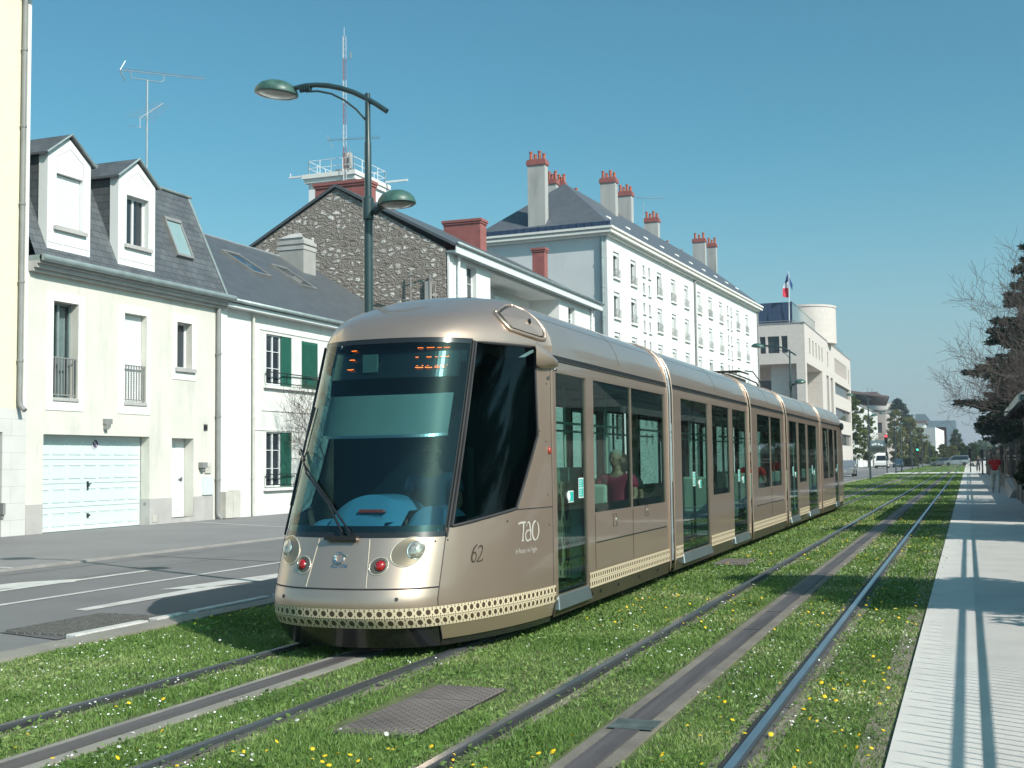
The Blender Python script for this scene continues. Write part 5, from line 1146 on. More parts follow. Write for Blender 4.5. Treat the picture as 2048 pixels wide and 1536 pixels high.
# badge and writing
def text_mesh(name, body, size, place, m, par=None, extr=0.0, bold=False, shear=0.0, sx=1.0):
    cu = bpy.data.curves.new(name, 'FONT'); cu.body = body; cu.size = size; cu.shear = shear; cu.resolution_u = 3; cu.offset = 0.0 if not bold else size * .02
    tmp = bpy.data.objects.new(name + '_tmp', cu); COL.objects.link(tmp); dg = CX.evaluated_depsgraph_get(); me = bpy.data.meshes.new_from_object(tmp.evaluated_get(dg)); me.name = name
    bpy.data.objects.remove(tmp); bpy.data.curves.remove(cu)
    par = par or TRAM; off = loc_of(par)
    for v in me.vertices: v.co = place(v.co.x * sx, v.co.y) - off
    me.materials.clear(); me.materials.append(M[m]); me.update()
    o = bpy.data.objects.new(name, me); COL.objects.link(o); o.parent = par; return o
def on_side(s0, z0): return lambda x, y: S(s0 + x, z0 + y, 1, .004)
def on_nose(x0, z0):
    def f(x, y):
        t_ = x0 + x; return S(abs(t_), z0 + y, 1 if t_ > 0 else -1, .004)
    return f
# numeral and operator lettering (serif-like: letters built from strokes)
def strokes(name, segs, place, r, m, par=None):
    b = MB()
    for (pts, w0, w1) in segs:
        n = len(pts)
        for k in range(n - 1):
            (xa, ya), (xb, yb) = pts[k], pts[k + 1]; L = math.hypot(xb - xa, yb - ya) or 1; nx, ny = -(yb - ya) / L, (xb - xa) / L
            wa = (w0 + (w1 - w0) * abs(math.sin(math.pi * k / max(n - 1, 1)))) / 2; wb = (w0 + (w1 - w0) * abs(math.sin(math.pi * (k + 1) / max(n - 1, 1)))) / 2
            b.quad(place(xa + nx * wa, ya + ny * wa), place(xb + nx * wb, yb + ny * wb), place(xb - nx * wb, yb - ny * wb), place(xa - nx * wa, ya - ny * wa))
    return b.build(name, M[m], par or TRAM, uv=False)
def arc(cx_, cy_, rx_, ry_, a0, a1, n=16): return [(cx_ + rx_ * math.cos(R(a0 + (a1 - a0) * k / n)), cy_ + ry_ * math.sin(R(a0 + (a1 - a0) * k / n))) for k in range(n + 1)]
pl = on_side(1.95, 0.90)
segs = [([(-.02, .155), (.03, .165), (.13, .165)], .016, .02), ([(.085, .165), (.078, .08), (.072, .0)], .030, .022), ([(.045, .002), (.105, .002)], .008, .008),
        (arc(.175, .045, .052, .047, 60, 320), .010, .022), ([(.165, .165), (.205, .155), (.222, .08), (.228, .0)], .012, .030), ([(.205, .002), (.25, .004)], .008, .008), ([(.14, .13), (.165, .162)], .008, .012),
        (arc(.325, .082, .068, .085, 80, 280), .012, .030), (arc(.325, .082, .068, .085, 60, -75), .012, .030)]
strokes('operator_lettering', segs, pl, 0, 'decal_grey')
text_mesh('operator_lettering', "le Réseau de l'Agglo", 0.062, on_side(1.90, 0.795), 'decal_grey', sx=.82)
pl = on_side(1.24, .765)
segs = [(arc(.035, .045, .03, .04, 0, 360), .006, .016), (arc(.085, .045, .08, .105, 105, 180), .008, .016),
        (arc(.115, .105, .030, .030, 170, -30), .006, .014), ([(.141, .09), (.115, .045), (.082, .006)], .012, .010), ([(.08, .004), (.15, .008), (.155, .025)], .010, .010)]
strokes('fleet_number', segs, pl, 0, 'decal_dark')
b = MB(); b.tube([S(abs(x), z, 1 if x > 0 else -1, .006) for x, z in [( .042 * math.cos(a) + .0, .84 + .042 * math.sin(a)) for a in np.linspace(0.5, 6.6, 24)]], [.004 + .007 * math.sin(math.pi * k / 23) for k in range(24)], 6); b.ball(S(.055, .862, 1, .006), .011, .006, .011, 8, 6); tb(b, 'maker_badge', 'chrome', uv=False)
text_mesh('maker_lettering', 'ALSTOM', 0.040, on_nose(-.070, .765), 'chrome', bold=True)
# wiper
b = MB()
def wp(s, z, h): return S(abs(s), z, 1 if s > 0 else -1, h)
b.tube([wp(-.005, 1.03, .03), wp(-.20, 1.28, .055), wp(-.52, 1.52, .05), wp(-.80, 1.72, .035)], .011, 6); b.tube([wp(.07, 1.03, .03), wp(-.20, 1.30, .05), wp(-.60, 1.60, .05)], .009, 6)
b.tube([wp(-.90, 1.25, .012), wp(-.86, 1.5, .014), wp(-.80, 1.80, .014), wp(-.74, 2.12, .012)], .010, 5); b.tube([wp(-.92, 1.70, .03), wp(-.80, 1.73, .04), wp(-.64, 1.64, .035)], .015, 6)
b.box(CXT - .16, CXT + .14, 8.80, 8.86, .985, 1.02); tb(b, 'wiper', 'trim_black', uv=False)
# lamp pods over the cab door: mirror camera fairing, and the oval intake on the roof shoulder
for sd_ in (1, -1):
    b = MB(); c = S(2.55, 2.56, sd_); pts = []
    rings = []
    for (dy, dx, rz_) in ((-.20, .0, .115), (-.10, .06, .105), (.02, .10, .085), (.12, .11, .055), (.19, .09, .028), (.21, .05, .006)):
        rings.append([Vector((c.x + sd_ * (dx * math.cos(a) if math.cos(a) > 0 else 0), c.y + dy, c.z + .02 + rz_ * math.sin(a) - dy * .22)) for a in np.linspace(-math.pi / 2, math.pi / 2, 9)])
    for a_, c_ in zip(rings[:-1], rings[1:]):
        for k in range(8): b.quad(a_[k], a_[k + 1], c_[k + 1], c_[k])
    b.poly(*rings[0])
    tb(b, 'camera_fairing', 'paint', smooth=True, merge=True, auto=50)
b = MB(); c = S(2.55, 2.56, 1); b.ball((c.x + .045, c.y - .08, c.z), .014, .014, .014, 8, 6); b.ball((c.x + .11, c.y + .02, c.z - .08), .016, .03, .016, 8, 6); tb(b, 'camera_lens', 'trim_black')
for sd_ in (1, -1):
    ol = [(1.58, 3.00), (1.75, 3.055), (2.0, 3.10), (2.35, 3.115), (2.58, 3.06), (2.64, 2.96), (2.66, 2.84), (2.60, 2.775), (2.50, 2.77), (2.15, 2.80), (1.83, 2.835), (1.70, 2.91)]
    pts = []
    for k in range(len(ol)):
        a, c = ol[k], ol[(k + 1) % len(ol)]
        for q in range(5): pts.append((a[0] + (c[0] - a[0]) * q / 5, a[1] + (c[1] - a[1]) * q / 5))
    b = MB(); b.tube([S(s, z, sd_, .006) for s, z in pts + pts[:1]], .020, 8); o = tb(b, 'roof_intake', 'paint', smooth=True)
    cs = sum(p[0] for p in pts) / len(pts); cz = sum(p[1] for p in pts) / len(pts)
    b = MB(); n = len(pts); R0 = [S(s, z, sd_, .004) for s, z in pts]; R1 = [S(cs + (s - cs) * .84 - .01, cz + (z - cz) * .80 - .012, sd_, .030) for s, z in pts]
    for k in range(n): k2 = (k + 1) % n; b.quad(R0[k], R0[k2], R1[k2], R1[k])
    tb(b, 'intake_shade_ring', 'skirt', o, smooth=True)  # raised dark ring, widest at the top: a hollow's shade put into colour
    b = MB(); C = S(cs, cz, sd_, .034)
    for k in range(n): k2 = (k + 1) % n; b.quad(R1[k], R1[k2], C)
    b.cm = 0; tb(b, 'intake_panel', 'paint', o)
    b = MB(); p = S(cs + .12, cz - .02, sd_, .038); b.ball(p, .018, .012, .03, 8, 6); tb(b, 'panel_lock', 'trim_black', o)
b = MB(); p = S(2.64, 1.715, 1); b.ball(p, .022, .032, .038, 12, 8); o = tb(b, 'marker_light', 'marker_red', smooth=True)

# ---- destination displays and cab interior
b = MB()
def box_o(mb, x0, x1, y0, y1, z0, z1): mb.box(CXT + x0, CXT + x1, y0, y1, z0, z1)
def ledrow(mb, x0, x1, z, n=6, h=.013, y=9.36):
    xs = np.linspace(x0, x1, n * 2)
    for k in range(n): 
        mb.box(CXT + xs[2 * k], CXT + xs[2 * k] + (x1 - x0) / n * .82, y - .006 + (z - 2.5) * .36, y + (z - 2.5) * .36, z - h / 2, z + h / 2)
b = MB(); both(b, 0.0, lambda z: sA(z) - .05, 2.40, 2.70, 20, 2, off=-0.10); dh = tb(b, 'display_housing', 'trim_black')
def led(mb, s0, s1, z, h=.012):
    n = max(2, int(abs(s1 - s0) / .02))
    for k in range(n):
        a = s0 + (s1 - s0) * (k + .08) / n; c = s0 + (s1 - s0) * (k + .92) / n
        zz = z + rnd.uniform(-.002, .002)
        mb.quad(wp(a, zz - h / 2, -.08), wp(c, zz - h / 2, -.085), wp(c, zz + h / 2, -.085), wp(a, zz + h / 2, -.085))
b = MB()
for z in (2.66, 2.575, 2.485): led(b, -.43, -.335 - (.008 if z > 2.5 else 0), z, .006)
for (a, c) in ((.42, .49), (.53, .63), (.665, .73), (.76, .86)): led(b, a, c, 2.66, .006)
for (a, c) in ((.41, .445), (.54, .605), (.65, .685), (.72, .75), (.765, .86)): led(b, a, c, 2.575, .006)
for (a, c) in ((.42, .515), (.535, .625), (.65, .73), (.76, .80)): led(b, a, c, 2.480, .007)
for (a, c) in ((.43, .455), (.49, .52), (.555, .58), (.66, .70), (.72, .755), (.775, .795), (.82, .845)): led(b, a, c, 2.496, .004)
tb(b, 'led_text', 'led', dh, uv=False)
b = MB(); box_o(b, -.16, -.02, 9.50, 9.53, 2.42, 2.58); tb(b, 'visor_label', 'cab_grey', dh)
b = MB(); both(b, 0.0, lambda z: sA(z) - .07, 1.90, 2.26, 20, 3, off=-.13); tb(b, 'sun_blind', 'blind', smooth=True, merge=True)
b = MB(); both(b, 0.0, lambda z: sA(z) - .07, 1.875, 1.90, 20, 1, off=-.12); tb(b, 'blind_rail', 'steel')
b = MB(); both(b, 0.0, 2.4, .95, 1.03, 24, 1, off=-.10); b.cm = 0
b.box(CXT - .72, CXT + .72, 9.15, 9.7, 1.00, 1.06); tb(b, 'dashboard', 'dash_blue')
b = MB()
for (x0, x1, y0, y1, z0, z1, sl2) in ((-.40, .30, 9.25, 9.85, 1.03, 1.34, .22), (.32, .70, 9.36, 9.8, 1.03, 1.24, .12), (-.68, -.42, 9.45, 9.9, 1.03, 1.12, .1), (-.16, .22, 9.12, 9.4, 1.05, 1.16, .05)):
    nx = 12
    for k in range(nx):
        fa, fc = k / nx, (k + 1) / nx; za = z0 + (z1 - z0) * math.sin(math.pi * (0.12 + .76 * fa)) ** .6; zc_ = z0 + (z1 - z0) * math.sin(math.pi * (.12 + .76 * fc)) ** .6; xa, xc_ = CXT + x0 + (x1 - x0) * fa, CXT + x0 + (x1 - x0) * fc
        b.quad((xa, y0, z0), (xc_, y0, z0), (xc_, y0 + sl2, zc_), (xa, y0 + sl2, za)); b.quad((xa, y0 + sl2, za), (xc_, y0 + sl2, zc_), (xc_, y1, zc_), (xa, y1, za))
tb(b, 'console', 'dash_blue', smooth=True, merge=True, auto=50)
b = MB(); b.hexa([(CXT - .12, 9.33, 1.19), (CXT + .13, 9.33, 1.19), (CXT + .13, 9.38, 1.19), (CXT - .12, 9.38, 1.19), (CXT - .12, 9.345, 1.215), (CXT + .10, 9.345, 1.215), (CXT + .10, 9.39, 1.215), (CXT - .12, 9.39, 1.215)]); tb(b, 'console_light', 'marker_red')
b = MB(); b.box(CXT - 1.08, CXT + 1.08, 10.62, 10.66, .35, 2.6); tb(b, 'cab_bulkhead', 'cab_dark')
b = MB(); box_o(b, -.70, .70, 9.85, 10.55, 2.52, 2.62); tb(b, 'cab_ceiling', 'cab_dark')
b = MB(); b.box(CXT + .10, CXT + .55, 10.2, 10.35, .95, 1.75); b.box(CXT + .08, CXT + .57, 9.85, 10.35, .85, .97); tb(b, 'driver_seat', 'cab_dark')

# ---- side walls: cross-section above the window line
prof = [(1.145, .16), (1.16, .30), (1.16, 2.50), (1.153, 2.59), (1.14, 2.70), (1.105, 2.83), (1.035, 2.96), (.92, 3.07), (.76, 3.15), (.55, 3.205), (.3, 3.24), (0.0, 3.25)]
def px(z):
    zs = [p[1] for p in prof]; return float(np.interp(z, zs, [p[0] for p in prof]))
def section(y0, y1, items, caps=(True, True), bodymat='paint', label=None):
    """items: list of (kind, ya, yb) along the right side; the left side is the mirror"""
    rb = MB()
    for sd_ in (1, -1):
        b = MB()
        def W(y, z, off=0): return Vector((CXT + sd_ * (px(z) + off), y, z))
        cuts = []
        for (k, a, c) in items: cuts.append((a, c, .34 if k == 'door' else 1.07, 2.47))
        ys = sorted(set([y0, y1] + [q for a, c, _, _ in cuts for q in (a, c)]))
        for a, c in zip(ys[:-1], ys[1:]):
            m_ = (a + c) / 2; h = [q for q in cuts if q[0] < m_ < q[1]]
            if h: b.quad(W(a, .30), W(c, .30), W(c, h[0][2]), W(a, h[0][2])); b.quad(W(a, h[0][3]), W(c, h[0][3]), W(c, 2.50), W(a, 2.50))
            else: b.quad(W(a, .30), W(c, .30), W(c, 2.50), W(a, 2.50))
        for (a, c, z0_, z1_) in cuts:           # reveals
            for yy in (a, c): b.quad(W(yy, z0_), W(yy, z0_, -.03), W(yy, z1_, -.03), W(yy, z1_))
            b.quad(W(a, z0_), W(c, z0_), W(c, z0_, -.03), W(a, z0_, -.03)); b.quad(W(a, z1_), W(c, z1_), W(c, z1_, -.03), W(a, z1_, -.03))
        for k in range(2, len(prof) - 1):
            (xa, za), (xb, zb_) = prof[k], prof[k + 1]; rb.quad((CXT + sd_ * xa, y0, za), (CXT + sd_ * xa, y1, za), (CXT + sd_ * xb, y1, zb_), (CXT + sd_ * xb, y0, zb_))
        tb(b, 'side_wall', 'paint')
    shell = tb(rb, 'roof_shell', 'paint', smooth=True, merge=True, auto=40)
    for sd_ in (1, -1):
        b = MB(); b.quad((CXT + sd_ * 1.155, y0, .30), (CXT + sd_ * 1.155, y1, .30), (CXT + sd_ * 1.13, y1, .14), (CXT + sd_ * 1.13, y0, .14)); tb(b, 'skirt', 'skirt')
    b = MB(); b.box(CXT - 1.1, CXT + 1.1, y0, y1, .27, .33); tb(b, 'floor', 'interior'); b = MB(); b.box(CXT - 1.1, CXT + 1.1, y0, y1, 2.50, 2.54); tb(b, 'ceiling', 'interior')
    for sd_ in (1, -1): b = MB(); b.box(*sorted((CXT + sd_ * 1.13, CXT + sd_ * 1.158)), y0 + .02, y1 - .02, 2.592, 2.635); tb(b, 'roof_groove', 'trim_black')
    b = MB()
    for sd_ in (1, -1): b.tube([(CXT + sd_ * 1.160, y0 + .02, 2.585), (CXT + sd_ * 1.160, y1 - .02, 2.585)], .006, 5); 
    for yy in [y0 + (y1 - y0) * .52]:
        b.tube([(CXT + q[0] + .0015, yy, q[1]) for q in prof[4:9]], .0018, 3)
    b.tube([(CXT + px(3.0) + .001, y0 + .05, 3.0), (CXT + px(3.0) + .001, y1 - .05, 3.0)], .0025, 3); tb(b, 'roof_joint', 'skirt', uv=False)
    for kind, a, c in items:
        for sd_ in (1, -1):
            x_ = CXT + sd_ * 1.145
            if kind == 'door':
                n = 1 if c - a < 1.15 else 2
                for q in range(n):
                    ya, yb = a + (c - a) * q / n + .006, a + (c - a) * (q + 1) / n - .006
                    g = MB(); g.box(*sorted((x_, x_ - sd_ * .008)), ya, yb, .345, 2.465); d_ = tb(g, 'door', 'tram_glass')
                    g = MB(); 
                    for (p_, r__) in ((ya, ya + .035), (yb - .035, yb)): g.box(*sorted((x_ - sd_ * .012, x_ - sd_ * .03)), p_, r__, .345, 2.465)
                    g.box(*sorted((x_ - sd_ * .012, x_ - sd_ * .03)), ya, yb, .345, .44); tb(g, 'door_frame', 'trim_black', d_)
                    if sd_ > 0:
                        sp = [(ya + .33, yb - .10)] if n == 1 else ([(ya + .38, yb - .05)] if q == 0 else [])
                        if n == 1 or q == 0:
                            yy = yb - .24 if n == 1 else yb - .17
                            g = MB(); g.cm = 0; g.box(x_ + .001, x_ + .004, yy, yy + .14, 1.345, 1.43); g.box(x_ + .001, x_ + .004, yy, yy + .14, 1.25, 1.335)
                            g.cm = 1; g.box(x_ + .0005, x_ + .003, yy - .012, yy + .152, 1.238, 1.442)
                            for zz in (1.405, 1.385, 1.36, 1.31, 1.29, 1.27): g.box(x_ + .004, x_ + .0048, yy + .02, yy + .02 + rnd.uniform(.05, .10), zz, zz + .007)
                            g.build('door_sticker', [M['sticker'], M['decal_white']], d_)
                            yy = yy - .36 if n == 1 else yb + .22
                            g = MB(); g.cm = 1; g.lathe((x_ + .002, yy, 1.265), [(.045, 0), (.045, .01), (.01, .012)], 12, 'x'); g.cm = 0; g.box(x_ + .001, x_ + .006, yy + .01, yy + .16, 1.215, 1.31); g.cm = 1; g.box(x_ + .0005, x_ + .004, yy, yy + .17, 1.205, 1.32); g.build('door_button', [M['sticker'], M['decal_white']], d_)
                g = MB()
                g.hexa([(CXT + sd_ * x, y, z) for x, y, z in ((1.10, a - .05, .20), (1.19, a - .05, .20), (1.19, c + .05, .20), (1.10, c + .05, .20), (1.10, a, .335), (1.165, a, .335), (1.165, c, .335), (1.10, c, .335))]); tb(g, 'door_sill', 'sill_metal', bevel=.01)
            else:
                g = MB(); g.box(*sorted((x_ + sd_ * .004, x_ - sd_ * .004)), a + .004, c - .004, 1.075, 2.465); w_ = tb(g, 'side_window', 'tram_glass')
                g = MB(); x2 = x_ - sd_ * .006
                g.box(*sorted((x2, x2 - sd_ * .02)), a, a + .035, 1.07, 2.47); g.box(*sorted((x2, x2 - sd_ * .02)), c - .035, c, 1.07, 2.47); g.box(*sorted((x2, x2 - sd_ * .02)), a, c, 1.07, 1.16); g.box(*sorted((x2, x2 - sd_ * .02)), a, c, 2.42, 2.47); tb(g, 'window_frame', 'trim_black', w_)
    # cane band between doors on both sides
    for sd_ in (1, -1):
        cur = y0 + .03; segs_ = []
        for kind, a, c in sorted(items, key=lambda q: q[1]):
            if kind == 'door': segs_.append((cur, a - .03)); cur = c + .03
        segs_.append((cur, y1 - .03))
        for a, c in segs_:
            if c - a < .06: continue
            x_ = CXT + sd_ * 1.163; band_mesh('cane_band', [[(x_, a, zb0 + .015), (x_, c, zb0 + .015), (x_, c, zb1 + .015), (x_, a, zb1 + .015)]], [(a, 0), (c, 0), (c, .16), (a, .16)])
    return shell
YM = [(10.86, 15.55), (15.80, 21.83), (22.05, 26.42), (26.70, 33.05), (33.30, 39.0)]
section(*YM[0], [('door', 10.95, 11.93), ('window', 12.19, 13.70), ('window', 13.73, 15.38)])
section(*YM[1], [('door', 16.35, 18.24), ('window', 18.52, 19.98), ('door', 20.25, 21.66)])
section(*YM[2], [('window', 22.80, 24.42), ('window', 24.45, 25.95)])
section(*YM[3], [('door', 27.15, 28.55), ('window', 28.75, 30.2), ('door', 30.45, 32.45)])
section(*YM[4], [('window', 33.75, 35.2), ('window', 35.23, 36.6), ('door', 36.8, 37.8)])
# rear nose
b = MB()
for sd_ in (1, -1):
    for j, (za, zb_) in enumerate(((.2, .9), (.9, 1.6), (1.6, 2.3), (2.3, 2.72), (2.72, 2.96), (2.96, 3.15), (3.15, 3.25))):
        n = 8
        for i in range(n):
            def rp(a_, z): 
                d = 2.0 * a_; o_ = 1.16 * (1 - a_ ** 3 * .55); k_ = 1 if z < 2.5 else px(z) / 1.16; return Vector((CXT + sd_ * o_ * k_, 39.0 + d * (1 - max(0, z - .9) * .16), z))
            b.quad(rp(i / n, za), rp((i + 1) / n, za), rp((i + 1) / n, zb_), rp(i / n, zb_))
b.quad((CXT - .55, 41.0, .2), (CXT + .55, 41.0, .2), (CXT + .5, 40.4, 2.7), (CXT - .5, 40.4, 2.7)); tb(b, 'rear_cab', 'paint', smooth=True, auto=40)
b = MB(); b.ball((CXT + 1.18, 38.9, 2.62), .07, .28, .12, 10, 8); tb(b, 'rear_camera_fairing', 'trim_black')
# bellows and section end frames
for (a, c) in zip([m_[1] for m_ in YM[:-1]], [m_[0] for m_ in YM[1:]]):
    b = MB(); n = 5; L = c - a
    for k in range(n):
        ya, yb, ym = a + L * k / n, a + L * (k + 1) / n, a + L * (k + .5) / n
        for (p1, q1, p2, q2) in ((ya, .06, ym, .03), (ym, .03, yb, .06)):
            pr = [(x, z) for x, z in prof]
            for sd_ in (1, -1):
                for i in range(len(pr) - 1):
                    (xa, za), (xb, zb_) = pr[i], pr[i + 1]
                    def bp(x, z, y, q): return (CXT + sd_ * max(x - q, 0), y, z - (q if z > 2.8 else 0))
                    b.quad(bp(xa, za, p1, q1), bp(xa, za, p2, q2), bp(xb, zb_, p2, q2), bp(xb, zb_, p1, q1))
    tb(b, 'bellows', 'bellows')
    b = MB()
    for yy in (a - .012, c + .012):
        for sd_ in (1, -1): b.tube([(CXT + sd_ * (x + .006), yy, z + (.006 if z > 2.8 else 0)) for x, z in prof], .013, 6)
    tb(b, 'end_frame', 'paint', smooth=True, uv=False)
b = MB(); b.tube([(CXT + x + .012, 15.585 + .02 * k, z) for k, (x, z) in enumerate([prof[3], prof[4], prof[5]])] , .01, 5)
for k in range(3): b.tube([(CXT + x + .016, 15.60 + .03 * k, z) for x, z in prof[1:9]], .004, 4)
tb(b, 'hose', 'galv', uv=False)
# details on the first section: panel joints and access flaps
b = MB()
for y_ in (12.19, 13.715): b.tube([(CXT + 1.162, y_, .48), (CXT + 1.162, y_, 1.05)], .0028, 3)
b.box(CXT + 1.158, CXT + 1.164, 12.22, 15.38, .748, .762)
for y_ in (24.42,): b.tube([(CXT + 1.162, y_, .48), (CXT + 1.162, y_, 1.05)], .003, 3)
b.box(CXT + 1.158, CXT + 1.164, 22.6, 26.0, .748, .762)
for (y_, z_) in ((12.95, .95), (14.35, 1.0)): b.tube([(CXT + 1.162, y_ + p, z_ + q) for p, q in ((-.07, -.06), (.07, -.06), (.07, .07), (-.07, .07), (-.07, -.06))], .0028, 3)
for yy in (11.02, 11.98, 12.10, 12.4, 13.1, 14.0, 14.9): b.cyl((CXT + 1.14, yy, .235), (CXT + 1.156, yy, .235), .02, n=8)
tb(b, 'panel_joint', 'trim_black', uv=False)
b = MB(); 
for (y_, z_) in ((13.0, .95), (14.40, 1.0)): b.ball((CXT + 1.165, y_, z_), .006, .014, .03, 8, 6)
tb(b, 'flap_latch', 'chrome')
b = MB()
for y_ in (13.7, 24.2): b.tube([(CXT + 1.0, y_, .20), (CXT + 1.0, y_ + .02, .06), (CXT + 1.0, y_ + .10, .02)], .02, 5); 
tb(b, 'rail_guard', 'skirt')
# underframe, wheels
b = MB()
for (a, c) in ((11.0, 38.6),): b.box(CXT - 1.0, CXT + 1.0, a, c, .14, .27)
b.box(CXT - .62, CXT + .62, 9.6, 11.0, .12, .27)
tb(b, 'underframe', 'trim_black')
for yb in (12.6, 14.2, 23.4, 25.0, 34.6, 36.2):
    for sd_ in (1, -1): b = MB(); b.lathe((CXT + sd_ * .74 - .06, yb, .31), [(.27, 0), (.29, .02), (.29, .12), (.05, .12)], 20, 'x'); tb(b, 'wheel', 'steel')
# roof equipment and folded pantograph
b = MB(); b.box(CXT - .5, CXT + .5, 23.6, 25.6, 3.20, 3.32); tb(b, 'roof_unit', 'skirt', bevel=.03)
b = MB()
for q in (0, .22): b.tube([(CXT - .62, 25.0 + q, 3.40), (CXT - .45, 25.0 + q, 3.46), (CXT + .45, 25.0 + q, 3.46), (CXT + .62, 25.0 + q, 3.40)], .018, 5)
for k in range(7): b.box(CXT - .42 + k * .13, CXT - .40 + k * .13, 25.0, 25.22, 3.42, 3.45)
for x in (-.25, .25): b.tube([(CXT + x, 25.1, 3.44), (CXT + x * 1.4, 26.3, 3.40), (CXT + x * 1.6, 27.6, 3.36), (CXT + x * 1.6, 27.9, 3.27)], .018, 5)
for x in (-.55, .55): b.tube([(CXT + x, 25.2, 3.47), (CXT + x, 26.2, 3.52), (CXT + x * .9, 27.3, 3.42), (CXT + x * .9, 27.8, 3.28)], .014, 5)
pn = tb(b, 'pantograph', 'skirt', uv=False)
# ---- saloon interior
b = MB()
for (ya, yb) in YM:
    y_ = ya + .5
    while y_ < yb: b.cyl((CXT + .55, y_, .33), (CXT + .55, y_, 2.5), .017, n=6); y_ += 1.7
    b.cyl((CXT + .55, ya + .2, 2.05), (CXT + .55, yb - .2, 2.05), .016, n=6); b.cyl((CXT - .55, ya + .2, 2.05), (CXT - .55, yb - .2, 2.05), .016, n=6)
tb(b, 'grab_rail', 'seat_green', uv=False)
b = MB()
for (ya, yb) in YM: b.box(CXT - .35, CXT + .35, ya + .3, yb - .3, 2.47, 2.50)
tb(b, 'ceiling_panel', 'interior')
for yy, sd_, fd in [(13.62, 1, 1), (14.98, 1, -1), (12.95, -1, 1), (14.25, -1, -1), (18.9, -1, 1), (19.6, 1, 1), (23.3, 1, 1), (24.5, 1, 1), (25.42, 1, -1), (29.2, 1, 1), (29.2, -1, 1), (34.6, 1, 1), (35.6, 1, 1)]:
    x0_ = CXT + sd_ * .66
    b = MB(); b.box(x0_ - .22, x0_ + .22, yy - .04, yy + .03, .80, 1.34); b.box(x0_ - .22, x0_ + .22, *sorted((yy - .04 * fd, yy + .42 * fd)), .74, .83); tb(b, 'seat', 'seat_green', bevel=.035)
b = MB(); b.box(CXT + .70, CXT + 1.06, 12.02, 12.08, .40, 1.55); tb(b, 'partition', 'seat_green')
qs = [[(CXT + .55, 12.00, .40), (CXT + .95, 12.00, .40), (CXT + .95, 12.00, 1.40), (CXT + .55, 12.00, 1.40)]]; band_mesh('partition_pattern', qs, [(0, 0), (.4, 0), (.4, .16), (0, .16)])
# ================================================================== street lamps
def make_lamp(x, y):
    t = empty('street_lamp', (x, y, 0), None, 'street lamp', 'double-armed green street lamps along the left lawn edge')
    b = MB(); b.lathe((x, y, 0), [(.13, 0), (.13, .03), (.085, .05), (.075, .9), (.068, 1.2), (.054, 4.7)], 16); b.lathe((x, y, 0), [(.046, 4.95), (.043, 5.68), (.036, 5.70), (.033, 6.32)], 14); b.build('pole', M['lamp_green'], t, smooth=True, auto=35)
    b = MB(); b.lathe((x, y, 0), [(.055, 4.68), (.072, 4.70), (.072, 4.96), (.05, 4.99)], 14); b.build('collar', M['lamp_green'], t, smooth=True, auto=35)
    P = [(.27, 6.06), (.12, 6.17), (-.03, 6.265), (-.20, 6.36), (-.38, 6.435), (-.56, 6.49), (-.74, 6.525), (-.92, 6.535), (-1.08, 6.52)]
    b = MB(); b.tube([(x + p, y, z) for p, z in P], [.035] * 6 + [.033, .032, .030], 10); b.build('arm', M['lamp_green'], t, smooth=True, auto=40)
    b = MB(); b.tube([(x - .03, y, 5.98), (x - .16, y, 6.13), (x - .33, y, 6.27), (x - .52, y, 6.38), (x - .72, y, 6.44), (x - .90, y, 6.455)], .014, 7)
    for k in range(5): b.lathe((x - .84 - k * .035, y, 6.49), [(.036, 0), (.042, .0), (.042, .012), (.036, .012)], 8, 'x')
    b.build('brace', M['lamp_green'], t, smooth=True, auto=40)
    def head(cx, cz, r_, tilt, side):
        def tr(q): q = Vector(q); a = tilt; return Vector((x + cx + q.x * math.cos(a) - q.z * math.sin(a), y + q.y, cz + q.x * math.sin(a) + q.z * math.cos(a)))
        def ring(rr, h, n=28): return [tr((rr * math.cos(2 * math.pi * k / n), rr * math.sin(2 * math.pi * k / n) * .96, h)) for k in range(n)]
        b = MB(); R_ = [ring(r_ * .93, -.035), ring(r_, -.025), ring(r_ * 1.0, .005), ring(r_ * .94, .045), ring(r_ * .78, .095), ring(r_ * .5, .135), ring(r_ * .2, .15), ring(.003, .152)]
        for a_, c_ in zip(R_[:-1], R_[1:]):
            for k in range(28): k2 = (k + 1) % 28; b.quad(a_[k], a_[k2], c_[k2], c_[k])
        o = b.build('lamp_head', M['lamp_shell'], t, smooth=True, merge=True, auto=50)
        b = MB(); R_ = [ring(r_ * .93, -.035), ring(r_ * .80, -.038), ring(r_ * .79, -.028)]
        for a_, c_ in zip(R_[:-1], R_[1:]):
            for k in range(28): k2 = (k + 1) % 28; b.quad(a_[k], a_[k2], c_[k2], c_[k])
        b.build('lens_ring', M['lamp_green'], o, smooth=True)
        b = MB(); R_ = [ring(r_ * .80, -.030), ring(r_ * .6, -.05), ring(r_ * .3, -.06), ring(.003, -.063)]
        for a_, c_ in zip(R_[:-1], R_[1:]):
            for k in range(28): k2 = (k + 1) % 28; b.quad(a_[k], a_[k2], c_[k2], c_[k])
        b.build('lens', M['lamp_lens'], o, smooth=True, merge=True)
    head(-1.34, 6.50, .29, -.10, -1); head(.40, 4.88, .245, .06, 1)
    b = MB(); b.tube([(x + .08, y, 4.78), (x + .16, y, 4.83), (x + .26, y, 4.88)], [.05, .04, .05], 8); b.build('bracket', M['lamp_green'], t, smooth=True)
    return t
L0 = make_lamp(-6.98, 13.4); L0['label'] = 'nearest green street lamp, rising behind the tram nose against the sky'
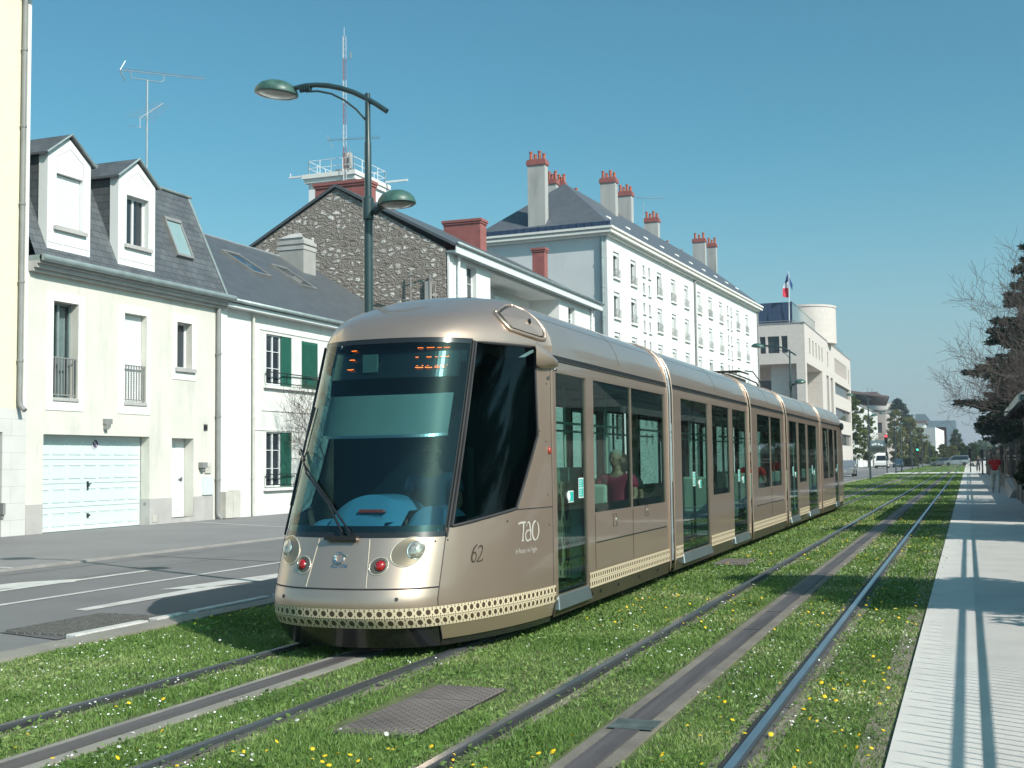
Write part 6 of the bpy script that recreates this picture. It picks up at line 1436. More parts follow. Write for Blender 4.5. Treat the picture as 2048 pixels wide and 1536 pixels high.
for k, (y, lb) in enumerate([(52.2, 'green street lamp above the tram in front of the pink office building'), (95.6, 'street lamp beside the lawn edge just right of the tram tail'), (137.5, 'left one of the close pair of lamp posts right of the white van'), (178.5, 'street lamp on the lawn edge beyond the crossing, between the van and the green light'), (221, 'street lamp far down the street near the green traffic light'), (264, 'small farthest street lamp in front of the blue-grey hall')]):
    c = copy_tree(L0, None, lb); c.location = (-6.98 - (0 if y < 100 else .35), y, 0)
L5 = copy_tree(L0, None, 'right one of the close pair of lamp posts right of the white van'); L5.location = (-7.15, 146, 0); L5.rotation_euler.z = math.pi

# ================================================================== traffic lights and posts
def signal(x, y, h, label, col='led_red', pos=0, facing=-1):
    t = empty('traffic_light', (x, y, 0), label, 'traffic light', 'traffic lights at the crossing')
    b = MB(); b.cyl((x, y, 0), (x, y, h - .05), .06, n=10); b.build('pole', M['trim_black'], t, smooth=True, auto=40)
    b = MB(); b.box(x - .17, x + .17, y - .14, y + .12, h - .98, h); b.box(x - .12, x + .12, y - .1, y + .1, 1.9, 2.35); b.build('housing', M['trim_black'], t, bevel=.02)
    for k in range(3):
        b = MB(); b.lathe((x, y - .15, h - .17 - k * .32), [(.02, 0), (.11, .0), (.11, .012)], 14, 'y'); b.build('lamp', M[col] if k == pos else M['blackish'], t)
        b = MB()
        for a in np.linspace(0, math.pi, 8)[:-1]:
            a2 = a + math.pi / 7; zc_ = h - .17 - k * .32; b.quad((x + .13 * math.cos(a), y - .14, zc_ + .13 * math.sin(a)), (x + .13 * math.cos(a2), y - .14, zc_ + .13 * math.sin(a2)), (x + .13 * math.cos(a2), y - .30, zc_ + .13 * math.sin(a2)), (x + .13 * math.cos(a), y - .30, zc_ + .13 * math.sin(a)))
        b.build('visor', M['trim_black'], t)
signal(-8.35, 139, 4.25, 'traffic light showing red at the lawn corner, in front of the white van')
signal(-6.6, 180, 3.6, 'distant traffic light showing green beside the lawn', 'led_green', 2)
signal(.26, 137, 2.5, 'dark traffic light post at the promenade corner by the crossing', 'blackish', 0)
t = empty('signpost', (1.3, 125, 0), 'dark post in the shade of the promenade behind the man in red', 'post'); b = MB(); b.cyl((1.25, 118, 0), (1.25, 118, 2.3), .07, n=8); b.box(1.12, 1.38, 117.9, 118.1, 1.5, 2.3); b.build('pole', M['trim_black'], t)

# ================================================================== vehicles
M['car_silver'] = mat('car_silver', (.42, .43, .44), .3, .7, var=0, coat=.6); M['car_white'] = mat('car_white', (.78, .78, .77), .35, var=0, coat=.5); M['car_blue'] = mat('car_blue', (.05, .10, .14), .3, .5, var=0, coat=.6)
M['car_grey'] = mat('car_grey', (.22, .24, .25), .3, .7, var=0, coat=.6); M['glass_car'] = mat('glass_car', (.012, .016, .02), .05, var=0, spec=.8); M['plate'] = mat('plate', (.7, .7, .65), .6, var=0); M['car_dark'] = mat('car_dark', (.02, .02, .022), .3, var=0, coat=.5)
def vehicle(name, label, cat, x, y, yaw, L, Wd, body, roof, zg, m, zclear=.22, wheel=.31, wb=(.18, .80), rear_lights=True, group=None):
    """body: side outline (u, z) of the lower shell; roof: outline of the glasshouse; u from 0 (front) to 1 (rear)"""
    t = empty(name, (x, y, 0), label, cat, group); t.rotation_euler.z = yaw
    def Q(u, v, z): return Vector((x + v, y + (u - .5) * L, z))
    def shell(pts, w0, w1, nm, mm, par=t, inset=.0):
        b = MB(); n = len(pts); W0 = Wd / 2
        secs = []
        for (v, sc, dz) in ((-W0, .97, 0), (-W0 * .96, 1.0, 0), (W0 * .96, 1.0, 0), (W0, .97, 0)):
            cu = sum(p[0] for p in pts) / n; cz = sum(p[1] for p in pts) / n
            zt = max(p[1] for p in pts); zb_ = min(p[1] for p in pts)
            secs.append([Q(cu + (p[0] - cu) * sc, v * (w0 + (w1 - w0) * (p[1] - zb_) / max(zt - zb_, .01)), cz + (p[1] - cz) * sc) for p in pts])
        for a, c in zip(secs[:-1], secs[1:]):
            for k in range(n): k2 = (k + 1) % n; b.quad(a[k], a[k2], c[k2], c[k])
        b.poly(*secs[0]); b.poly(*reversed(secs[-1])); return b.build(nm, M[mm], par, smooth=True, merge=True, auto=30)
    shell(body, 1.0, .97, 'body', m)
    rf = shell(roof, .95, .80, 'roof', m)
    zt = max(p[1] for p in roof); zb_ = min(p[1] for p in roof); n = len(roof)
    b = MB(); W0 = Wd / 2
    # side glass, screen and rear glass lie 6 mm proud of the glasshouse
    cu = sum(p[0] for p in roof) / n
    ins = [(cu + (p[0] - cu) * .90, zb_ + .04 + (p[1] - zb_) * .82) for p in roof]
    for sd_ in (1, -1): b.poly(*[Q(p[0], sd_ * W0 * (.95 + (.80 - .95) * (p[1] - zb_) / (zt - zb_)) + sd_ * .008, p[1]) for p in ins])
    b.build('side_glass', M['glass_car'], rf)
    srt = sorted(range(n), key=lambda k: roof[k][0]); 
    for nm, (lo, hi) in (('windscreen', zg[0]), ('rear_window', zg[1])):
        (ua, za), (ub, zb2) = lo, hi; b = MB(); s_ = -.004 * (1 if nm == 'windscreen' else -1)
        b.quad(Q(ua + s_, -W0 * .80, za), Q(ua + s_, W0 * .80, za), Q(ub + s_, W0 * .70, zb2), Q(ub + s_, -W0 * .70, zb2)); b.build(nm, M['glass_car'], rf)
    for u in wb:
        for sd_ in (1, -1):
            w_ = empty('wheel', (0, 0, 0)); COL.objects.unlink(w_); bpy.data.objects.remove(w_)
            b = MB(); b.lathe(Q(u, sd_ * W0 * .93 - (.1), wheel), [(wheel * .6, 0), (wheel * .96, .0), (wheel, .04), (wheel, .16), (wheel * .96, .2), (wheel * .6, .2)], 18, 'x'); o = b.build('wheel', M['tyre'], t, smooth=True, auto=40)
            b = MB(); b.lathe(Q(u, sd_ * W0 * .93 - (.105), wheel), [(.02, 0), (wheel * .62, .01), (wheel * .62, .2), (.02, .21)], 14, 'x'); b.build('rim', M['steel'], o)
    zl = .78 if L < 4.6 else .9
    for sd_ in (1, -1):
        b = MB(); p = Q(.015, sd_ * W0 * .78, zl - .08); b.ball(p, .17, .06, .09, 8, 6); b.build('headlight', M['lamp_clear'], t, smooth=True)
        b = MB(); p = Q(.992, sd_ * W0 * .86, zl + .18); b.box(p.x - .09, p.x + .09, p.y - .04, p.y + .03, p.z - .22, p.z + .16); b.build('tail_light', M['red_lamp'], t, bevel=.02)
        b = MB(); p = Q(.27 if L > 4.6 else .30, sd_ * (W0 + .08), zb_ + .06); b.ball(p, .09, .06, .09, 8, 6); b.build('wing_mirror', M[m], t, smooth=True)
    b = MB(); p = Q(1.0, 0, .62); b.box(p.x - .26, p.x + .26, p.y - .01, p.y + .015, .60, .71); p = Q(0.0, 0, .5); b.box(p.x - .26, p.x + .26, p.y - .015, p.y + .02, .42, .53); b.build('number_plate', M['plate'], t)
    b = MB(); p = Q(1.0, 0, .5); b.box(p.x - W0 * .92, p.x + W0 * .92, p.y - .1, p.y + .03, .28, .48); p = Q(0, 0, .4); b.box(p.x - W0 * .92, p.x + W0 * .92, p.y - .03, p.y + .1, .25, .50); b.build('bumper', M['car_dark'] if L > 4.6 else M[m], t, bevel=.03)
    return t
hb = [(0, .35), (0, .62), (.06, .76), (.25, .92), (1.0, 1.02), (1.0, .35), (.9, .22), (.1, .22)]; hr = [(.24, .92), (.40, 1.44), (.55, 1.50), (.86, 1.46), (.97, 1.0)]
hz = (((.262, .96), (.395, 1.38)), ((.975, 1.02), (.885, 1.40)))
vehicle('parked_car', 'silver estate car seen from behind, just right of the tram tail', 'car', -10.55, 114.5, 0, 4.2, 1.72, hb, hr, hz, 'car_silver')
bpy.context.view_layer.update()
vb = [(0, .4), (0, .95), (.10, 1.12), (.16, 1.20), (1, 1.25), (1, .4), (.95, .28), (.05, .28)]; vr = [(.14, 1.18), (.27, 2.15), (.33, 2.52), (.98, 2.55), (1.0, 1.2)]; vz = (((.150, 1.26), (.262, 2.10)), ((1.0, 1.4), (1.0, 1.9)))
vehicle('delivery_van', 'white high-roof delivery van facing the camera behind the red traffic light', 'van', -13.4, 210, 0, 5.9, 2.05, vb, vr, vz, 'car_white', wheel=.36)
vehicle('parked_car', 'dark blue car partly hidden behind the right side of the white van', 'car', -11.6, 226, 0, 4.2, 1.75, hb, hr, hz, 'car_blue')
mb_ = [(0, .4), (0, .8), (.14, 1.02), (.2, 1.05), (1, 1.1), (1, .4), (.95, .28), (.05, .28)]; mr = [(.17, 1.02), (.33, 1.72), (.40, 1.88), (.97, 1.9), (1, 1.1)]; mz = (((.19, 1.1), (.325, 1.66)), ((1.0, 1.2), (.985, 1.75)))
v1 = vehicle('minivan', 'silver minivan crossing the end of the lawn, seen from its side', 'van', 0, 0, 0, 4.5, 1.9, mb_, mr, mz, 'car_silver', wheel=.34); v1.location = (-1.9, 236, 0.1); v1.rotation_euler.z = -math.pi / 2
v2 = vehicle('parked_car', 'small grey hatchback behind the silver minivan', 'car', 0, 0, 0, 4.0, 1.7, hb, hr, hz, 'car_grey'); v2.location = (-4.6, 242, 0.1); v2.rotation_euler.z = -math.pi / 2
v3 = vehicle('parked_car', 'white car at the right end of the crossing, half hidden by the dark post', 'car', 0, 0, 0, 4.0, 1.7, hb, hr, hz, 'car_white'); v3.location = (2.2, 228, 0); v3.rotation_euler.z = -math.pi / 2 - .2

# ================================================================== people
M['skin'] = mat('skin', (.46, .27, .19), .55, var=.04); M['skin_dark'] = mat('skin_shade', (.30, .17, .12), .6, var=.04); M['hair_white'] = mat('hair_white', (.45, .43, .40), .8); M['hair_brown'] = mat('hair_brown', (.08, .045, .03), .7); M['hair_dark'] = mat('hair_dark', (.02, .015, .012), .6)
M['shirt_red'] = mat('shirt_red', (.62, .018, .02), .8, var=.06); M['polo_pink'] = mat('polo_pink', (.42, .045, .10), .8, var=.05); M['trousers_white'] = mat('trousers_white', (.50, .48, .44), .85, var=.12, vs=6); M['trousers_dark'] = mat('trousers_dark', (.04, .04, .05), .8)
M['driver_shirt_dimmed'] = mat('driver_shirt_dimmed', (.05, .10, .15), .8); M['skin_shade'] = mat('driver_skin_dimmed', (.16, .10, .08), .7); M['top_dark'] = mat('top_dark', (.04, .04, .045), .8); M['shoe'] = mat('shoe', (.35, .35, .36), .6)  # driver's shirt and skin colours darkened to stand for the dim cab
def skinned(name, nodes, edges, mats_, parent, root=0, sub=2):
    me = bpy.data.meshes.new(name); me.from_pydata([n[0] for n in nodes], edges, []); ob = bpy.data.objects.new(name + '_tmp', me); COL.objects.link(ob)
    sk = ob.modifiers.new('skin', 'SKIN'); 
    if not me.skin_vertices:
        CX.view_layer.objects.active = ob
    for i, n in enumerate(nodes):
        me.skin_vertices[0].data[i].radius = (n[1], n[1] if len(n) < 3 else n[2]); me.skin_vertices[0].data[i].use_root = (i == root)
    s = ob.modifiers.new('sub', 'SUBSURF'); s.levels = sub; s.render_levels = sub
    CX.view_layer.update(); dg = CX.evaluated_depsgraph_get(); nm = bpy.data.meshes.new_from_object(ob.evaluated_get(dg)); nm.name = name
    bpy.data.objects.remove(ob)
    nm.materials.clear(); [nm.materials.append(M[q]) for q in mats_]; nm.polygons.foreach_set('use_smooth', [True] * len(nm.polygons))
    o = bpy.data.objects.new(name, nm); COL.objects.link(o); o.parent = parent; return o
def join_mesh(o, mb, mi=0):
    bm = bmesh.new(); bm.from_mesh(o.data)
    vs = [bm.verts.new(v) for v in mb.v]
    for f, m_ in zip(mb.f, mb.m):
        try: fc = bm.faces.new([vs[i] for i in f]); fc.smooth = True; fc.material_index = m_
        except Exception: pass
    bm.to_mesh(o.data); bm.free()
def person(label, loc, yaw, pose, shirt, legs, skin='skin', hair='hair_dark', hairstyle='short', group=None, half=False):
    t = empty('person', loc, label, 'person', group)
    J = dict(pose); V_ = lambda k: Vector(J[k])
    body = skinned('body', [(J['pelvis'], .12, .10), (J['waist'], .115, .09), (J['chest'], .145, .10), (J['neckb'], .07, .07), (J['neck'], .052, .052), (J['headb'], .07, .075),
        (J['shL'], .062, .06), (J['elL'], .042, .042), (J['wrL'], .028, .028), (J['haL'], .035, .020), (J['shR'], .062, .06), (J['elR'], .042, .042), (J['wrR'], .028, .028), (J['haR'], .035, .020),
        (J['hiL'], .085, .085), (J['knL'], .058, .058), (J['anL'], .038, .038), (J['toL'], .035, .03), (J['hiR'], .085, .085), (J['knR'], .058, .058), (J['anR'], .038, .038), (J['toR'], .035, .03)],
        [(0, 1), (1, 2), (2, 3), (3, 4), (4, 5), (2, 6), (6, 7), (7, 8), (8, 9), (2, 10), (10, 11), (11, 12), (12, 13), (0, 14), (14, 15), (15, 16), (16, 17), (0, 18), (18, 19), (19, 20), (20, 21)], [skin, 'hair_dark', 'skin_dark'], t)
    mb = MB(); h = V_('head'); f = V_('face') # unit facing
    f = f.normalized(); sdv = f.cross(Vector((0, 0, 1))).normalized()
    def H(a, b, c): return h + sdv * a + f * b + Vector((0, 0, c))
    # head: an egg with jaw, brow, nose, ears
    n, m_ = 16, 12; rings = []
    for i in range(m_ + 1):
        th = math.pi * i / m_; zz = .118 * math.cos(th); rr = math.sin(th); rg = []
        for k in range(n):
            ph = 2 * math.pi * k / n; jaw = .82 if zz < -.03 else 1.0; front = math.cos(ph) > .2
            rg.append(H(.076 * rr * math.sin(ph) * jaw, .095 * rr * math.cos(ph) * (1.0 if zz > -.04 else (.98 if front else .78)), zz - (.006 if front and zz < -.05 else 0)))
        rings.append(rg)
    for a, c in zip(rings[:-1], rings[1:]):
        for k in range(n): mb.quad(a[k], a[(k + 1) % n], c[(k + 1) % n], c[k])
    mb.hexa([H(-.011, .088, -.030), H(.011, .088, -.030), H(.011, .118, -.028), H(-.011, .118, -.028), H(-.007, .085, .022), H(.007, .085, .022), H(.006, .094, .022), H(-.006, .094, .022)])
    for s_ in (1, -1): p = H(s_ * .078, -.005, -.005); mb.ball(p, .014, .018, .03, 8, 6)
    mb.cm = 1
    for s_ in (1, -1): mb.ball(H(s_ * .030, .088, .008), .012, .007, .006, 8, 5)
    mb.cm = 2; mb.hexa([H(-.024, .089, -.062), H(.024, .089, -.062), H(.022, .095, -.062), H(-.022, .095, -.062), H(-.022, .089, -.054), H(.022, .089, -.054), H(.020, .094, -.054), H(-.020, .094, -.054)])
    for s_ in (1, -1): mb.hexa([H(s_ * .03 + x, .090 + y, .024 + z) for x, y, z in ((-.018, 0, 0), (.018, 0, 0), (.018, .006, 0), (-.018, .006, 0), (-.018, 0, .006), (.018, 0, .006), (.018, .006, .006), (-.018, .006, .006))])
    mb.cm = 0
    for sd_, ha, wr in ((1, 'haR', 'wrR'), (-1, 'haL', 'wrL')):      # fingers
        w0 = V_(wr); h0 = V_(ha); d = (h0 - w0).normalized(); a = d.cross(f)
        a = a.normalized() if a.length > .01 else sdv; nrm = a.cross(d).normalized()
        for k, ln in enumerate((.062, .072, .067, .052)):
            p = h0 + a * (-.024 + .016 * k) + d * .015; q = p + d * ln * .55 + nrm * .006; mb.tube([p, q, q + d * ln * .38 + nrm * .022], [.0085, .008, .006], 5)
        p = h0 - d * .03 + a * -.03; mb.tube([p, p + d * .03 - a * .018, p + d * .055 - a * .016 + nrm * .008], [.010, .009, .007], 5)
    join_mesh(body, mb)
    # hair
    mb = MB(); rings = []
    lim = {'short': 6, 'bald': 5, 'long': 9}[hairstyle]
    for i in range(lim + 1):
        th = math.pi * i / m_; zz = .124 * math.cos(th) + .006; rr = math.sin(th); rg = []
        for k in range(n):
            ph = 2 * math.pi * k / n; cut = math.cos(ph) > .35; q = 1.06
            if cut and i > 3: zz_ = max(zz, .124 * math.cos(math.pi * 3.4 / m_)); rr_ = math.sin(math.pi * 3.4 / m_)
            else: zz_, rr_ = zz, rr
            if hairstyle == 'bald' and i < 3: q = 1.005; zz_ -= .006
            if hairstyle == 'long' and i > 6: q = 1.12; rr_ = 1.0; zz_ = -.03 * (i - 5)
            rg.append(H(.078 * q * rr_ * math.sin(ph), .097 * q * rr_ * math.cos(ph) - .004, zz_))
        rings.append(rg)
    for a, c in zip(rings[:-1], rings[1:]):
        for k in range(n): mb.quad(a[k], a[(k + 1) % n], c[(k + 1) % n], c[k])
    o = mb.build('hair', M[hair], None, smooth=True, uv=False); off = Vector(o.location); o.parent = t; o.location = off
    # clothes
    def mid(a, b_, k): return tuple(V_(a).lerp(V_(b_), k))
    skinned('shirt', [(mid('pelvis', 'waist', -.15), .145, .125), (J['waist'], .140, .112), (J['chest'], .168, .118), (J['neckb'], .078, .075), (J['shL'], .080, .078), (mid('shL', 'elL', .62), .072, .070), (J['shR'], .080, .078), (mid('shR', 'elR', .62), .072, .070)],
            [(0, 1), (1, 2), (2, 3), (2, 4), (4, 5), (2, 6), (6, 7)], [shirt], t)
    skinned('trousers', [(J['pelvis'], .138, .12), (J['hiL'], .108, .105), (J['knL'], .082, .080), (mid('knL', 'anL', .92), .068, .066), (J['hiR'], .108, .105), (J['knR'], .082, .080), (mid('knR', 'anR', .92), .068, .066)],
            [(0, 1), (1, 2), (2, 3), (0, 4), (4, 5), (5, 6)], [legs], t)
    for s_ in 'LR':
        a, b_ = V_('an' + s_), V_('to' + s_); mb = MB(); d = (b_ - a); d.z = 0; d.normalize(); zf = min(b_.z, a.z - .04)
        mb.tube([a - d * .06 + Vector((0, 0, -.045)), a + d * .04 + Vector((0, 0, -.035)), b_ + d * .02 + Vector((0, 0, .0)), b_ + d * .09 + Vector((0, 0, -.008))], [.038, .046, .044, .026], 8)
        o = mb.build('shoe', M['shoe'], None, smooth=True, uv=False); l_ = Vector(o.location); o.parent = t; o.location = l_
    t.rotation_euler.z = yaw
    return t
walk = dict(pelvis=(0, 0, .93), waist=(0, .01, 1.08), chest=(0, .02, 1.30), neckb=(0, .02, 1.44), neck=(0, .03, 1.50), headb=(0, .04, 1.57), head=(0, .05, 1.62), face=(0, 1, -.05),
            shL=(-.19, .02, 1.40), elL=(-.25, -.08, 1.14), wrL=(-.27, -.05, .90), haL=(-.27, -.01, .83), shR=(.19, .02, 1.40), elR=(.26, .06, 1.15), wrR=(.26, .20, .94), haR=(.25, .25, .88),
            hiL=(-.10, 0, .90), knL=(-.12, .14, .50), anL=(-.13, .17, .10), toL=(-.13, .28, .045), hiR=(.10, 0, .90), knR=(.11, .02, .48), anR=(.11, -.20, .13), toR=(.12, -.10, .045))
person('man in a red t-shirt and pale trousers walking towards the camera on the promenade', (1.12, 57.5, 0.03), math.pi, walk, 'shirt_red', 'trousers_white', 'skin_dark', 'hair_dark')
def sit(h0=.0, lean=.0):
    return dict(pelvis=(0, 0, .50), waist=(0, .01 + lean * .3, .66), chest=(0, .02 + lean, .88), neckb=(0, .02 + lean, 1.02), neck=(0, .04 + lean, 1.08), headb=(0, .05 + lean, 1.14), head=(0, .06 + lean, 1.21), face=(.12, 1, -.12),
            shL=(-.20, .02 + lean, .98), elL=(-.27, .08, .73), wrL=(-.17, .28, .62), haL=(-.12, .34, .60), shR=(.20, .02 + lean, .98), elR=(.27, .08, .73), wrR=(.18, .28, .62), haR=(.13, .34, .60),
            hiL=(-.10, .04, .50), knL=(-.14, .43, .50), anL=(-.14, .45, .10), toL=(-.14, .56, .045), hiR=(.10, .04, .50), knR=(.14, .43, .50), anR=(.14, .45, .10), toR=(.14, .56, .045))
fz = .33
# seated passengers face the front of the tram (towards the camera)
person('white-haired passenger in a pink polo shirt sitting at the first side window', (CXT + .74, 14.58, fz + .10), math.pi - .15, sit(), 'polo_pink', 'trousers_dark', 'skin', 'hair_white', 'bald')
person('passenger with curly brown hair and dark top sitting behind the man in pink', (CXT + .62, 15.25, fz + .06), math.pi, sit(), 'top_dark', 'trousers_dark', 'skin_dark', 'hair_brown', 'long')
person('passenger in a red top sitting on the far side near the first tram door', (CXT - .1, 13.4, fz + .12), math.pi, sit(), 'shirt_red', 'trousers_dark', 'skin', 'hair_brown', 'short')
person('passenger in a red top at the window of the middle tram section', (CXT + .66, 25.15, fz + .10), math.pi, sit(), 'shirt_red', 'trousers_white', 'skin_dark', 'hair_dark', 'short')
person('tram driver behind the windscreen, skin and shirt coloured dark for the dim cab', (CXT + .30, 10.02, .50), math.pi, sit(), 'driver_shirt_dimmed', 'trousers_dark', 'skin_shade', 'hair_dark', 'short')
bw = dict(walk)
person('pedestrian in dark clothes far down the promenade under the trees', (1.0, 134, 0.03), math.pi, bw, 'top_dark', 'trousers_dark', 'skin_dark')
person('pedestrian in dark clothes standing far away beside the green hedge', (-4.6, 236 + 8, 0.0), 0, bw, 'top_dark', 'trousers_dark', 'skin_dark')

# ================================================================== promenade wall, railings, gatehouse
FX = 1.71
t = empty('railing_fence', (FX, 15, 0), 'iron spear railing on a low wall, casting comb-like shadows on the promenade', 'fence')
b = MB(); b.box(FX - .02, FX + .22, -12, 30.2, 0, .42); b.build('plinth_wall', M['plinth'], t)
b = MB(); 
for z in (1.50, 1.64): b.box(FX + .02, FX + .055, -12, 30.2, z - .017, z + .017)
b.box(FX + .02, FX + .055, -12, 30.2, .55, .58); b.build('top_rail', M['trim_black'], t)
b = MB(); k = 0; y = -3.0
while y < 30.2:
    h = 1.93 if k % 2 else 1.80; b.tube([(FX + .04, y, .42), (FX + .04, y, h - .05), (FX + .04, y, h)], [.0075, .0075, .001], 5); y += .125; k += 1
o = b.build('bar', M['trim_black'], t, uv=False); o['kind'] = 'stuff'
t = empty('gatehouse', (3.2, 36, 0), 'small stone gatehouse with slate roof and green eaves at the right edge', 'gatehouse')
b = MB(); b.box(FX + .02, 5.2, 31.4, 42.0, 0, 2.95); b.build('wall', M['render_grey'], t)
b = MB(); b.box(1.22, 5.8, 31.0, 42.4, 2.95, 3.05); b.build('eaves', M['lamp_green'], t)
b = MB(); b.box(1.18, 1.24, 31.0, 42.4, 2.92, 3.10); b.build('fascia', M['sill_metal'], t)
b = MB(); b.quad((1.18, 31.0, 3.08), (1.18, 42.4, 3.08), (3.5, 40.3, 4.9), (3.5, 32.5, 4.9)); b.quad((5.8, 31.0, 3.08), (5.8, 42.4, 3.08), (3.5, 40.3, 4.9), (3.5, 32.5, 4.9)); b.poly((1.18, 31.0, 3.08), (5.8, 31.0, 3.08), (3.5, 32.5, 4.9)); b.poly((1.18, 42.4, 3.08), (5.8, 42.4, 3.08), (3.5, 40.3, 4.9)); b.build('roof', M['slate'], t)
b = MB()
for y in np.arange(31.4, 42, .9): b.box(1.25, 1.75, y, y + .09, 2.84, 2.95)
b.build('rafter_end', M['trim_black'], t)
M['fence_wall'] = mat('fence_wall', (.12, .11, .10), .9, var=.15, bump=.2)
t = empty('garden_wall', (FX, 80, 0), 'low garden wall with piers and dark railings along the far promenade', 'wall')
b = MB(); b.box(FX, FX + .25, 42.0, 129, 0, .75); b.build('masonry', M['fence_wall'], t)
for y in (44.6, 48.2, 56, 64, 72, 80, 88, 96, 104, 112, 120, 128): b = MB(); b.box(FX - .03, FX + .30, y - .16, y + .16, 0, 2.15); b.box(FX - .06, FX + .33, y - .19, y + .19, 2.15, 2.24); b.build('pier', M['fence_wall'], t, bevel=.015)
b = MB(); b.box(FX + .08, FX + .12, 42, 129, 1.48, 1.52); b.box(FX + .08, FX + .12, 42, 129, 1.62, 1.66)
for y in np.arange(42.2, 129, .16): b.box(FX + .09, FX + .112, y, y + .02, .75, 1.9)
b.build('railing', M['trim_black'], t)
t = empty('stone_bench', (1.55, 50.6, 0), 'sloping pale stone block leaning at the foot of the garden wall', 'stone block')
b = MB(); b.hexa([(1.45, 50, 0.02), (1.74, 50, 0.02), (1.74, 56.5, 0.02), (1.45, 56.5, 0.02), (1.58, 50, .28), (1.74, 50, .35), (1.74, 56.5, .75), (1.5, 56.5, .65)]); b.build('stone', M['kerb'], t)

# ================================================================== vegetation
def branch_tree(name, label, x, y, base_r, seed, trunk_h, spread, levels=5, lean=(0, 0, 1), mat_='bark', leaf=None, group=None, nleaf=0, leafsize=.08, cat='tree', up=.25, seglen=1.0, kids=(2, 4)):
    rg = random.Random(seed); t = empty(name, (x, y, 0), label, cat, group); segs = []; tips = []
    def grow(p, d, L, r, lv):
        pts = [p]; rs = [r]; n = 4 if lv < 2 else 3
        for k in range(n):
            d = (d + Vector((rg.uniform(-1, 1), rg.uniform(-1, 1), rg.uniform(-.6, .9) * .8)) * (.16 + .05 * lv) + Vector((0, 0, up * .10))).normalized(); p = p + d * (L / n); pts.append(p); rs.append(r * (1 - .45 * (k + 1) / n))
            if lv > 0 and lv < levels and rg.random() < .75 and k < n - 1:
                a = d.orthogonal().normalized(); a.rotate(Matrix.Rotation(rg.uniform(0, 6.28), 3, d)); grow(p, (d * .6 + a * .75).normalized(), L * rg.uniform(.5, .72), rs[-1] * .62, lv + 1)
        segs.append((pts, rs, lv)); tips.append((p, lv))
        if lv < levels:
            for q in range(rg.randint(*kids)):
                a = d.orthogonal().normalized(); a.rotate(Matrix.Rotation(rg.uniform(0, 6.28), 3, d)); grow(p, (d * .75 + a * rg.uniform(.35, .8) + Vector(lean) * .12).normalized(), L * rg.uniform(.62, .86), rs[-1] * .72, lv + 1)
    b0 = Vector((x, y, -.05)); grow(b0, Vector(lean).normalized(), trunk_h, base_r, 0)
    tr = MB(); cr = MB()
    for pts, rs, lv in segs: (tr if lv == 0 else cr).tube(pts, [max(q, .004) for q in rs], 8 if lv < 2 else (4 if lv < 3 else 3), cap=False)
    tr.build('trunk', M[mat_], t, smooth=True, uv=False); cr.build('crown', M[mat_], t, smooth=True, uv=False)
    if leaf and nleaf:
        T = np.array([[q.x, q.y, q.z] for q, lv in tips if lv >= levels - 1]); idx = NR.integers(0, len(T), nleaf); C = T[idx] + NR.normal(0, .22 * spread, (nleaf, 3)); leaves(C, leafsize, leaf, 'foliage', t)
    return t, tips
def leaves(C, size, m, name, parent, flat=0.0, elong=1.6, sizes=None):
    n = len(C); A = NR.normal(0, 1, (n, 3)); A[:, 2] *= (1 - flat); A /= np.linalg.norm(A, axis=1)[:, None]; B_ = NR.normal(0, 1, (n, 3)); B_[:, 2] *= (1 - flat); B_ -= A * (A * B_).sum(1)[:, None]; B_ /= np.linalg.norm(B_, axis=1)[:, None]
    s = (size * NR.uniform(.6, 1.3, n))[:, None] if sizes is None else sizes[:, None]
    V = np.stack([C - A * s * elong, C + B_ * s * .55, C + A * s * elong, C - B_ * s * .55], 1).reshape(-1, 3); return fastmesh(name, V, np.arange(4 * n).reshape(-1, 4), m if not isinstance(m, str) else M[m], parent, 4)
def clump_cloud(centers, n, jitter=.25):
    """points near the surface of many small clumps, leaving gaps between them"""
    c = centers[NR.integers(0, len(centers), n)]; d = NR.normal(0, 1, (n, 3)); d /= np.linalg.norm(d, axis=1)[:, None]
    r_ = c[:, 3:4] * NR.uniform(.45, 1.05, (n, 1)); return c[:, :3] + d * r_ * np.array([1, 1, .75])
def leafy_tree(name, label, x, y, h, rad, n, m='leaf', group=None, nclump=60, k_=2.6, size=.13, z0=.35, trunk=.16, squash=1.0, cat='tree'):
    t = empty(name, (x, y, 0), label, cat, group); b = MB()
    b.tube([(x, y, 0), (x + .1, y, h * .3), (x - .05, y + .1, h * .6), (x, y, h * .85)], [trunk, trunk * .8, trunk * .5, .02], 8); b.build('trunk', M['bark'], t, smooth=True, uv=False)
    b = MB(); cs = []
    nclump = int(nclump * k_)
    for k in range(nclump):
        zz = h * (z0 + (1 - z0) * NR.random()); q = (zz / h - z0) / (1 - z0); rr = rad * math.sin(math.pi * min(.97, .16 + .8 * q)) ** .7 * NR.uniform(.35, 1.05); a = NR.uniform(0, 6.283); cx_, cy_ = x + rr * math.cos(a), y + rr * math.sin(a)
        cs.append((cx_, cy_, zz, NR.uniform(.10, .24) * rad * squash)); b.tube([(x, y, max(.3, zz - rr * .6)), ((x + cx_) / 2, (y + cy_) / 2, zz - rr * .2), (cx_, cy_, zz)], [trunk * .3, trunk * .18, .01], 4, cap=False)
    b.build('branches', M['bark'], t, smooth=True, uv=False); leaves(clump_cloud(np.array(cs), n), size, m, 'crown', t); return t
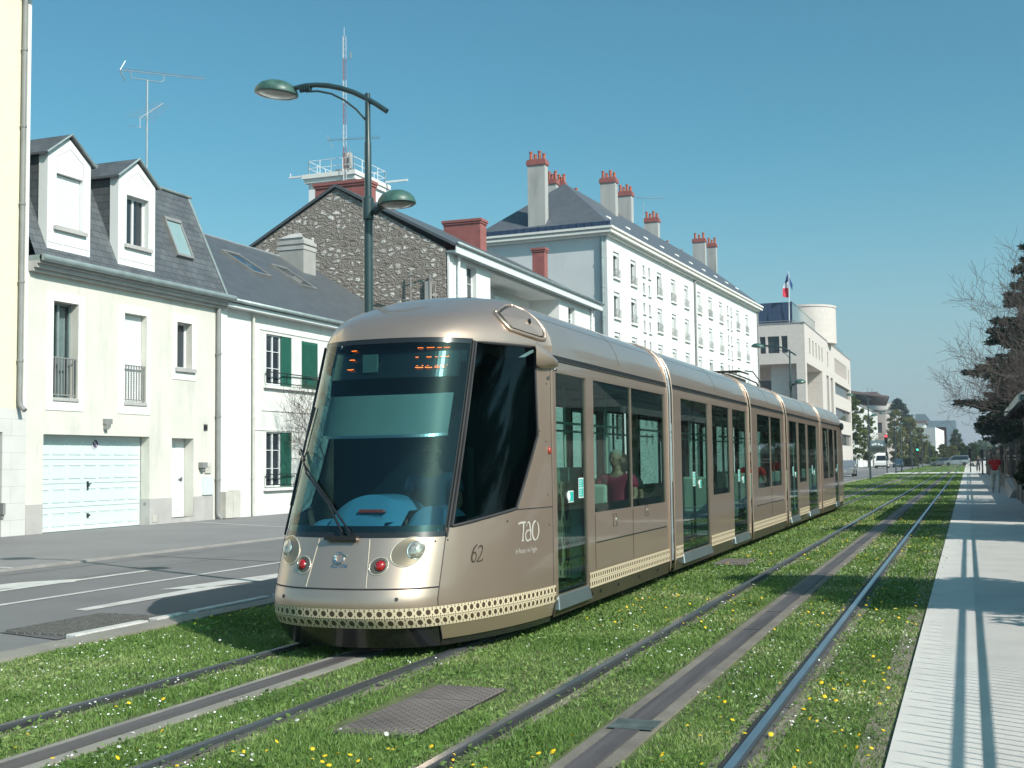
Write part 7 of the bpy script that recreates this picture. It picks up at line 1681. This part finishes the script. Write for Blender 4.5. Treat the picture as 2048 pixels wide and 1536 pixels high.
def cedar(name, label, x, y, h, rad, n, seed, group=None, z0=.12, m='cedar', size=.10):
    rg = random.Random(seed); t = empty(name, (x, y, 0), label, 'conifer', group); b = MB(); b.tube([(x, y, 0), (x, y, h * .5), (x, y, h)], [.38 * h / 14, .25 * h / 14, .03], 10); b.build('trunk', M['bark'], t, smooth=True, uv=False)
    b = MB(); C = []; nb = int(h * 15)
    for k in range(nb):
        q = (k + rg.random()) / nb; zz = h * (z0 + (1 - z0) * q); L = rad * (1 - q) ** .62 * min(1, .72 + q * 2.2) * rg.uniform(.62, 1.0) + .2; a = rg.uniform(0, 6.283); dx, dy = math.cos(a), math.sin(a); dz = rg.uniform(-.02, .16) * L
        b.tube([(x, y, zz), (x + dx * L * .5, y + dy * L * .5, zz + dz), (x + dx * L, y + dy * L, zz + dz * .8)], [.05, .03, .008], 4, cap=False)
        m_ = int(n / nb * (L / rad) * 1.5) + 8; s_ = NR.random(m_) ** .75; wv = (NR.random(m_) - .5) * 2 * (.10 + .34 * np.sin(np.pi * np.clip(s_, .05, .97))) * L * .75
        zz_ = zz + dz * np.sin(s_ * 1.6) - .10 * np.abs(wv) + NR.normal(-.04, .06, m_) - .12 * (NR.random(m_) < .25)
        C.append(np.stack([x + dx * s_ * L * 1.04 - dy * wv, y + dy * s_ * L * 1.04 + dx * wv, zz_], 1))
    b.build('branches', M['bark'], t, smooth=True, uv=False); leaves(np.concatenate(C), size, m, 'crown', t, flat=.55, elong=1.9); return t
cedar('cedar_tree', 'big dark cedar overhanging the promenade behind the man in red', 5.3, 68, 15.0, 6.3, 110000, 3, z0=.17, size=.11)
cedar('cedar_tree', 'tall dark cedar nearest the gatehouse, its top reaching above the bare branches', 5.6, 54, 13.2, 4.4, 60000, 13, z0=.34, size=.09)
cedar('cedar_tree', 'dark cedar standing behind the first cedar, its boughs above the far pedestrians', 5.2, 98, 12.5, 5.4, 42000, 4, z0=.24, size=.15)
cedar('cedar_tree', 'third dark conifer at the far end of the garden wall', 5.0, 120, 10.5, 4.6, 22000, 8, z0=.26, size=.18)
cedar('conifer_tree', 'conifer just outside the right edge, whose shade streaks the near promenade', 4.7, 13.0, 6.6, 2.5, 16000, 5, z0=.34, size=.07)
branch_tree('bare_tree', 'bare tree whose thin branches reach over the promenade against the sky', 4.6, 37.0, .15, 21, 2.5, 1, levels=6, lean=(-.60, .02, 1), mat_='bark_pale', up=.25, kids=(2, 3))
branch_tree('bare_tree', 'second bare tree behind the gatehouse, tangled with the cedar', 4.2, 45.5, .16, 5, 2.3, 1, levels=6, lean=(-.25, .1, 1), mat_='bark_pale', up=.1, kids=(2, 3))
leafy_tree('shrub', 'dark ivy-covered shrub spilling over the railing below the gatehouse', 2.25, 34.5, 2.9, 1.0, 9000, 'bush', z0=.05, nclump=40, size=.055, cat='shrub')
leafy_tree('shrub', 'dark green shrub at the far right beside the near railing', 2.75, 27.2, 2.7, 1.0, 7000, 'bush', z0=.05, nclump=36, size=.05, cat='shrub')
leafy_tree('shrub', 'brownish shrub hanging above the garden wall behind the gatehouse', 3.3, 44.5, 4.3, 1.5, 12000, 'bush', z0=.30, nclump=50, size=.07, cat='shrub')
for k, (x, y, h, r_, lb) in enumerate([(9.5, 24, 9.5, 3.6, 'broad leafy tree in the garden right of the picture, reflected in the tram windows'), (14.5, 50, 9, 4, 'broad leafy tree in the garden behind the gatehouse'), (10.5, 88, 12, 4.5, 'tall leafy tree in the garden behind the cedars'), (8, 38, 6.5, 3, 'small leafy tree behind the gatehouse roof')]):
    leafy_tree('garden_tree', lb, x, y, h, r_, 16000, 'leaf', z0=.2, nclump=70, size=.16)
branch_tree('plane_tree', 'bare plane tree behind the camera, mirrored in the tram windscreen', -9.5, -6, .34, 9, 3.5, 1, levels=5, lean=(.05, .05, 1), mat_='bark_pale', up=.3)
branch_tree('young_tree', 'young tree with sparse green buds in front of the stone gable', -19.9, 44.0, .10, 14, 2.2, 1, levels=5, lean=(-.12, .1, 1), mat_='bark', leaf='leaf_spring', nleaf=420, leafsize=.06, up=.3)
branch_tree('young_tree', 'young bare tree hidden behind the tram, its shadow falling on the white house', -19.55, 34.6, .07, 33, 1.5, 1, levels=5, lean=(-.02, .1, 1), mat_='bark', up=.3)
# far trees
leafy_tree('birch_tree', 'loose light green tree in front of the white office building', -19.8, 228, 13.2, 3.0, 9000, 'leaf_spring', nclump=60, size=.16, z0=.12, squash=.9)
leafy_tree('birch_tree', 'second loose green tree, right of the first and lower', -17.2, 232, 9.5, 2.2, 4000, 'leaf_spring', nclump=40, size=.16, z0=.15, squash=.9)
for k, (x, y, h) in enumerate([(-18.0, 300, 9.5), (-17.6, 330, 10), (-16.9, 270, 8.5)]):
    branch_tree('street_tree', ['bare street tree in front of the grey office building', 'bare street tree in front of the white apartment building', 'bare street tree above the white van'][k], x, y, .14, 40 + k, h * .3, 1, levels=4, lean=(0, 0, 1), mat_='bark_pale', leaf='leaf_spring', nleaf=160, leafsize=.12, up=.5)
for k, (x, y, h, r_, lb) in enumerate([(-15.8, 305, 13.5, 2.6, 'tall yellow-green willow left of the lamp posts'), (-13.2, 312, 11.5, 2.4, 'yellow-green willow behind the twin lamp posts'), (-11.0, 318, 9.0, 2.2, 'lower yellow-green willow beside the grey corner building'), (-9.6, 330, 5.5, 2.0, 'small bright green tree beside the third willow')]):
    leafy_tree('willow_tree', lb, x, y, h, r_, 11000, 'leaf_willow' if k < 3 else 'leaf_spring', nclump=60, size=.17, z0=.06, squash=1.1)
cedar('cedar_tree', 'dark flat-topped cedar above the willows far down the street', -20.5, 405, 20.5, 5.5, 7000, 6, z0=.55, size=.45)
leafy_tree('street_tree', 'small dark tree at the right end of the blue-grey hall', -3.4, 420, 10.5, 1.8, 2000, 'leaf', nclump=30, size=.35, z0=.3)
for k, (x, y, h, r_) in enumerate([(-5.2, 300, 4.6, 1.8), (-3.2, 296, 4.2, 1.7), (-1.0, 300, 4.8, 2.0), (1.2, 292, 4.6, 2.0)]):
    leafy_tree('street_tree', ['yellowish shrub-like tree above the silver minivan, leftmost of four', 'yellowish tree above the minivan, second of four', 'olive tree above the minivan, third of four', 'olive tree above the minivan, nearest the promenade'][k], x, y, h, r_, 1800, 'leaf_willow' if k < 2 else 'leaf', nclump=30, size=.2, z0=.2)
def hedge(label, x0, x1, y0, y1, h, n, m='bush', size=.12):
    t = empty('hedge', ((x0 + x1) / 2, (y0 + y1) / 2, 0), label, 'hedge'); C = NR.random((n, 3)) * np.array([x1 - x0, y1 - y0, h]) + np.array([x0, y0, 0]); f = NR.integers(0, 3, n); C[f == 0, 2] = h + NR.normal(0, .06, (f == 0).sum()); C[f == 1, 0] = (x0 if abs(x0) < abs(x1) else x1) + NR.normal(0, .06, (f == 1).sum()); C[f == 2, 1] = y0 + NR.normal(0, .06, (f == 2).sum()); leaves(C, size, m, 'foliage', t)
    b = MB(); b.box(x0 + .15, x1 - .15, y0 + .15, y1 - .1, 0, h - .12); b.build('stems', M['soil'], t)
hedge('dark hedge behind the railing at the right edge', 2.3, 3.3, -5, 22, .95, 14000)
hedge('dark hedge behind the garden wall under the cedars', 3.4, 4.6, 46, 128, 1.3, 20000, size=.16)
hedge('dark hedge at the road side behind the blue car', -12.6, -9.6, 240, 262, 1.5, 3000, size=.2)
hedge('bright green clipped hedge left of the silver minivan', -6.6, -4.9, 248, 256, 1.4, 2500, 'leaf_spring', .16)
# dark mass of woodland closing the horizon
Cw = []
for k in range(260):
    x = NR.uniform(-140, 160); y = 560 + NR.uniform(0, 30); h = NR.uniform(5, 11); Cw.append((x, y, h * .5, h * .55))
o = leaves(clump_cloud(np.array(Cw), 26000), .9, 'leaf', 'woodland', None); tag(o, 'mass of trees closing the far end of the street', 'woodland', None, 'stuff')

# ================================================================== lawn
def blocked(x, y):
    m_ = np.zeros(len(x), bool)
    for k, (xl, xr, xc) in TR.items():
        for q in (xl, xr): m_ |= np.abs(x - q) < .052
        m_ |= np.abs(x - xc) < .19
    m_ |= (x > -3.72) & (x < -3.06) & (y > 6.5) & (y < 8.07); m_ |= (x > -3.74) & (x < -3.20) & (y > 18.38) & (y < 19.52)
    return m_
def noise2(x, y, s, seed):
    r_ = np.random.default_rng(seed); v = np.zeros(len(x))
    for k in range(6): a, c, p = r_.normal(0, s, 3); v += np.sin(a * x + c * y + p * 9)
    return v / 6
Vs, Ts = [], []; cnt = 0
BANDS = [(4.6, 7.5, 8800, .045, .0042), (7.5, 11, 5200, .047, .0055), (11, 16, 2600, .05, .008), (16, 25, 1100, .055, .013), (25, 45, 420, .06, .022), (45, 80, 130, .065, .04), (80, 131, 50, .07, .07), (142, 240, 18, .08, .12)]
for (ya, yb, dn, hh_, ww) in BANDS:
    xl0 = -7.60; xr0 = -.36
    n = int((yb - ya) * (xr0 - xl0) * dn); x = NR.uniform(xl0, xr0, n); y = NR.uniform(ya, yb, n)
    # irregular edges: towards the promenade the turf frays out
    edge = -.43 + .05 * noise2(x, y, 9, 5) + .03 * noise2(x, y, 30, 6) - NR.exponential(.02, n); edge += (NR.random(n) < .10) * NR.random(n) * .13
    keep = (~blocked(x, y)) & (x < edge) & (x > -7.57 + .03 * noise2(x, y, 7, 8))
    for (xl, xr, xc) in TR.values():            # thinner turf beside the rails
        for q in (xl, xr): keep &= ~((np.abs(x - q) < .15) & (NR.random(n) < .78 - (np.abs(x - q) - .05) * 6 + .25 * noise2(x, y, 4, 3)))
        keep &= ~((np.abs(x - xc) < .27) & (NR.random(n) < .55))
    dens = .72 + .45 * noise2(x, y, 1.6, 2) + .3 * noise2(x, y, 6, 4); keep &= NR.random(n) < dens
    x, y = x[keep], y[keep]; n = len(x); h = hh_ * NR.uniform(.45, 1.25, n) * (1 + .55 * noise2(x, y, 1.1, 9) + .35 * noise2(x, y, 5, 10)); h = np.clip(h * .62, .010, .09)
    a = NR.uniform(0, 2 * np.pi, n); w_ = ww * NR.uniform(.6, 1.4, n); ln = h * NR.uniform(.15, 1.0, n); la = NR.uniform(0, 2 * np.pi, n)
    p0 = np.stack([x - np.cos(a) * w_, y - np.sin(a) * w_, np.zeros(n)], 1); p1 = np.stack([x + np.cos(a) * w_, y + np.sin(a) * w_, np.zeros(n)], 1); p2 = np.stack([x + np.cos(la) * ln, y + np.sin(la) * ln, h], 1)
    Vs.append(np.stack([p0, p1, p2], 1).reshape(-1, 3)); 
V = np.concatenate(Vs); o = fastmesh('grass', V, np.arange(len(V)).reshape(-1, 3), M['grass']); tag(o, 'green lawn between and beside the tram rails', 'grass', None, 'stuff')
print('grass blades', len(V) // 3)
# broad-leaved weeds (clover, dandelion leaves)
n = 26000; x = NR.uniform(-7.5, -.5, n); y = 4.8 + 16 * NR.random(n) ** 1.5; k = (~blocked(x, y)) & (noise2(x, y, 2.2, 12) > -.15); x, y = x[k], y[k]; n = len(x)
o = leaves(np.stack([x, y, NR.uniform(.012, .05, n)], 1), .016, 'grass', 'clover', None, flat=.75, elong=1.2); tag(o, 'low clover and dandelion leaves scattered in the lawn', 'ground cover', None, 'stuff')
# flowers
M['dandelion'] = mat('dandelion', (.80, .52, .01), .7, var=.1, vs=30); M['daisy'] = mat('daisy', (.75, .75, .70), .7, var=0); M['seedhead'] = mat('seedhead', (.5, .5, .48), .9, var=0)
def flowers(name, lab, n, seed, m, r_, hgt, cthr, petals=7, ymax=46):
    rg = np.random.default_rng(seed); x = rg.uniform(-7.45, -.5, n * 5); y = 4.8 + (ymax - 4.8) * rg.random(n * 5) ** 1.35; wgt = noise2(x, y, 1.3, seed) + .6 * noise2(x, y, 4, seed + 1) + (.25 if seed == 71 else 0) * (x > -2.2)
    k = (~blocked(x, y)) & (wgt > cthr) & ~((np.abs(x + 4.85) < 1.2) & (y > 9)); x, y = x[k][:n], y[k][:n]; V, Fc = [], []
    for xx, yy in zip(x, y):
        c = np.array([xx, yy, hgt * rg.uniform(.6, 1.3)]); tl = rg.normal(0, .35, 2); nr = np.array([tl[0], tl[1] - .15, 1.0]); nr /= np.linalg.norm(nr); a = np.cross(nr, [1, 0, 0]); a /= np.linalg.norm(a); b_ = np.cross(nr, a); rr = r_ * rg.uniform(.7, 1.25); i = len(V)
        V.append(c + nr * rr * .35)
        for q in range(petals * 2): an = math.pi * q / petals; V.append(c + (a * math.cos(an) + b_ * math.sin(an)) * rr * (1 if q % 2 else .72))
        for q in range(petals * 2): Fc.append((i, i + 1 + q, i + 1 + (q + 1) % (petals * 2)))
        pass
    o = fastmesh(name, np.array(V), np.array(Fc), M[m]); tag(o, lab, 'wildflowers', None, 'stuff')
flowers('dandelions', 'yellow dandelions scattered over the lawn', 900, 71, 'dandelion', .014, .05, .10)
flowers('daisies', 'small white daisies in drifts in the lawn', 2600, 72, 'daisy', .0075, .05, .10)
flowers('dandelion_clocks', 'grey dandelion seed heads in the lawn', 120, 73, 'seedhead', .014, .07, .12, ymax=22)
# ================================================================== air
hb = MB(); hb.box(-140, 165, -36, 640, -1.2, 36); ho = hb.build('haze', M['dark'], uv=False)
hm = bpy.data.materials.new('haze'); hm.use_nodes = True; ht = hm.node_tree; ht.nodes.clear()
hO = ht.nodes.new('ShaderNodeOutputMaterial'); hv = ht.nodes.new('ShaderNodeVolumePrincipled'); hv.inputs['Color'].default_value = (0.80, 0.90, 1.0, 1); hv.inputs['Density'].default_value = 0.0004; hv.inputs['Anisotropy'].default_value = 0.3
ht.links.new(hv.outputs[0], hO.inputs['Volume']); ho.data.materials.clear(); ho.data.materials.append(hm); tag(ho, 'thin haze of the spring air', 'haze', None, 'stuff')
